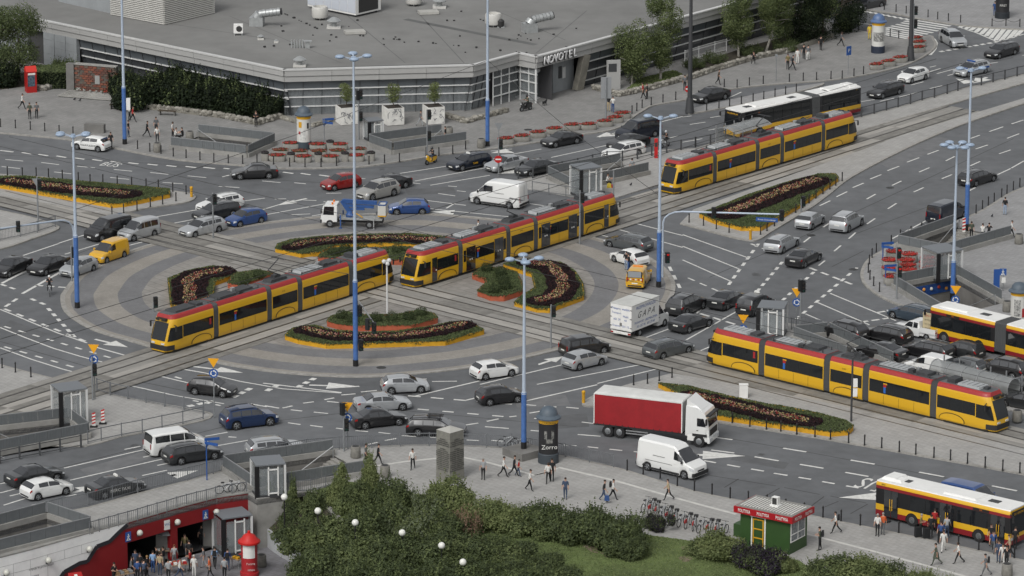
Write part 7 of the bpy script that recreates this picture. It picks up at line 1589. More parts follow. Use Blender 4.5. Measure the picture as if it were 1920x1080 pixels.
tubs(TA, [(949, 270), (979, 265), (1009, 258), (1040, 251), (1073, 244), (1104, 243), (1135, 237), (1154, 230), (1168, 222)], ['oval concrete tub of red flowers along the hotel kerb, %s from the blue lamp post'%s for s in ('first', 'second', 'third', 'fourth', 'fifth', 'sixth', 'seventh', 'eighth', 'last')], .25)
tubs(TA, [(1644, 130), (1666, 124), (1688, 117), (1721, 98), (1723, 88), (1717, 80)], ['oval tub of red flowers near the zebra crossing, %s along the kerb'%s for s in ('first', 'second', 'third', 'fourth', 'fifth', 'sixth')], .35)
g_ = 'red tubs at the striped column'
tubs(TA, [(546, 279), (596, 281), (637, 281), (520, 302), (569, 304), (620, 304), (668, 302)], 'long tub of bright red flowers at the hotel column', 0, g_); tubs(TB, [(526, 291), (562, 293), (598, 293), (633, 292), (672, 289)], 'long tub of orange flowers at the hotel column', 0, g_); tubs(TC, [(619, 280), (497, 301), (546, 303), (597, 303), (647, 302), (696, 301)], 'small tub of dark leaves at the hotel column', 0, g_)
tubs(TR_, [(1676, 486), (1668, 502), (1668, 517), (1672, 533), (1740, 498), (1738, 507)], 'round tub of bright red flowers at the east stairs', 0, 'red tubs at the east stairs'); tubs(TR_, [(1705, 491), (1700, 502), (1702, 511), (1703, 520), (1739, 515)], 'squat red flower tub in the middle east group', 0, 'red tubs at the east stairs')
for q in (TA, TB, TC, TR_): drop(q)
# big white cube planters with graffiti
GRAF = mat('graffiti_grey', '#66686c', .6)
def cube_planter(px, py, lab):
 t = put('cube_planter', lab, 'planter', px, py, .12, .35, 'white cube planters by the hotel'); WC = mat('planter_white', '#d2d1cc', .7, var=.12, scale=2); MB().box(0, 0, .95, 1.85, 1.85, 1.8).build('box', WC, t); MB().box(0, 0, .03, 1.6, 1.6, .08).build('foot', VDARK, t); MB().box(0, 0, 1.83, 1.65, 1.65, .06).build('soil', mat('soil', (.03, .025, .02), .95), t)
 for f_ in (0, 1):
  k = MB(); q = None
  for j in range(46):
   if j%7==0: q = (rnd.uniform(-.7, .7), rnd.uniform(.5, 1.6))
   w = (max(-.85, min(.85, q[0]+rnd.uniform(-.28, .28))), max(.2, min(1.75, q[1]+rnd.uniform(-.3, .3)))); e = .937+j*.0002
   A, B = ((q[0],-e, q[1]), (w[0],-e, w[1])) if f_==0 else ((e, q[0], q[1]), (e, w[0], w[1])); k.bar(A, B, .045, .012, up=Vector((0, 1, 0)) if f_==0 else Vector((1, 0, 0))); q = w
  k.build('graffiti', GRAF, t)
for x, y, l in ((650, 231, 'white graffiti-covered cube planter behind the tallest lamp post'), (737, 232, 'middle white cube planter covered in graffiti'), (813, 230, 'right white cube planter with graffiti on one face')): cube_planter(x, y, l)
# hired bicycles
def bicycle_mesh():
 t = thing('bicycle', 'plain hire bicycle prototype', 'bicycle')
 for x in (-.53, .53):
  k = MB(); n = 16; P = [(x+.33*math.cos(2*math.pi*i/n), 0, .34+.33*math.sin(2*math.pi*i/n)) for i in range(n)]
  for i in range(n): k.bar(P[i], P[(i+1)%n], .045, .04, up=Vector((0, 1, 0)))
  w = k.build('wheel', RUBBER, t); k = MB()
  for i in range(0, n, 2): k.bar((x, 0, .34), P[i], .008, .008)
  k.build('spokes', STEEL, w)
 k = MB()
 for a, b in (((-.53, 0, .34), (-.1, 0, .32)), ((-.1, 0, .32), (-.25, 0, .85)), ((-.1, 0, .32), (.38, 0, .78)), ((-.22, 0, .72), (.36, 0, .86)), ((-.53, 0, .34), (-.22, 0, .72)), ((.53, 0, .34), (.35, 0, .95))): k.cyl(a, b, .025, n=6)
 k.build('frame', PAINTS['silver'], t); k = MB(); k.cyl((.33,-.28, 1.02), (.33, .28, 1.02), .018, n=6); k.cyl((.35, 0, .95), (.33, 0, 1.02), .02, n=6); k.build('handlebar', PLASTIC, t); MB().box(-.27, 0, .9, .26, .15, .07).build('saddle', PLASTIC, t); return t
BK = bicycle_mesh(); BK2 = dup(BK, (0, 0, 0)); k = MB(); k.box(-.55, 0, .62, .5, .05, .28); k.build('rear_panel', NE, BK2); MB().box(.6, 0, .86, .28, .3, .2).build('basket', VDARK, BK2)
KIDS.clear()
bp = [(1212, 957), (1222, 961), (1232, 965), (1243, 970), (1254, 975), (1266, 981), (1279, 985), (1290, 988), (1302, 992), (1316, 996), (1330, 999), (1344, 1001), (1356, 1003)]
for i, (x, y) in enumerate(bp): dup(BK2 if i%3 else BK, G(x, y, .12), R(60+8*(i%3)), ORD[i]+' parked hire bicycle from the left in the row before the green kiosk', 'bicycle', 'hire bicycles in a row')
dup(BK, G(952, 838, .12), .1, 'dark bicycle leaning on the south railing by the lamp post', 'bicycle'); dup(BK, G(972, 842, .12), .0, 'second bicycle at the south railing, touching the lamp post', 'bicycle'); dup(BK, G(424, 925, .12), .3, 'bicycle chained to the railing above the red wall', 'bicycle'); dup(BK, G(440, 922, .12), .3, 'bicycle nearest the glass lift above the red wall', 'bicycle')
# overhead tram wires
def wire(pts, lab):
 k = MB(); L_ = [Vector(p) for p in pts]
 for a, b in zip(L_, L_[1:]): k.cyl(a, b, .024, n=4, caps=False)
 tag(k.build('overhead_wire', VDARK), lab, 'wire', 'overhead tram wires')
for c_, d_, t0, t1, l in ((A1c, A1d,-70, 105, 'overhead wire over the far lower-left to upper-right track'), (A1c-A1n*3.3, A1d,-70, 105, 'overhead wire over the near lower-left to upper-right track'), (B3c, B3d,-104, 34, 'overhead wire over the far upper-left to lower-right track'), (B3c-B3n*3.3, B3d,-104, 34, 'overhead wire over the near upper-left to lower-right track')):
 wire([tuple(c_+d_*t+Vector((0, 0, 5.45))) for t in np.linspace(t0, t1, 8)], l)
def hang(a, za, b, zb, l): p, q = G(*a), G(*b); wire([(p.x, p.y, za), ((p.x+q.x)/2, (p.y+q.y)/2, (za+zb)/2-.5), (q.x, q.y, zb)], l)
hang((145, 577), 8, (667, 686), 8, 'span wire between the left and the tallest lamp posts'); hang((667, 686), 9, (1235, 538), 9, 'span wire between the tallest and the right island lamp posts'); hang((145, 577), 9, (914, 274), 9, 'span wire from the left lamp post to the hotel lamp post'); hang((1235, 538), 8.5, (914, 274), 9, 'span wire from the right lamp post to the hotel lamp post')
# memorial brick wall
t = put('memorial_wall', 'ruined brick memorial wall with a plaque and wreaths', 'memorial', 180, 178, .12,-.33); BRK = [mat('old_brick%d'%j, c_, .9, var=.2, scale=3) for j, c_ in enumerate(('#6b4035', '#5c4038', '#774a3a', '#5f5148'))]
MB().box(0, .2, 1.6, 4.9, .45, 3.2).build('core', mat('mortar', '#55504a', .95, var=.3, scale=2), t); bm_ = [MB().box(0, 0, 0, .46, .1, .2).mesh('brick', m_) for m_ in BRK]
for j in range(12):
 for i in range(10):
  if rnd.random()<.82: ob('brick', rnd.choice(bm_), t, (-2.3+i*.5+.24*(j%2),-.05, .25+j*.25))
MB().box(-2.9, .1, 1.6, .9, .7, 3.3).build('concrete_end', CONC_D, t); MB().box(0, .2, 3.25, 4.9, .6, .14).build('capping', CONC, t); MB().box(.25,-.12, 1.7, .55, .06, .95).build('plaque', mat('plaque', '#8f908e', .5), t)
for j in range(3): MB().box(.2,-1.0-j*.35, .42-j*.14, 6.0+j*.7, .9+j*.1, .14).build('step', CONC, t)
for x, m_ in ((-1.6, LET), (1.6, FRED2)): V, mi = blooms(60, .5, .3, .2, [m_, FLEAF], 8, .16); o = ob('wreath', card_mesh('wreath', V, mi, [m_, FLEAF]), t, (x,-.9, .5))
for x in (-.9,-.2, .5, 1.1): MB().lathe([(.12, .5), (.14, .7), (.08, .75)], 8, (x,-1.0, 0)).build('candle', mat('candle_glass', '#8a8a86', .3), t)
# globe park lamps among the bushes
for x, y, l in ((596, 1020, 'upper left one among the tall bushes'), (533, 985, 'beside the concrete wall'), (666, 1045, 'in the middle of the tall bushes'), (754, 1062, 'in the dark bushes at the bottom'), (828, 1086, 'second from the right at the bottom edge'), (868, 1120, 'lowest one at the bottom edge')):
 p = G(x, y, 3.4-1.0-.0); p = G(x, y, 2.4) ; yy = {596: 958, 533: 932, 666: 980, 754: 999, 828: 1023, 868: 1054}[x]; p = G(x, yy, 2.6); t = thing('park_lamp', 'white globe park lamp '+l, 'lamp', (p.x, p.y,-.5), 0, 'white globe park lamps'); MB().cyl((0, 0, 0), (0, 0, 2.95), .06, .05, 8).build('pole', BLACK, t); MB().sph((0, 0, 3.1), .26, 14, 10).build('globe', mat('white_globe', '#d8d8d2', .35), t, 60)
# ------------------------------------------------------------------ plants
def leaf(name, c, v=.25):
 m = mat(name, c, .75, var=v, scale=1.3, spec=.25); nt = m.node_tree
 if 'tr' not in nt.nodes:
  b = nt.nodes['Principled BSDF']; t = nt.nodes.new('ShaderNodeBsdfTranslucent'); t.name = 'tr'; t.inputs[0].default_value = (c[0]*1.3, c[1]*1.4, c[2], 1); x = nt.nodes.new('ShaderNodeMixShader'); x.inputs[0].default_value = .3
  nt.links.new(b.outputs[0], x.inputs[1]); nt.links.new(t.outputs[0], x.inputs[2]); nt.links.new(x.outputs[0], nt.nodes['Material Output'].inputs[0])
 return m
L_D = leaf('leaf_dark', (.066, .086, .040)); L_M = leaf('leaf_mid', (.108, .136, .056)); L_L = leaf('leaf_light', (.15, .18, .076)); L_Y = leaf('leaf_yellowgreen', (.178, .205, .085))
L_Y2 = leaf('yew_dark', (.010, .017, .008)); L_Y3 = leaf('yew_mid', (.019, .030, .012)); L_P = leaf('leaf_purple', (.035, .028, .042)); L_B = leaf('leaf_brownpink', (.27, .18, .13)); L_W = leaf('leaf_silver', (.15, .175, .11)); L_BI = leaf('birch_leaf', (.08, .104, .042))
BARK = mat('bark', (.07, .055, .042), .9, var=.4, scale=4); BIRCH = mat('birch_bark', '#8f8c84', .8, var=.35, scale=5)
STY = dict(bright=[L_M, L_L, L_Y, L_L, L_Y], mid=[L_M, L_L, L_M, L_D, L_D], dark=[L_D, L_M, L_D, L_M, L_D], yew=[L_Y2, L_Y3, L_Y2, L_Y3, L_M], purple=[L_P, L_P, L_D, L_P, L_M], brown=[L_B, L_B, L_M, L_B, L_D], silver=[L_W, L_L, L_M, L_W, L_D], birch=[L_BI, L_M, L_L, L_BI, L_D])
def crown_cards(blobs, n, size, seed, flat=.0):
 r = np.random.default_rng(seed); vol = np.array([b[3]*b[4]+b[4]*b[5]+b[3]*b[5] for b in blobs]); idx = r.choice(len(blobs), n, p=vol/vol.sum()); B = np.array(blobs)[idx]
 d = r.normal(0, 1, (n, 3)); d /= np.linalg.norm(d, axis=1)[:, None]; rad = r.uniform(.6, 1.0, n)**.6; rad = np.where(r.random(n)<.2, rad*r.uniform(1.05, 1.38, n), rad)
 P = B[:, :3]+d*rad[:, None]*B[:, 3:6]; tone = np.array([r.random() for _ in blobs])[idx]
 V, _ = cards(P, size, r, d+np.array([0, 0, .5]), idx); mi = np.clip((tone*3+r.random(n)*2).astype(int), 0, 4); return V, mi
def bush_mesh(name, style, seed, n=2400, size=.085, kind='round'):
 r = random.Random(seed); blobs = []
 if kind=='round':
  blobs.append((0, 0, .45, .75, .75, .5))
  for i in range(13): a = r.uniform(0, 6.28); q = r.uniform(.35, .8); s = r.uniform(.25, .42); blobs.append((math.cos(a)*q, math.sin(a)*q, r.uniform(.25, .95)*(1.15-.5*q), s, s, s*.9))
 elif kind=='tall':
  for i in range(14): z = .12+i*.13; w = .95*(1-i/15)+.12; a = r.uniform(0, 6.28); blobs.append((math.cos(a)*w*.35, math.sin(a)*w*.35, z, w*.8, w*.8, .22))
 else:
  for i in range(12): a = r.uniform(0, 6.28); q = r.uniform(.2, .9); s = r.uniform(.2, .32); blobs.append((math.cos(a)*q, math.sin(a)*q, r.uniform(.2, .75), s, s, s*1.2))
 V, mi = crown_cards(blobs, n, size, seed); q = np.random.default_rng(seed+50); m = 190 if kind != 'tall' else 70; Bk = np.array(blobs)[q.integers(0, len(blobs), m)]; d = q.normal(0, 1, (m, 3)); d[:, 2] = np.abs(d[:, 2])*.8+.15; d /= np.linalg.norm(d, axis=1)[:, None]; s0 = Bk[:, :3]+d*Bk[:, 3:6]*.9; u = d*.55+np.array([0, 0, .75])+q.normal(0, .12, (m, 3)); ln = q.uniform(.10, .34 if kind != 'loose' else .5, m)
 t = np.linspace(0, 1, 11); P = (s0[:, None, :]+u[:, None, :]*(ln[:, None]*t)[:, :, None]).reshape(-1, 3)+q.normal(0, .014, (m*11, 3)); V2, _ = cards(P, size*.72, q, np.repeat(d, 11, 0), np.zeros(m*11)); mi2 = np.repeat(q.integers(0, 5, m), 11)
 return card_mesh(name, np.concatenate([V, V2]), np.concatenate([mi, mi2]), STY[style])
BM = {}
STEMM = MB().cyl((0, 0,-.3), (.05, .03, .6), .06, .03, 6).add(*(lambda m: (m.v, m.f))(MB().cyl((0, 0, 0), (.3,-.1, .7), .04, .02, 5))).add(*(lambda m: (m.v, m.f))(MB().cyl((0, 0, 0), (-.25, .2, .65), .04, .02, 5))).mesh('stem', BARK)
def bush(px, py, rad, h, style, label, z=.1, kind='round', group='shrubs in the near garden', n=2400, var=0, name='shrub'):
 k = (style, kind, var, n)
 if k not in BM: BM[k] = bush_mesh('foliage', style, hash(style)%97 if False else len(BM)*7+3, n, .085, kind)
 p = G(px, py, z); t = thing(name, label, 'shrub', p, (px*.37+py)%6.28, group); o = ob('foliage', BM[k], t); hh = h*(.86 if kind=='tall' else .8 if n==9000 and name=='shrub' else 1); o.scale = (rad, rad, hh); ob('stem', STEMM, t).scale = (1, 1, h); return t
LAWN = mat('lawn', (.085, .115, .036), .95, var=.35, scale=1.5, scale2=.3); SOIL = mat('garden_soil', (.035, .030, .02), .95, var=.4, scale=2)
lawn_px = [(583, 926), (640, 905), (720, 912), (820, 940), (1000, 990), (1190, 1003), (1330, 1022), (1410, 1030), (1500, 1055), (1540, 1085), (1600, 1130), (1500, 1220), (720, 1220), (720, 1130), (640, 985)]
LW = GS(lawn_px); struct(MB().prism(LW, .05, .145, walls=False).build('lawn', LAWN))
E1 = [(560, 932), (583, 928), (612, 955), (640, 985), (680, 1060), (720, 1130)]; W1 = [(488, 1008), (500, 1025), (530, 1045), (560, 1062), (590, 1080), (640, 1116)]
k = MB(); A = GS(E1, .1); B_ = [Vector((p.x, p.y, PZ+1.42)) for p in GS(W1, PZ)]; k.loft([[tuple(a.lerp(b, u)) for u in (0, .35, .7, 1)] for a, b in zip(A, B_)], cap=(False, False), closed=False); struct(k.build('planted_bank', SOIL))
def grass(poly, n, z, label, seed, s=.11):
 r = np.random.default_rng(seed); xs = [p.x for p in poly]; ys = [p.y for p in poly]; P = []
 while len(P)<n:
  p = Vector((r.uniform(min(xs), max(xs)), r.uniform(min(ys), max(ys)), 0))
  if inside(p, poly): P.append((p.x, p.y, z+.03))
 P = np.array(P); nr = np.tile([[0,-.8, .6]], (len(P), 1)); V, mi = cards(P, s, r, nr, r.integers(0, 4, len(P))); o = ob('grass', card_mesh('grass', V, mi, [L_L, LAWN, LAWN, LAWN]), None); stuff(o); return o
grass(GS([(860, 985), (1000, 1000), (1200, 1005), (1330, 1022), (1500, 1060), (1540, 1085), (1500, 1110), (1000, 1110), (930, 1040)]), 16000, .145, '', 4)
# worn earth and daisies on the lawn
k = MB()
for x, y, s in ((1118, 1027, .9), (1148, 1035, 1.0), (1300, 1030, .8), (1285, 1048, .5)):
 p = G(x, y, .15); k.poly([(p.x+s*math.cos(a)*(1+.3*math.sin(3*a)), p.y+1.3*s*math.sin(a), .15) for a in [i*.52 for i in range(12)]])
struct(k.build('bare_earth', mat('bare_earth', (.16, .125, .09), .95, var=.3, scale=3)))
sh = [
 (508, 1000, 1.1, 2.4, 'mid',-3.2, 'tall', 'young cone-shaped shrub nearest the concrete wall'), (548, 990, 1.0, 2.3, 'mid',-2.2, 'tall', 'small cone shrub below the near glass lift'), (640, 948, 1.25, 2.0, 'bright', .1, 'tall', 'pointed yellow-green shrub by the near stairwell'), (692, 938, 1.3, 2.2, 'bright', .1, 'tall', 'tallest pointed yellow-green shrub at the south pavement'), (600, 968, 1.7, 2.2, 'mid',-.8, 'round', 'round shrub behind the first globe lamps'), (664, 962, 1.6, 2.6, 'mid', .1, 'round', 'bushy shrub between the two pointed shrubs'),
 (738, 962, 1.9, 2.7, 'mid', .1, 'round', 'broad shrub left of the obelisk'), (785, 972, 1.9, 2.7, 'silver', .1, 'loose', 'loose silvery shrub below the litter bin'), (845, 965, 2.3, 2.9, 'bright', .1, 'round', 'bright green shrub in front of the obelisk'), (902, 978, 2.1, 2.3, 'bright', .1, 'round', 'bright green shrub right of the obelisk'), (952, 990, 2.2, 2.2, 'bright', .1, 'round', 'bright green shrub in the middle of the long hedge row'), (1003, 1000, 2.2, 2.4, 'mid', .1, 'round', 'mid green shrub in the long hedge row'), (1055, 1008, 2.3, 2.8, 'dark', .1, 'round', 'dark shrub left of the two hidden walkers'), (1105, 1015, 2.3, 2.9, 'dark', .1, 'round', 'dark shrub under the walkers with the blue bag'), (1152, 1026, 2.3, 3.0, 'dark', .1, 'round', 'dark shrub at the right end of the hedge row'), (1178, 1044, 1.7, 1.9, 'dark', .1, 'round', 'low dark shrub at the lawn, end of the hedge row'), (1234, 995, 1.1, 1.5, 'purple', .1, 'loose', 'small purple shrub in front of the hire bicycles'),
 (880, 1004, 1.5, 2.3, 'brown', .1, 'loose', 'pinkish brown shrub in the middle of the garden'), (566, 1032, 2.2, 2.5, 'mid',-1.6, 'round', 'shrub at the top of the pale curved wall'), (640, 1026, 2.4, 3.0, 'mid',-.3, 'round', 'big shrub left of the middle globe lamp'), (708, 1016, 2.4, 2.9, 'mid', .1, 'round', 'big shrub right of the middle globe lamp'), (772, 1016, 2.3, 2.6, 'silver', .1, 'round', 'silvery shrub above the bottom globe lamps'), (830, 1016, 2.1, 2.3, 'mid', .1, 'round', 'shrub left of the pinkish brown one'),
 (585, 1082, 2.0, 2.4, 'dark',-2.3, 'round', 'dark shrub on the bank above the curved wall'), (640, 1078, 2.4, 2.9, 'dark',-1.0, 'round', 'dark shrub at the bottom left of the garden'), (700, 1066, 2.4, 2.8, 'mid', .1, 'round', 'shrub between the two lowest left globe lamps'), (768, 1064, 2.4, 2.8, 'dark', .1, 'round', 'dark shrub behind the fourth globe lamp'), (836, 1056, 2.4, 2.4, 'mid', .1, 'round', 'shrub behind the fifth globe lamp'), (900, 1050, 2.2, 2.2, 'dark', .1, 'round', 'dark shrub left of the lawn'), (962, 1058, 2.0, 2.0, 'mid', .1, 'round', 'shrub touching the left edge of the lawn'), (1012, 1082, 1.9, 1.9, 'dark', .1, 'round', 'dark shrub in the lawn at the bottom'),
 (600, 1130, 2.4, 2.4, 'dark',-1.8, 'round', 'dark shrub cut by the bottom edge above the curved wall'), (680, 1120, 2.4, 2.8, 'mid',-.2, 'round', 'shrub cut by the bottom edge under the middle lamps'), (760, 1116, 2.4, 2.8, 'dark', .1, 'round', 'dark shrub cut by the bottom edge below the fourth lamp'), (838, 1112, 2.4, 2.6, 'mid', .1, 'round', 'shrub cut by the bottom edge by the last globe lamp'), (918, 1102, 2.4, 2.4, 'dark', .1, 'round', 'dark shrub cut by the bottom edge right of the last lamp'), (985, 1112, 2.2, 2.2, 'mid', .1, 'round', 'shrub cut by the bottom edge at the lawn'), (1048, 1108, 1.9, 2.0, 'mid', .1, 'round', 'last shrub at the bottom edge of the lawn'),
 (1358, 1046, 2.2, 2.0, 'bright', .1, 'round', 'bright green shrub left of the kiosk'), (1318, 1040, 1.4, 1.4, 'mid', .1, 'round', 'small shrub on the lawn left of the kiosk'), (1405, 1062, 1.6, 1.7, 'purple', .1, 'round', 'dark purple shrub in front of the kiosk'), (1440, 1072, 1.7, 1.8, 'purple', .1, 'round', 'dark purple shrub under the kiosk door'), (1470, 1070, 1.1, 1.3, 'bright', .1, 'loose', 'yellow-green shrub at the kiosk corner'), (1555, 1090, 2.0, 2.2, 'mid', .1, 'round', 'shrub at the bottom edge right of the kiosk'), (1605, 1096, 2.3, 2.4, 'bright', .1, 'round', 'larger shrub at the bottom edge right of the kiosk'), (1660, 1102, 2.0, 1.9, 'mid', .1, 'round', 'shrub at the bottom edge near the bus stop'), (1715, 1106, 1.6, 1.6, 'bright', .1, 'loose', 'small leafy shrub at the bottom edge by the bus stop'), (1760, 1108, 1.2, 1.3, 'bright', .1, 'loose', 'last small shrub at the bottom edge by the bus stop')]
for i, (x, y, r_, h, st, z, kd, lab) in enumerate(sh): bush(x, y, r_, h, st, lab, z, kd, n=9000, var=i%2)
for x, y, r_, h, l in ((255, 200, 3.0, 3.0, 'first dark yew of the hedge, by the lamp post'), (310, 196, 3.3, 3.3, 'second dark yew of the hedge'), (365, 202, 3.3, 3.3, 'third dark yew, in the middle of the hedge'), (415, 208, 3.3, 3.3, 'fourth dark yew, behind the bench end'), (460, 216, 3.0, 3.0, 'fifth dark yew near the hotel corner'), (500, 220, 2.1, 2.2, 'last low yew at the rubble wall'), (232, 186, 2.3, 2.9, 'dark yew beside the memorial wall'), (5, 160, 2.6, 2.4, 'dark bush at the far left edge behind the booth'), (120, 152, 1.6, 2.1, 'light bush left of the memorial wall'), (340, 178, 2.8, 3.2, 'rear dark yew against the hotel windows'), (430, 190, 2.6, 3.0, 'rear dark yew near the hotel corner')):
 bush(x, y, r_, h, 'yew' if 'light' not in l else 'mid', l, .1, 'round', 'dark yews in front of the hotel', 9000, name='yew_bush')
t = put('clipped_hedge', 'clipped box-shaped hedge between the red booth and the memorial', 'hedge', 100, 160); r = np.random.default_rng(2); n = 5000; a = t.location
P = []
for i in range(n):
 u, v, w = r.uniform(-2.4, 2.4), r.uniform(-1.8, 1.8), r.uniform(0, 1.9); f_ = r.integers(0, 3)
 if f_==0: w = 1.9
 elif f_==1: v =-1.8
 else: u = 2.4*(1 if u>0 else -1)
 P.append((u, v, w))
P = np.array(P); V, mi = cards(P, .2, r, np.tile([[0,-.4, .9]], (n, 1)), np.where(P[:, 2]>1.8, r.integers(1, 3, n), r.integers(0, 2, n))); ob('foliage', card_mesh('foliage', V, mi, [L_Y2, L_D, L_M]), t); MB().box(0, 0, .92, 4.6, 3.4, 1.84).build('inner_branches', L_Y2, t)
def tree(px, py, H, cr, style, label, trunk=BARK, lean=(0, 0), n=13000, z=.12, tr=.16, cz=.42, seed=1, size=.15, group='trees by the hotel', multi=1):
 t = put('birch_tree' if trunk is BIRCH else 'leafy_tree', label, 'tree', px, py, .12, 0, group); t.location.z = z; r = random.Random(seed); base = Vector((0, 0, 0)); top = Vector((lean[0], lean[1], H*.8))
 k = MB(); pts = [base.lerp(top, u)+Vector((r.uniform(-.1, .1), r.uniform(-.1, .1), 0)) for u in (0, .25, .5, .75, 1)]
 for i, (p, q) in enumerate(zip(pts, pts[1:])): k.cyl(p, q, tr*(1-i*.22), tr*(1-(i+1)*.22), 8)
 k.build('trunk', trunk, t, 50); blobs = []
 for j in range(7):
  u = r.uniform(.4, .85); p = base.lerp(top, u); a = r.uniform(0, 6.28); q = p+Vector((math.cos(a)*cr*.7, math.sin(a)*cr*.7, r.uniform(.2, 1.2))); k = MB(); k.cyl(p, q, tr*.35, .03, 5); k.build('limb', trunk, t)
 for i in range(22):
  u = r.random(); zz = H*(cz+(1-cz)*u); w = cr*(math.sin(math.pi*min(1, .18+.78*(1-u)))**.8); a = r.uniform(0, 6.28); q = r.uniform(.2, .75)*w; s = r.uniform(.24, .4)*cr+.15; c_ = base.lerp(top, zz/H*.9); blobs.append((c_.x+math.cos(a)*q, c_.y+math.sin(a)*q, zz-s*.4, s, s, s*(1.2 if trunk is BIRCH else .9)))
 V, mi = crown_cards(blobs, n, size, seed); ob('crown', card_mesh('crown', V, mi, STY[style]), t); return t
tree(36, 152, 8.2, 3.4, 'dark', 'broad dark tree at the top left corner', n=16000, seed=2, cz=.3); tree(-6, 146, 7.5, 2.6, 'dark', 'dark tree cut by the top left edge', seed=3, cz=.3)
tree(1186, 158, 6.6, 2.5, 'birch', 'shorter birch over the hotel sign board', BIRCH, seed=4, cz=.28); tree(1238, 150, 9.4, 2.6, 'birch', 'tall birch right of the hotel sign', BIRCH, seed=5, n=15000, cz=.25); tree(1384, 106, 7.0, 2.3, 'birch', 'birch with thin trunks above the lay-by', BIRCH, seed=6, cz=.3); tree(1437, 96, 7.6, 2.3, 'birch', 'leaning birch before the dark yews', BIRCH, lean=(1.6, 0), seed=7, cz=.35); tree(1462, 88, 8.2, 2.6, 'dark', 'dark tree behind the leaning birch', seed=8, cz=.3)
for x, y, h, c_, s_, l in ((1500, 82, 7.2, 3.4, 9, 'first dark yew tree at the street corner'), (1542, 74, 7.6, 3.6, 10, 'middle dark yew tree at the street corner'), (1578, 58, 6.8, 3.0, 11, 'last dark yew tree at the street corner')): tree(x, y, h, c_, 'yew', l, seed=s_, cz=.08, n=16000)
for x, y, s_, l in ((650, 231, 21, 'small tree in the left cube planter'), (738, 232, 22, 'round small tree in the middle cube planter'), (814, 230, 23, 'flat-topped small tree in the right cube planter')): tree(x, y, 2.3 if s_<23 else 2.4, .85, 'bright', l, seed=s_, z=1.95, tr=.06, n=2500, cz=.38, size=.1, group='small trees in the cube planters')
for x, y, r_, h, l in ((1300, 128, 1.4, 1.0, 'low shrub under the pale railing, left'), (1340, 118, 1.4, 1.1, 'low shrub under the pale railing, right'), (1410, 103, 1.5, 1.0, 'low shrub at the foot of the birches'), (1470, 96, 1.6, 1.2, 'low shrub at the rubble wall end')): bush(x, y, r_, h, 'dark', l, .1, 'round', 'low shrubs along the hotel wall')
p = GS([(1170, 172), (1220, 160), (1280, 140), (1262, 132), (1200, 148)], .13); struct(MB().prism(p, .1, .16).build('planted_ground', SOIL)); grass(p, 1500, .16, '', 7, .2)
p = GS([(1290, 147), (1420, 107), (1560, 67), (1540, 50), (1400, 88), (1290, 125)], .13); struct(MB().prism(p, .1, .155).build('planted_ground', SOIL)); p = GS([(0, 168), (140, 150), (240, 196), (480, 230), (520, 216), (500, 200), (240, 160), (100, 130), (0, 140)], .13); struct(MB().prism(p, .1, .15).build('planted_ground', SOIL))
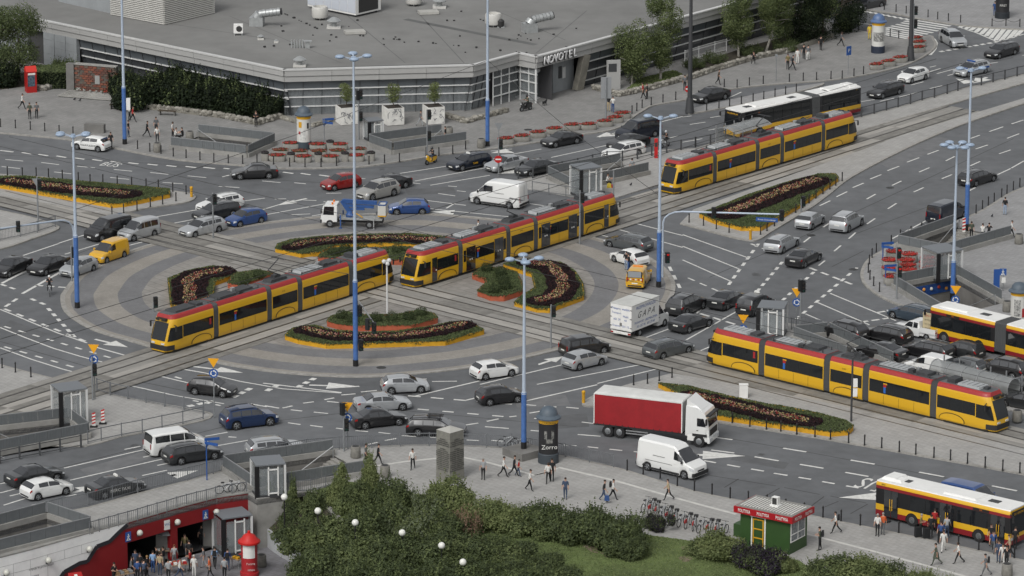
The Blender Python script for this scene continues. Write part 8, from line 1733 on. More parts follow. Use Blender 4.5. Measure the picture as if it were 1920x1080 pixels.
# raised flower beds
HG = [leaf('box_dark', (.055, .075, .030)), leaf('box_mid', (.080, .105, .042)), leaf('box_light', (.105, .132, .055))]; PUR = [leaf('begonia_dark', (.014, .008, .010)), leaf('begonia_red', (.034, .012, .014)), leaf('begonia_dark', (.014, .008, .010))]; FLO = [leaf('pale_yellow_bloom', (.42, .36, .17)), leaf('pink_bloom', (.38, .20, .17)), leaf('red_bloom', (.22, .035, .03)), L_D, PUR[0], PUR[0]]
def bed(outline, label, wallm, strips=(), balls=(), h=.42, z=.07, sw=1.7, fw=.8, seed=1, redtip=False):
 O = GS(outline, z); c = ctr(O); c.z = z; t = thing('flower_bed', label, 'flower bed', c, 0, 'raised flower beds'); Lo = [p-c for p in O]; area = 0; n = len(Lo)
 for i in range(n): area += Lo[i].x*Lo[(i+1)%n].y-Lo[(i+1)%n].x*Lo[i].y
 sg = 1 if area>0 else -1
 for i in range(n):
  a, b = Lo[i], Lo[(i+1)%n]; d, nn, L = frame(a, b); cnt = max(1, round(L/2.4))
  for j in range(cnt):
   p, q = a.lerp(b, j/cnt), a.lerp(b, (j+1)/cnt); k = MB(); k.bar((p.x, p.y, h/2), (q.x-d.x*.02, q.y-d.y*.02, h/2), .09, h+.02*(j%2)); k.build('board', wallm, t)
 MB().prism([p*.995 for p in Lo], .02, h-.05).build('earth_fill', SOIL, t); r = np.random.default_rng(seed); xs = [p.x for p in Lo]; ys = [p.y for p in Lo]; N = int(min(26000, abs(area)/2*230)); P = []
 S = [[p-c for p in GS(s, z+h)] for s in strips]
 def ds(p):
  m = 9.
  for s in S:
   for a, b in zip(s, s[1:]):
    ab = Vector((b.x-a.x, b.y-a.y)); ap = Vector((p.x-a.x, p.y-a.y)); u = max(0, min(1, ab.dot(ap)/max(ab.length_squared, 1e-6))); m = min(m, (ap-ab*u).length)
  return m
 HP, PP, FP = [], [], []
 tries = 0
 while len(HP)+len(PP)+len(FP)<N and tries<N*6:
  tries += 1; p = Vector((r.uniform(min(xs), max(xs)), r.uniform(min(ys), max(ys)), 0))
  if not inside(p, Lo): continue
  q = ds(p)+.16*math.sin(p.x*2.3)*math.sin(p.y*1.7) if S else 9
  if q<fw*.46: FP.append((p.x, p.y, h+.12+r.uniform(0, .26)))
  elif q<sw*.5+.3: PP.append((p.x, p.y, h+.08+r.uniform(0, .16)))
  else: HP.append((p.x, p.y, h+.02+.05*(math.sin(p.x*1.9+p.y)*.5+.5)+r.uniform(-.03, .04)))
 for i in range(n):       # leaves spilling over the boards
  a, b = Lo[i], Lo[(i+1)%n]; d, nn, L = frame(a, b)
  for j in range(int(L*40)):
   p = a.lerp(b, r.random()); u = math.sin(p.x*1.3+p.y*2.1+i)*.5+.5; HP.append((p.x-nn.x*sg*.07, p.y-nn.y*sg*.07, h+.05-abs(r.normal(0, .03+.10*u**4))))
 def mk(nm, Pl, mats, s, up=1., tall=False):
  if not Pl: return
  A = np.array(Pl); nr = np.tile([[0,-.25 if not tall else -1.2, up]], (len(A), 1)); V, mi = cards(A, s, r, nr, r.integers(0, len(mats), len(A))); o = ob(nm, card_mesh(nm, V, mi, mats), t); o['kind'] = 'stuff'
 mk('hedge_leaves', HP, HG, .12); mk('dark_foliage', PP, PUR, .14); mk('flowers', FP, FLO, .15, .6, True)
 for x, y in balls:
  p = G(x, y+6, z+h)-c; bl = [(0, 0, .36, .56, .56, .48)]; V, mi = crown_cards(bl, 1100, .08, seed+x); o = ob('clipped_ball', card_mesh('clipped_ball', V, mi, [HG[0], L_Y3, HG[0], L_D, L_Y3]), t, (p.x, p.y, h))
 return t
bed([(535, 637), (560, 645), (613, 654), (668, 653), (835, 648), (907, 627), (880, 612), (848, 612), (800, 622), (740, 630), (680, 632), (620, 627), (590, 618), (550, 624)], 'yellow-edged bed at the lower edge of the island', YEL, [[(575, 622), (620, 632), (680, 635), (740, 634), (800, 627), (850, 616), (868, 611)]], seed=1)
bed([(614, 612), (640, 619), (668, 621), (772, 620), (820, 606), (812, 597), (784, 592), (745, 600), (690, 601), (648, 595), (622, 603)], 'orange-edged bed with clipped balls at the lower edge of the island', ORG, (), [(641, 591), (660, 598), (705, 596), (735, 595), (766, 594), (790, 586)], .5, seed=2)
bed([(517, 474), (565, 484), (600, 480), (625, 468), (670, 465), (720, 463), (780, 466), (820, 462), (838, 452), (765, 446), (668, 448), (608, 451), (548, 457), (522, 465)], 'yellow-edged bed at the top of the island behind the trams', YEL, [[(552, 465), (572, 459), (608, 454), (668, 451), (741, 449), (810, 454)]], seed=3)
bed([(597, 492), (640, 494), (755, 497), (775, 480), (770, 472), (700, 474), (640, 473), (605, 482)], 'orange-edged bed behind the gap between the two island trams', ORG, (), [(625, 472), (647, 467), (679, 465), (745, 466)], .5, seed=4)
bed([(316, 530), (321, 580), (345, 582), (400, 558), (402, 536), (447, 520), (430, 511), (397, 507), (356, 515)], 'L-shaped bed behind the front half of the left tram', YEL, [[(356, 572), (356, 545), (354, 530), (372, 518), (410, 511)]], sw=2.6, fw=1.2, seed=5)
bed([(428, 540), (450, 545), (505, 525), (512, 520), (484, 516), (440, 522)], 'small bed with clipped balls behind the left tram', ORG, (), [(459, 526), (485, 515)], .5, seed=6)
bed([(965, 575), (1007, 587), (1029, 587), (1094, 563), (1092, 540), (1077, 516), (1050, 500), (1018, 497), (985, 494), (944, 503), (998, 520), (1004, 548), (980, 562)], 'yellow-edged curved bed at the right of the island', YEL, [[(998, 496), (1032, 501), (1048, 516), (1057, 540), (1045, 558), (1015, 567)]], sw=2.2, fw=1.1, seed=7)
bed([(886, 523), (910, 532), (912, 540), (896, 555), (920, 565), (945, 565), (979, 554), (977, 538), (968, 520), (940, 512), (905, 511)], 'orange-edged kidney bed with clipped balls, right of the island', ORG, (), [(913, 503), (939, 509), (941, 518), (944, 527), (948, 536), (927, 543)], .5, seed=8)
bed([(-60, 342), (0, 353), (67, 365), (143, 378), (210, 390), (235, 388), (318, 371), (317, 362), (230, 354), (150, 347), (50, 338), (0, 338), (-60, 334)], 'long yellow-edged bed at the upper left', YEL, [[(20, 343), (90, 351), (160, 360), (235, 366)]], z=.12, sw=2.6, fw=1.1, seed=9)
bed([(1312, 408), (1340, 420), (1390, 433), (1427, 433), (1500, 390), (1571, 340), (1565, 333), (1535, 334), (1480, 348), (1400, 374), (1335, 400)], 'triangular yellow-edged bed on the north-east median', YEL, [[(1362, 404), (1413, 384), (1480, 357), (1530, 341)]], z=.12, sw=2.8, fw=1.2, seed=10)
bed([(1235, 727), (1262, 740), (1330, 785), (1420, 798), (1493, 809), (1557, 819), (1590, 816), (1599, 807), (1585, 798), (1530, 783), (1460, 769), (1437, 767), (1363, 751), (1290, 733)], 'long yellow-edged bed behind the red lorry', YEL, [[(1300, 745), (1380, 764), (1440, 779), (1510, 792)]], z=.12, sw=2.2, fw=.9, seed=11)
# ------------------------------------------------------------------ people
SKIN = mat('skin', (.42, .25, .18), .6); TOPM = mat('cloth_top', (.5, .5, .5), .85); LEGM = mat('cloth_legs', (.03, .03, .035), .85); SHOE = mat('shoe', (.02, .02, .02), .7); HAIRM = mat('hair', (.03, .02, .015), .7); EYE = mat('eye', (.02, .015, .012), .3)
def body_mesh(name, stride=.4, arms=.35, lean=.03, bend=(.1, .1), sit=False, carry=False, short=False):
 """one continuous skin grown over a jointed skeleton; faces +x"""
 V, E, Rr, Z = [], [], [], []
 def add(p, r, zone, par=None):
  V.append(Vector(p)); Rr.append(r); Z.append(zone); i = len(V)-1
  if par is not None: E.append((par, i))
  return i
 hz = .62 if sit else .92
 pel = add((0, 0, hz), (.125, .16), 'leg'); sp = add((lean*.5, 0, hz+.22), (.10, .145), 'top', pel); ch = add((lean, 0, hz+.44), (.115, .175), 'top', sp); nk = add((lean*1.2+.01, 0, hz+.56), (.05, .055), 'skin', ch); h0 = add((lean*1.3+.025, 0, hz+.64), (.075, .07), 'skin', nk); h1 = add((lean*1.3+.03, 0, hz+.72), (.095, .08), 'skin', h0); h2 = add((lean*1.3+.02, 0, hz+.785), (.07, .062), 'skin', h1)
 hands = []
 for s in (1,-1):
  a = stride*s
  hip = add((0, s*.09, hz-.06), (.09, .09), 'leg', pel)
  if sit: kn = (.40, s*.16, hz-.05); an = (.30, s*.17, hz-.47)
  else:
   kn = (math.sin(a)*.42, s*.095, hz-.06-math.cos(a)*.42); b = a-(bend[0] if s>0 else bend[1])-(.35 if a<0 else .05)*min(1, abs(stride)*2.2); an = (kn[0]+math.sin(b)*.39, s*.10, kn[2]-math.cos(b)*.39)
  ki = add(kn, (.062, .062), 'skin' if short else 'leg', hip); ai = add(an, (.042, .042), 'skin' if short else 'leg', ki); lift = max(0,-.2*min(0, a)); add((an[0]+.15, an[1]+s*.02, an[2]-.055-lift*.3), (.04, .045), 'shoe', ai)
  sh = add((lean, s*.185, hz+.47), (.062, .062), 'top', ch); q =-arms*s
  if sit: el = (lean+.2, s*.26, hz+.28); wr = (lean+.42, s*.2, hz+.34)
  elif carry: el = (lean-.03, s*.25, hz+.22); wr = (lean+.2, s*.14, hz+.22)
  else: el = (lean+math.sin(q)*.27, s*.235, hz+.47-math.cos(q)*.28); wr = (el[0]+math.sin(q+.35)*.24, s*.245, el[2]-math.cos(q+.35)*.24)
  ei = add(el, (.045, .045), 'top', sh); wi = add(wr, (.03, .03), 'skin', ei); d = (Vector(wr)-Vector(el)).normalized(); hd = Vector(wr)+d*.085; add(hd, (.024, .042), 'skin', wi); hands.append((Vector(wr), hd, d, s))
 me = bpy.data.meshes.new('sk'); me.from_pydata(V, E, []); o = bpy.data.objects.new('sk', me); C.objects.link(o); m = o.modifiers.new('Skin', 'SKIN'); m.use_smooth_shade = True
 for i, sv in enumerate(me.skin_vertices[0].data): sv.radius = Rr[i]; sv.use_root = (i==0)
 ss = o.modifiers.new('Sub', 'SUBSURF'); ss.levels = ss.render_levels = 1; dg = bpy.context.evaluated_depsgraph_get(); bm = bpy.data.meshes.new_from_object(o.evaluated_get(dg)); bpy.data.objects.remove(o, do_unlink=True)
 k = MB(); ix = {'skin': 0, 'top': 1, 'leg': 2, 'shoe': 3}; vs_ = [v.co.copy() for v in bm.vertices]; fs = [tuple(p.vertices) for p in bm.polygons]; ms = []
 segs = [(V[a], V[b], Z[b]) for a, b in E]
 for p in bm.polygons:
  c = p.center; best = None
  for a, b, z in segs:
   ab = b-a; u = max(0, min(1, (c-a).dot(ab)/max(ab.length_squared, 1e-9))); dd = (a+ab*u-c).length
   if best is None or dd<best[0]: best = (dd, z)
  ms.append(ix[best[1]])
 k.v = [tuple(v) for v in vs_]; k.f = fs; k.m = ms
 for wr, hd, d, s in hands:     # four fingers and a thumb, slightly curled
  q = Vector((1, 0, 0))-d*d.x
  if q.length<.1: q = Vector((0, 1, 0))
  q.normalize(); n_ = d.cross(q)
  for j in range(4): b0 = hd+q*(.03-.02*j); L = (.062, .072, .068, .052)[j]; mid = b0+d*L*.6; tip = mid+d*L*.4+n_*(-s)*.02; k.bar(b0-d*.01, mid, .017, .017); k.bar(mid, tip, .014, .014)
  b0 = wr+d*.035+q*.03; k.bar(b0, b0+d*.035+q*.03, .02, .02); k.bar(b0+d*.035+q*.03, b0+d*.065+q*.034, .016, .016)
 hc_ = V[h1]; k.sph((hc_.x+.10, 0, hc_.z-.01), .018, 6, 4, (1, .8, 1.3));
 for s in (1,-1): k.sph((hc_.x, s*.083, hc_.z), .024, 6, 4, (1, .4, 1.3)); k.sph((hc_.x+.088, s*.032, hc_.z+.022), .011, 5, 3, m=4)
 k.bar((hc_.x+.088,-.022, hc_.z-.05), (hc_.x+.088, .022, hc_.z-.05), .01, .008, m=4)
 lo = min(v[2] for v in k.v); k.v = [(x, y, z-lo) for x, y, z in k.v] if not sit else k.v
 return k.mesh(name, [SKIN, TOPM, LEGM, SHOE, EYE], 70), Vector((hc_.x, 0, hc_.z-(0 if sit else lo)))
PO = {'walk': body_mesh('body', .42, .4), 'step': body_mesh('body',-.32, .3, .05), 'stand': body_mesh('body', .05, .06, .0, (.0, .0)), 'carry': body_mesh('body', .08, .1, .02, (.02, .02), carry=True), 'shorts': body_mesh('body', .1, .1, .0, (.0, .0), short=True), 'sit': body_mesh('body', sit=True, lean=.06)}
HAIR = {}
for nm, P in (('short', ((1., 1., 1.), .0)), ('long', ((1.05, 1.08, 1.35),-.06))):
 k = MB(); n, m = 10, 6; (sx, sy, sz), dz = P
 k.sph((-.018, 0, .03+dz), .098, 10, 7, (1.02*sx, .93*sy, .92*sz)); HAIR[nm] = k.mesh('hair', HAIRM, 60)
PK = {}
def cloth(c):
 if c not in PK: PK[c] = mat('cloth_'+c.lstrip('#'), c, .85, var=.12, scale=8)
 return PK[c]
PACK = MB().box(-.19, 0, 1.28, .17, .3, .42, taper=.85).mesh('backpack', cloth('#17181a')); BAG = MB().box(0, .34, .72, .32, .1, .26, taper=.9).mesh('shoulder_bag', cloth('#1d1b1a')); SKIRT = MB().lathe([(.25, .55), (.2, .8), (.15, 1.02)], 12).mesh('skirt', LEGM, 50)
SH = {'w': '#c8c8c4', 'b': '#191a1c', 'g': '#5e6062', 'lg': '#909395', 'bl': '#2d4a7a', 'lb': '#7f9dc0', 'r': '#97201f', 'y': '#c9b03a', 'bg': '#a39477', 'gr': '#454c40', 'br': '#4c3d30', 'o': '#b8552a', 'j': '#39465c', 'lj': '#8b9bb0', 'ol': '#6b6240'}
def person(px, py, dx, dy, pose, top, legs, label, hair='short', hc='#2a2019', z=.12, s=1., pack=None, skirt=False, group=None, loc=None):
 me, hp = PO[pose]; o = ob('person', me); o.location = loc if loc is not None else G(px, py, z); o.rotation_euler = (0, 0, head(px, py, dx, dy)); o.scale = (s, s, s); tag(o, label, 'person', group)
 for i, c in ((1, SH[top]), (2, SH[legs])):
  o.material_slots[i].link = 'OBJECT'; o.material_slots[i].material = cloth(c)
 h = ob('hair', HAIR[hair], o, hp); h.material_slots[0].link = 'OBJECT'; h.material_slots[0].material = cloth(hc)
 if pack: b = ob('backpack', PACK, o); b.material_slots[0].link = 'OBJECT'; b.material_slots[0].material = cloth(SH[pack])
 if skirt: b = ob('skirt', SKIRT, o); b.material_slots[0].link = 'OBJECT'; b.material_slots[0].material = cloth(SH[legs])
 return o
GREYH, BLOND, DARK = '#8f8d88', '#7a603a', '#1d1712'
U, D_, Lf, Rt = (5,-10), (-5, 10), (-30,-2), (30, 2)
for a in [
 (42, 205,*Rt, 'walk', 'w', 'b', 'person in a white top and black trousers at the far left pavement'), (56, 223,*D_, 'stand', 'gr', 'b', 'person in a green jacket, left of a pair'), (69, 222,*D_, 'stand', 'g', 'b', 'person in a grey top, right of a pair'), (243, 226,*Lf, 'carry', 'w', 'b', 'person in white behind the blue based lamp post'), (249, 229,*Rt, 'walk', 'r', 'b', 'person in red behind the blue based lamp post'), (241, 257,*Rt, 'stand', 'b', 'j', 'person in black right beside the blue based lamp post'), (276, 257,*Rt, 'walk', 'b', 'b', 'person in black striding with a shoulder bag'), (293, 250,*D_, 'stand', 'g', 'b', 'person in grey above the stairwell corner'), (295, 267,*D_, 'step', 'w', 'b', 'person in white by the sign post at the stairwell'), (324, 259,*Rt, 'stand', 'w', 'b', 'long-haired person in white at the stairwell', 'long'),
 (208, 279,*D_, 'stand', 'b', 'b', 'person in a black suit beside the white parked hatchback'), (480, 238,*D_, 'carry', 'b', 'b', 'person in dark blue standing at the end of the hedge'), (788, 237,*Rt, 'walk', 'g', 'lg', 'person in grey walking past the cube planters'), (835, 268,*Lf, 'stand', 'b', 'lg', 'person climbing the stairs near the cube planters'), (1141, 209,*U, 'stand', 'b', 'bg', 'person in a black vest beside a white shirt'), (1149, 211,*U, 'carry', 'w', 'bl', 'person in a white shirt and blue jeans on the hotel pavement'), (1206, 185,*Lf, 'step', 'r', 'b', 'person in a red jacket walking by the rubble wall'), (1213, 186,*Lf, 'stand', 'b', 'b', 'person in black just behind the red jacket'), (1185, 328,*D_, 'stand', 'lg', 'bg', 'person in pale clothes on the platform stairs', 'long'),
 (1347, 159,*Rt, 'step', 'br', 'b', 'person with a brown bag behind the black saloon in the lay-by'), (1284, 170,*U, 'stand', 'g', 'b', 'person in grey behind the dark lamp post'), (1477, 130,*D_, 'stand', 'ol', 'b', 'person in olive in the group near the lay-by'), (1486, 132,*Rt, 'walk', 'b', 'b', 'person in black in the group near the lay-by', 'short', DARK, .12, 1., 'g'), (1495, 120,*U, 'stand', 'w', 'w', 'person all in white in the group near the lay-by'), (1507, 111,*U, 'walk', 'b', 'b', 'person in black in the rear pair of the group'), (1515, 113,*U, 'step', 'g', 'w', 'person in grey and white in the rear pair of the group'), (1539, 95,*U, 'walk', 'b', 'b', 'person in dark clothes walking below the yews'), (1577, 87,*Rt, 'walk', 'g', 'b', 'long-haired person walking towards the domed column', 'long'), (1630, 74,*D_, 'stand', 'y', 'y', 'person in a yellow dress behind the domed column', 'long', BLOND),
 (1865, 30,*U, 'stand', 'bl', 'bl', 'person in blue at the far black column'), (1884, 403,*U, 'stand', 'b', 'lj', 'person in a black jacket and pale jeans, right edge'), (1821, 448,*D_, 'stand', 'gr', 'b', 'dark long-haired person at the top of the wide stairs', 'long'), (1896, 446,*Rt, 'walk', 'w', 'b', 'person in a white shirt passing the stairs bin'), (1174, 506,*U, 'carry', 'b', 'lj', 'person in a yellow and black vest at the stopped white hatchback', 'short', DARK, .07), (1179, 510,*Lf, 'carry', 'b', 'bl', 'person bending beside the yellow breakdown van', 'short', DARK, .07), (897, 446,*Lf, 'stand', 'w', 'y', 'person in white seen over the roof of the centre tram', 'short', DARK, .07),
 (709, 871,*Rt, 'walk', 'b', 'b', 'person in black striding along the south fence'), (686, 872,*Rt, 'stand', 'g', 'b', 'person in dark grey behind the pointed shrubs'), (774, 880,*D_, 'step', 'w', 'b', 'person in a white jacket left of the obelisk'), (906, 899,*D_, 'stand', 'lg', 'b', 'grey-haired person holding a black bag', 'short', GREYH), (944, 895,*Rt, 'walk', 'w', 'b', 'person in white striding right of the obelisk', 'short', DARK), (964, 893,*Rt, 'walk', 'b', 'b', 'person in black walking beside a child in red'), (972, 893,*Rt, 'step', 'r', 'j', 'child in red walking beside the concrete lamp block', 'short', DARK, .12, .8), (993, 920,*Rt, 'step', 'w', 'b', 'person in a white coat with a walking stick'), (1028, 906,*D_, 'step', 'w', 'b', 'person in white in a pair at the black column', 'long'), (1035, 902,*D_, 'stand', 'b', 'b', 'tall person in black in a pair at the black column', 'short', DARK, .12, 1.05), (1060, 936,*D_, 'stand', 'j', 'j', 'person in dark blue half hidden by the hedge row'), (1132, 940,*Rt, 'step', 'b', 'j', 'person in dark clothes carrying a blue bag'), (1149, 938,*Rt, 'walk', 'w', 'b', 'person in white and black with a shoulder strap', 'short', DARK, .12, 1., 'b'), (1253, 938,*Lf, 'walk', 'bg', 'b', 'person in a beige shirt walking below the white delivery van'),
 (1567, 1000,*Lf, 'walk', 'w', 'b', 'person in white with a black backpack near the kiosk', 'short', DARK, .12, 1., 'b'), (1537, 1032,*Lf, 'carry', 'gr', 'b', 'person in grey with a backpack waiting right of the kiosk', 'short', DARK, .12, 1.05, 'b'), (1645, 1005,*D_, 'stand', 'w', 'b', 'person in white beside an orange jacket', 'short', GREYH), (1655, 1003,*U, 'stand', 'o', 'g', 'person in an orange jacket at the rear of the near bus', 'short', GREYH), (1726, 1005,*Rt, 'carry', 'ol', 'b', 'person pushing a black suitcase to the bus', 'short', GREYH), (1745, 1007,*U, 'stand', 'b', 'b', 'person in black with the second suitcase'), (1762, 990,*U, 'stand', 'g', 'b', 'person boarding at the middle bus door, dark clothes'), (1768, 997,*U, 'carry', 'w', 'bg', 'white-haired person at the middle bus door', 'short', GREYH), (1764, 1018,*D_, 'step', 'bl', 'b', 'person in blue behind the white dress'), (1769, 1035,*D_, 'step', 'w', 'w', 'person all in white with a bag, bus stop'), (1755, 1060,*Lf, 'walk', 'gr', 'gr', 'person in a dark green dress walking away from the bus', 'short', DARK, .12, 1., None, True), (1797, 1057,*Lf, 'walk', 'w', 'b', 'person in a long white shirt striding left', 'long', DARK, .12, 1., None), (1848, 1080,*Lf, 'walk', 'g', 'g', 'person in grey with a backpack at the bottom edge', 'short', DARK, .12, 1., 'b'), (1858, 1024,*D_, 'shorts', 'b', 'r', 'person in a black shirt and red shorts'), (1866, 1008,*U, 'stand', 'bl', 'lj', 'person in blue boarding at the front bus door', 'short', GREYH), (1876, 1012,*U, 'carry', 'w', 'j', 'person in white boarding at the front bus door'), (1872, 1055,*D_, 'stand', 'j', 'j', 'person in denim left of two walkers by the bus'), (1880, 1060,*D_, 'walk', 'w', 'w', 'person in white between two walkers by the bus'), (1887, 1064,*D_, 'walk', 'b', 'b', 'person in black with a pale bag by the bus'), (1903, 1030,*U, 'stand', 'b', 'b', 'person in a black suit at the front of the near bus'), (1752, 996,*U, 'stand', 'r', 'b', 'person in red waiting at the middle bus door'), (1775, 1008,*U, 'step', 'lg', 'j', 'person in pale grey queuing behind the white hair'), (1783, 1000,*U, 'stand', 'j', 'b', 'person in dark blue right of the middle bus door'), (1862, 1036,*D_, 'walk', 'bl', 'g', 'person in blue beside the red shorts'), (1893, 1044,*Lf, 'step', 'bg', 'b', 'person in beige by the black suit'),
]:
 person(*a)
for a in [
 (214, 1096, 20, 8, 'carry', 'b', 'b', 'person in a black and yellow jacket pushing a cart'), (254, 1072,*D_, 'stand', 'j', 'j', 'person in the shade at the left opening'), (258, 1090,*U, 'stand', 'bl', 'b', 'person with a blue bag before the left opening'), (263, 1078,*D_, 'stand', 'b', 'b', 'person in black with a white shirt before the left opening'), (276, 1082,*Rt, 'stand', 'b', 'b', 'person in black with pale hair, left crowd', 'long', BLOND), (287, 1074,*U, 'stand', 'lb', 'bl', 'person in a light blue shirt in the left crowd'), (295, 1065,*Lf, 'walk', 'b', 'b', 'bald person in black in the left crowd'), (327, 1062,*U, 'step', 'lg', 'g', 'person in a grey cardigan below the red pier', 'short', '#6b3a24'), (347, 1040,*D_, 'walk', 'ol', 'g', 'person in a yellowish coat in the right opening'), (355, 1054,*U, 'stand', 'b', 'b', 'bald person in black in the right opening'), (357, 1070,*Lf, 'carry', 'r', 'b', 'person in a red top on the plaza'), (364, 1082,*U, 'stand', 'w', 'w', 'person in white with a cap at the bottom edge', 'short', '#b9b7ae'), (383, 1066,*Lf, 'step', 'g', 'lg', 'person in a grey coat on the plaza'), (403, 1066,*U, 'walk', 'lb', 'b', 'person in a light blue shirt with a black bag', 'short', DARK, PZ, 1., 'b'), (427, 1070,*U, 'stand', 'bl', 'j', 'person in dark blue with a backpack', 'short', DARK, PZ, 1., 'b'), (421, 1086,*U, 'stand', 'lg', 'b', 'person in a pale blue shirt at the bottom edge'), (316, 1090,*U, 'stand', 'lg', 'b', 'person in grey at the bottom edge by the goods stall'), (378, 1024,*D_, 'stand', 'b', 'b', 'person deep in the right underpass opening'), (246, 1084,*Rt, 'walk', 'g', 'b', 'person in grey passing the wooden cart'), (270, 1090,*U, 'step', 'j', 'b', 'person in a dark blue top at the edge of the left crowd'), (300, 1078,*D_, 'stand', 'bg', 'j', 'person in beige at the fruit stall'), (307, 1066,*Lf, 'carry', 'b', 'g', 'person in black serving at the fruit stall'), (337, 1086,*Rt, 'walk', 'w', 'j', 'person in white by the red and white goods'), (394, 1084,*Lf, 'step', 'o', 'b', 'person in rust orange on the plaza')]:
 b = list(a)+['short', DARK, PZ][len(a)-8:] if len(a)<11 else list(a)
 person(*b)
for x, y, zz, d_, tp, lg_, l in ((329, 262, .12, Rt, 'w', 'b', 'person in white sitting on the stairwell kerb'), (343, 262, .12, Lf, 'b', 'b', 'person in black crouching at the stairwell kerb'), (1842, 444, .12, U, 'w', 'g', 'person in white sitting on the wide stairs'), (1854, 443, .12, U, 'b', 'b', 'person in black sitting on the wide stairs'), (1413, 117, .4, D_, 'b', 'b', 'person in black sitting on the long rubble wall'), (1138, 349, .12, Rt, 'w', 'b', 'person sitting on the platform with coloured bags'), (423, 1030, PZ, D_, 'b', 'b', 'person in black sitting against the red wall')):
 p = G(x, y, zz); o = person(x, y,*d_, 'sit', tp, lg_, l, loc=Vector((p.x, p.y, zz-.14)))
# suitcases and bags
def case(px, py, label, w=.5, h=.75, c='b', z=.12, d=.3):
 t = put('suitcase', label, 'suitcase', px, py, z, .4, 'luggage at the bus stop'); MB().box(0, 0, h/2+.05, w, d, h, taper=.96).build('shell', cloth(SH[c]), t); k = MB(); k.bar((-w*.3, 0, h), (-w*.3, 0, h+.3), .02, .02); k.bar((w*.3, 0, h), (w*.3, 0, h+.3), .02, .02); k.bar((-w*.3, 0, h+.3), (w*.3, 0, h+.3), .03, .03); k.build('handle', PLASTIC, t)
 for x in (-.2, .2): MB().cyl((x,-.05, .04), (x, .05, .04), .04, n=8).build('wheel', RUBBER, t)
case(1721, 1007, 'black suitcase pushed by the person in olive'); case(1737, 1009, 'black suitcase beside the person in black');
for x, y, c, l, w in ((1138, 934+5, 'bl', 'blue carrier bag held by a walker behind the hedge row', .4), (1142, 352, 'y', 'yellow and red bags beside the person on the platform', .45), (1891, 1066, 'w', 'pale carrier bag held by the person in black, bus stop', .3)):
 t = put('carrier_bag', l, 'bag', x, y, .12 if c=='y' else .35); MB().box(0, 0, .22, w, .2, .4, taper=.8).build('sack', cloth(SH[c]), t); k = MB(); k.bar((-.1, 0, .4), (0, 0, .56), .02, .02); k.bar((.1, 0, .4), (0, 0, .56), .02, .02); k.build('handle', cloth(SH[c]), t)
 if c=='y': MB().box(.35, 0, .18, .3, .2, .34, taper=.8).build('red_sack', cloth(SH['r']), t)
# two-wheelers and riders
def moto(px, py, dx, dy, label, pm, cat, rider, z=0.):
 t = at('motor_scooter' if cat=='scooter' else 'motorcycle', label, cat, px, py, .5, dx, dy); t.location.z = z
 for x in (-.62, .62):
  w = MB().cyl((x,-.06, .26), (x, .06, .26), .26, n=14).build('wheel', RUBBER, t, 40); MB().cyl((x,-.065, .26), (x, .065, .26), .15, n=10).build('rim', RIM, w)
 k = MB(); k.loft([[(x,-w, z0), (x, w, z0), (x, w*.8, z1), (x,-w*.8, z1)] for x, w, z0, z1 in ((-.85, .1, .5, .72), (-.6, .17, .35, .78), (-.1, .17, .25, .72), (.0, .18, .22, .4), (.3, .18, .22, .38), (.42, .2, .25, .85), (.62, .12, .45, .98), (.7, .06, .6, .92))]); k.build('body', pm, t, 40); MB().box(-.35, 0, .78, .75, .28, .1).build('saddle', PLASTIC, t)
 k = MB(); k.cyl((.5,-.3, 1.02), (.5, .3, 1.02), .02, n=6); k.cyl((.6, 0, .7), (.5, 0, 1.02), .03, n=6); k.build('handlebar', PLASTIC, t); MB().sph((.7, 0, .82), .08, 8, 5).build('headlight', HEADL, t); MB().box(-.88, 0, .62, .04, .16, .1).build('tail_light', TAILL, t)
 p = t.location.copy(); o = person(px, py, dx, dy, 'sit',*rider[:2], rider[2], loc=p+Vector((0, 0, .26))); o.rotation_euler = t.rotation_euler; o.location -= Vector((math.cos(t.rotation_euler.z), math.sin(t.rotation_euler.z), 0))*.3
 MB().sph((.08+.06, 0, 1.34), .15, 12, 8, (1.05, .95, 1.05)).build('helmet', PAINTS['black'] if rider[3]=='b' else PAINTS['silver'], o, 60); return t
moto(808, 298,-28, 8, 'yellow scooter on the road before the stairwell', PAINTS['yellow'], 'scooter', ('b', 'j', 'rider in black on the yellow scooter', 'b')); moto(1247, 267,-20, 8, 'silver motorcycle behind the platform railing', PAINTS['silver'], 'motorcycle', ('b', 'b', 'rider in black on the silver motorcycle', 's'))
t = moto(986, 201,-14, 3, 'black parked moped at the hotel entrance', PAINTS['black'], 'moped', ('gr', 'b', 'person sitting on the black moped by the entrance', 'b'), .12)
dup(BK, G(93, 553, 0), head(93, 540, 3, 22), 'bicycle ridden across the left approach', 'bicycle'); p = G(93, 553, 0); o = person(93, 540, 3, 22, 'sit', 'b', 'b', 'cyclist in black with a white helmet', loc=p+Vector((0, 0, .42))); MB().sph((.14, 0, 1.36), .13, 10, 6, (1.1, .9, .8)).build('helmet', PAINTS['white'], o, 60)
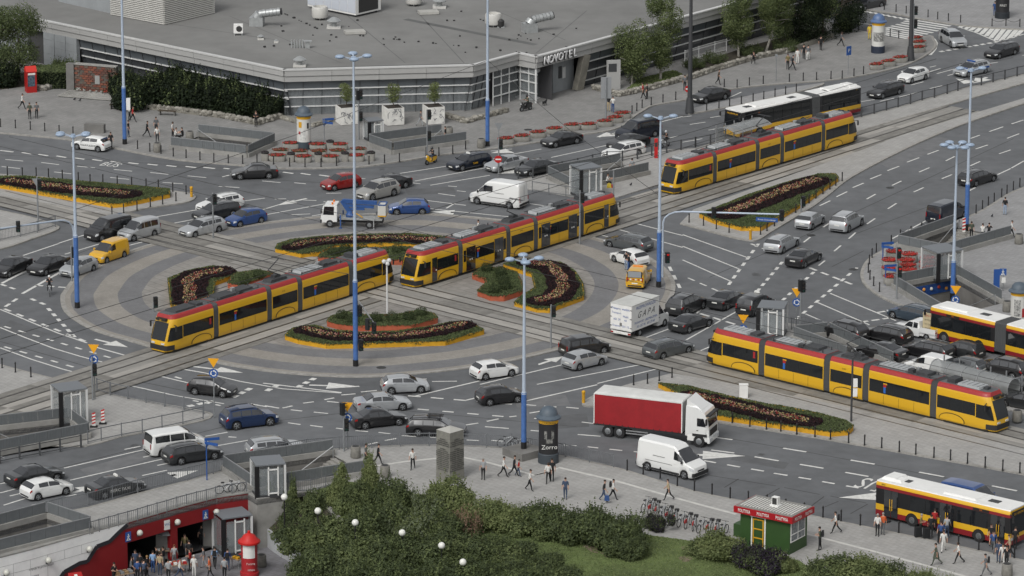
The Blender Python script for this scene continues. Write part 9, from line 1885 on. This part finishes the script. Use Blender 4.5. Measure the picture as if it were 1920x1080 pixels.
# a small black dog and pigeons
def beast(px, py, label, s, m, bird=False):
 t = put('pigeon' if bird else 'dog', label, 'pigeon' if bird else 'dog', px, py, .12, 1.0); V = [(0, 0, .36), (.22, 0, .38), (.34, 0, .5), (.46, 0, .48), (-.22, 0, .36), (-.38, 0, .48)]+[(x, y, z) for x in (.2,-.2) for y in (.07,-.07) for z in (.2, .02)]
 E = [(0, 1), (1, 2), (2, 3), (0, 4), (4, 5), (1, 6), (6, 7), (1, 8), (8, 9), (4, 10), (10, 11), (4, 12), (12, 13)]; rr = [.1, .11, .07, .045, .1, .025]+[.035, .022]*4
 if bird: V = [(0, 0, .14), (.08, 0, .16), (.12, 0, .22), (.16, 0, .22), (-.1, 0, .12), (-.2, 0, .1), (0, .03, .06), (.02, .03, .0), (0,-.03, .06), (.02,-.03, 0)]; E = [(0, 1), (1, 2), (2, 3), (0, 4), (4, 5), (0, 6), (6, 7), (0, 8), (8, 9)]; rr = [.07, .06, .035, .012, .05, .03, .012, .01, .012, .01]
 me = bpy.data.meshes.new('sk'); me.from_pydata(V, E, []); o = bpy.data.objects.new('sk', me); C.objects.link(o); o.modifiers.new('Skin', 'SKIN')
 for i, sv in enumerate(me.skin_vertices[0].data): sv.radius = (rr[i], rr[i]); sv.use_root = i==0
 ss = o.modifiers.new('S', 'SUBSURF'); ss.levels = ss.render_levels = 1; bm = bpy.data.meshes.new_from_object(o.evaluated_get(bpy.context.evaluated_depsgraph_get())); bpy.data.objects.remove(o, do_unlink=True); bm.materials.clear(); bm.materials.append(m); bm.shade_smooth(); q = ob('body', bm, t); q.scale = (s, s, s)
 if not bird:
  for y in (.04,-.04): MB().cyl((.36*s, y*s, .55*s), (.34*s, y*1.5*s, .64*s), .03, .005, 5).build('ear', m, t)
beast(1021, 198, 'small black dog at the hotel entrance', 1.1, BLACK)
for x, y, l in ((1183, 348, 'pigeon on the tram platform'), (140, 188, 'pigeon at the memorial steps, left'), (150, 190, 'pigeon at the memorial steps, right'), (1860, 407, 'pigeon on the east pavement'), (497, 853, 'pigeon by the lift stairs')): beast(x, y, l, 1.2, cloth('#2c2e33'), True)
drop(BK); drop(BK2)
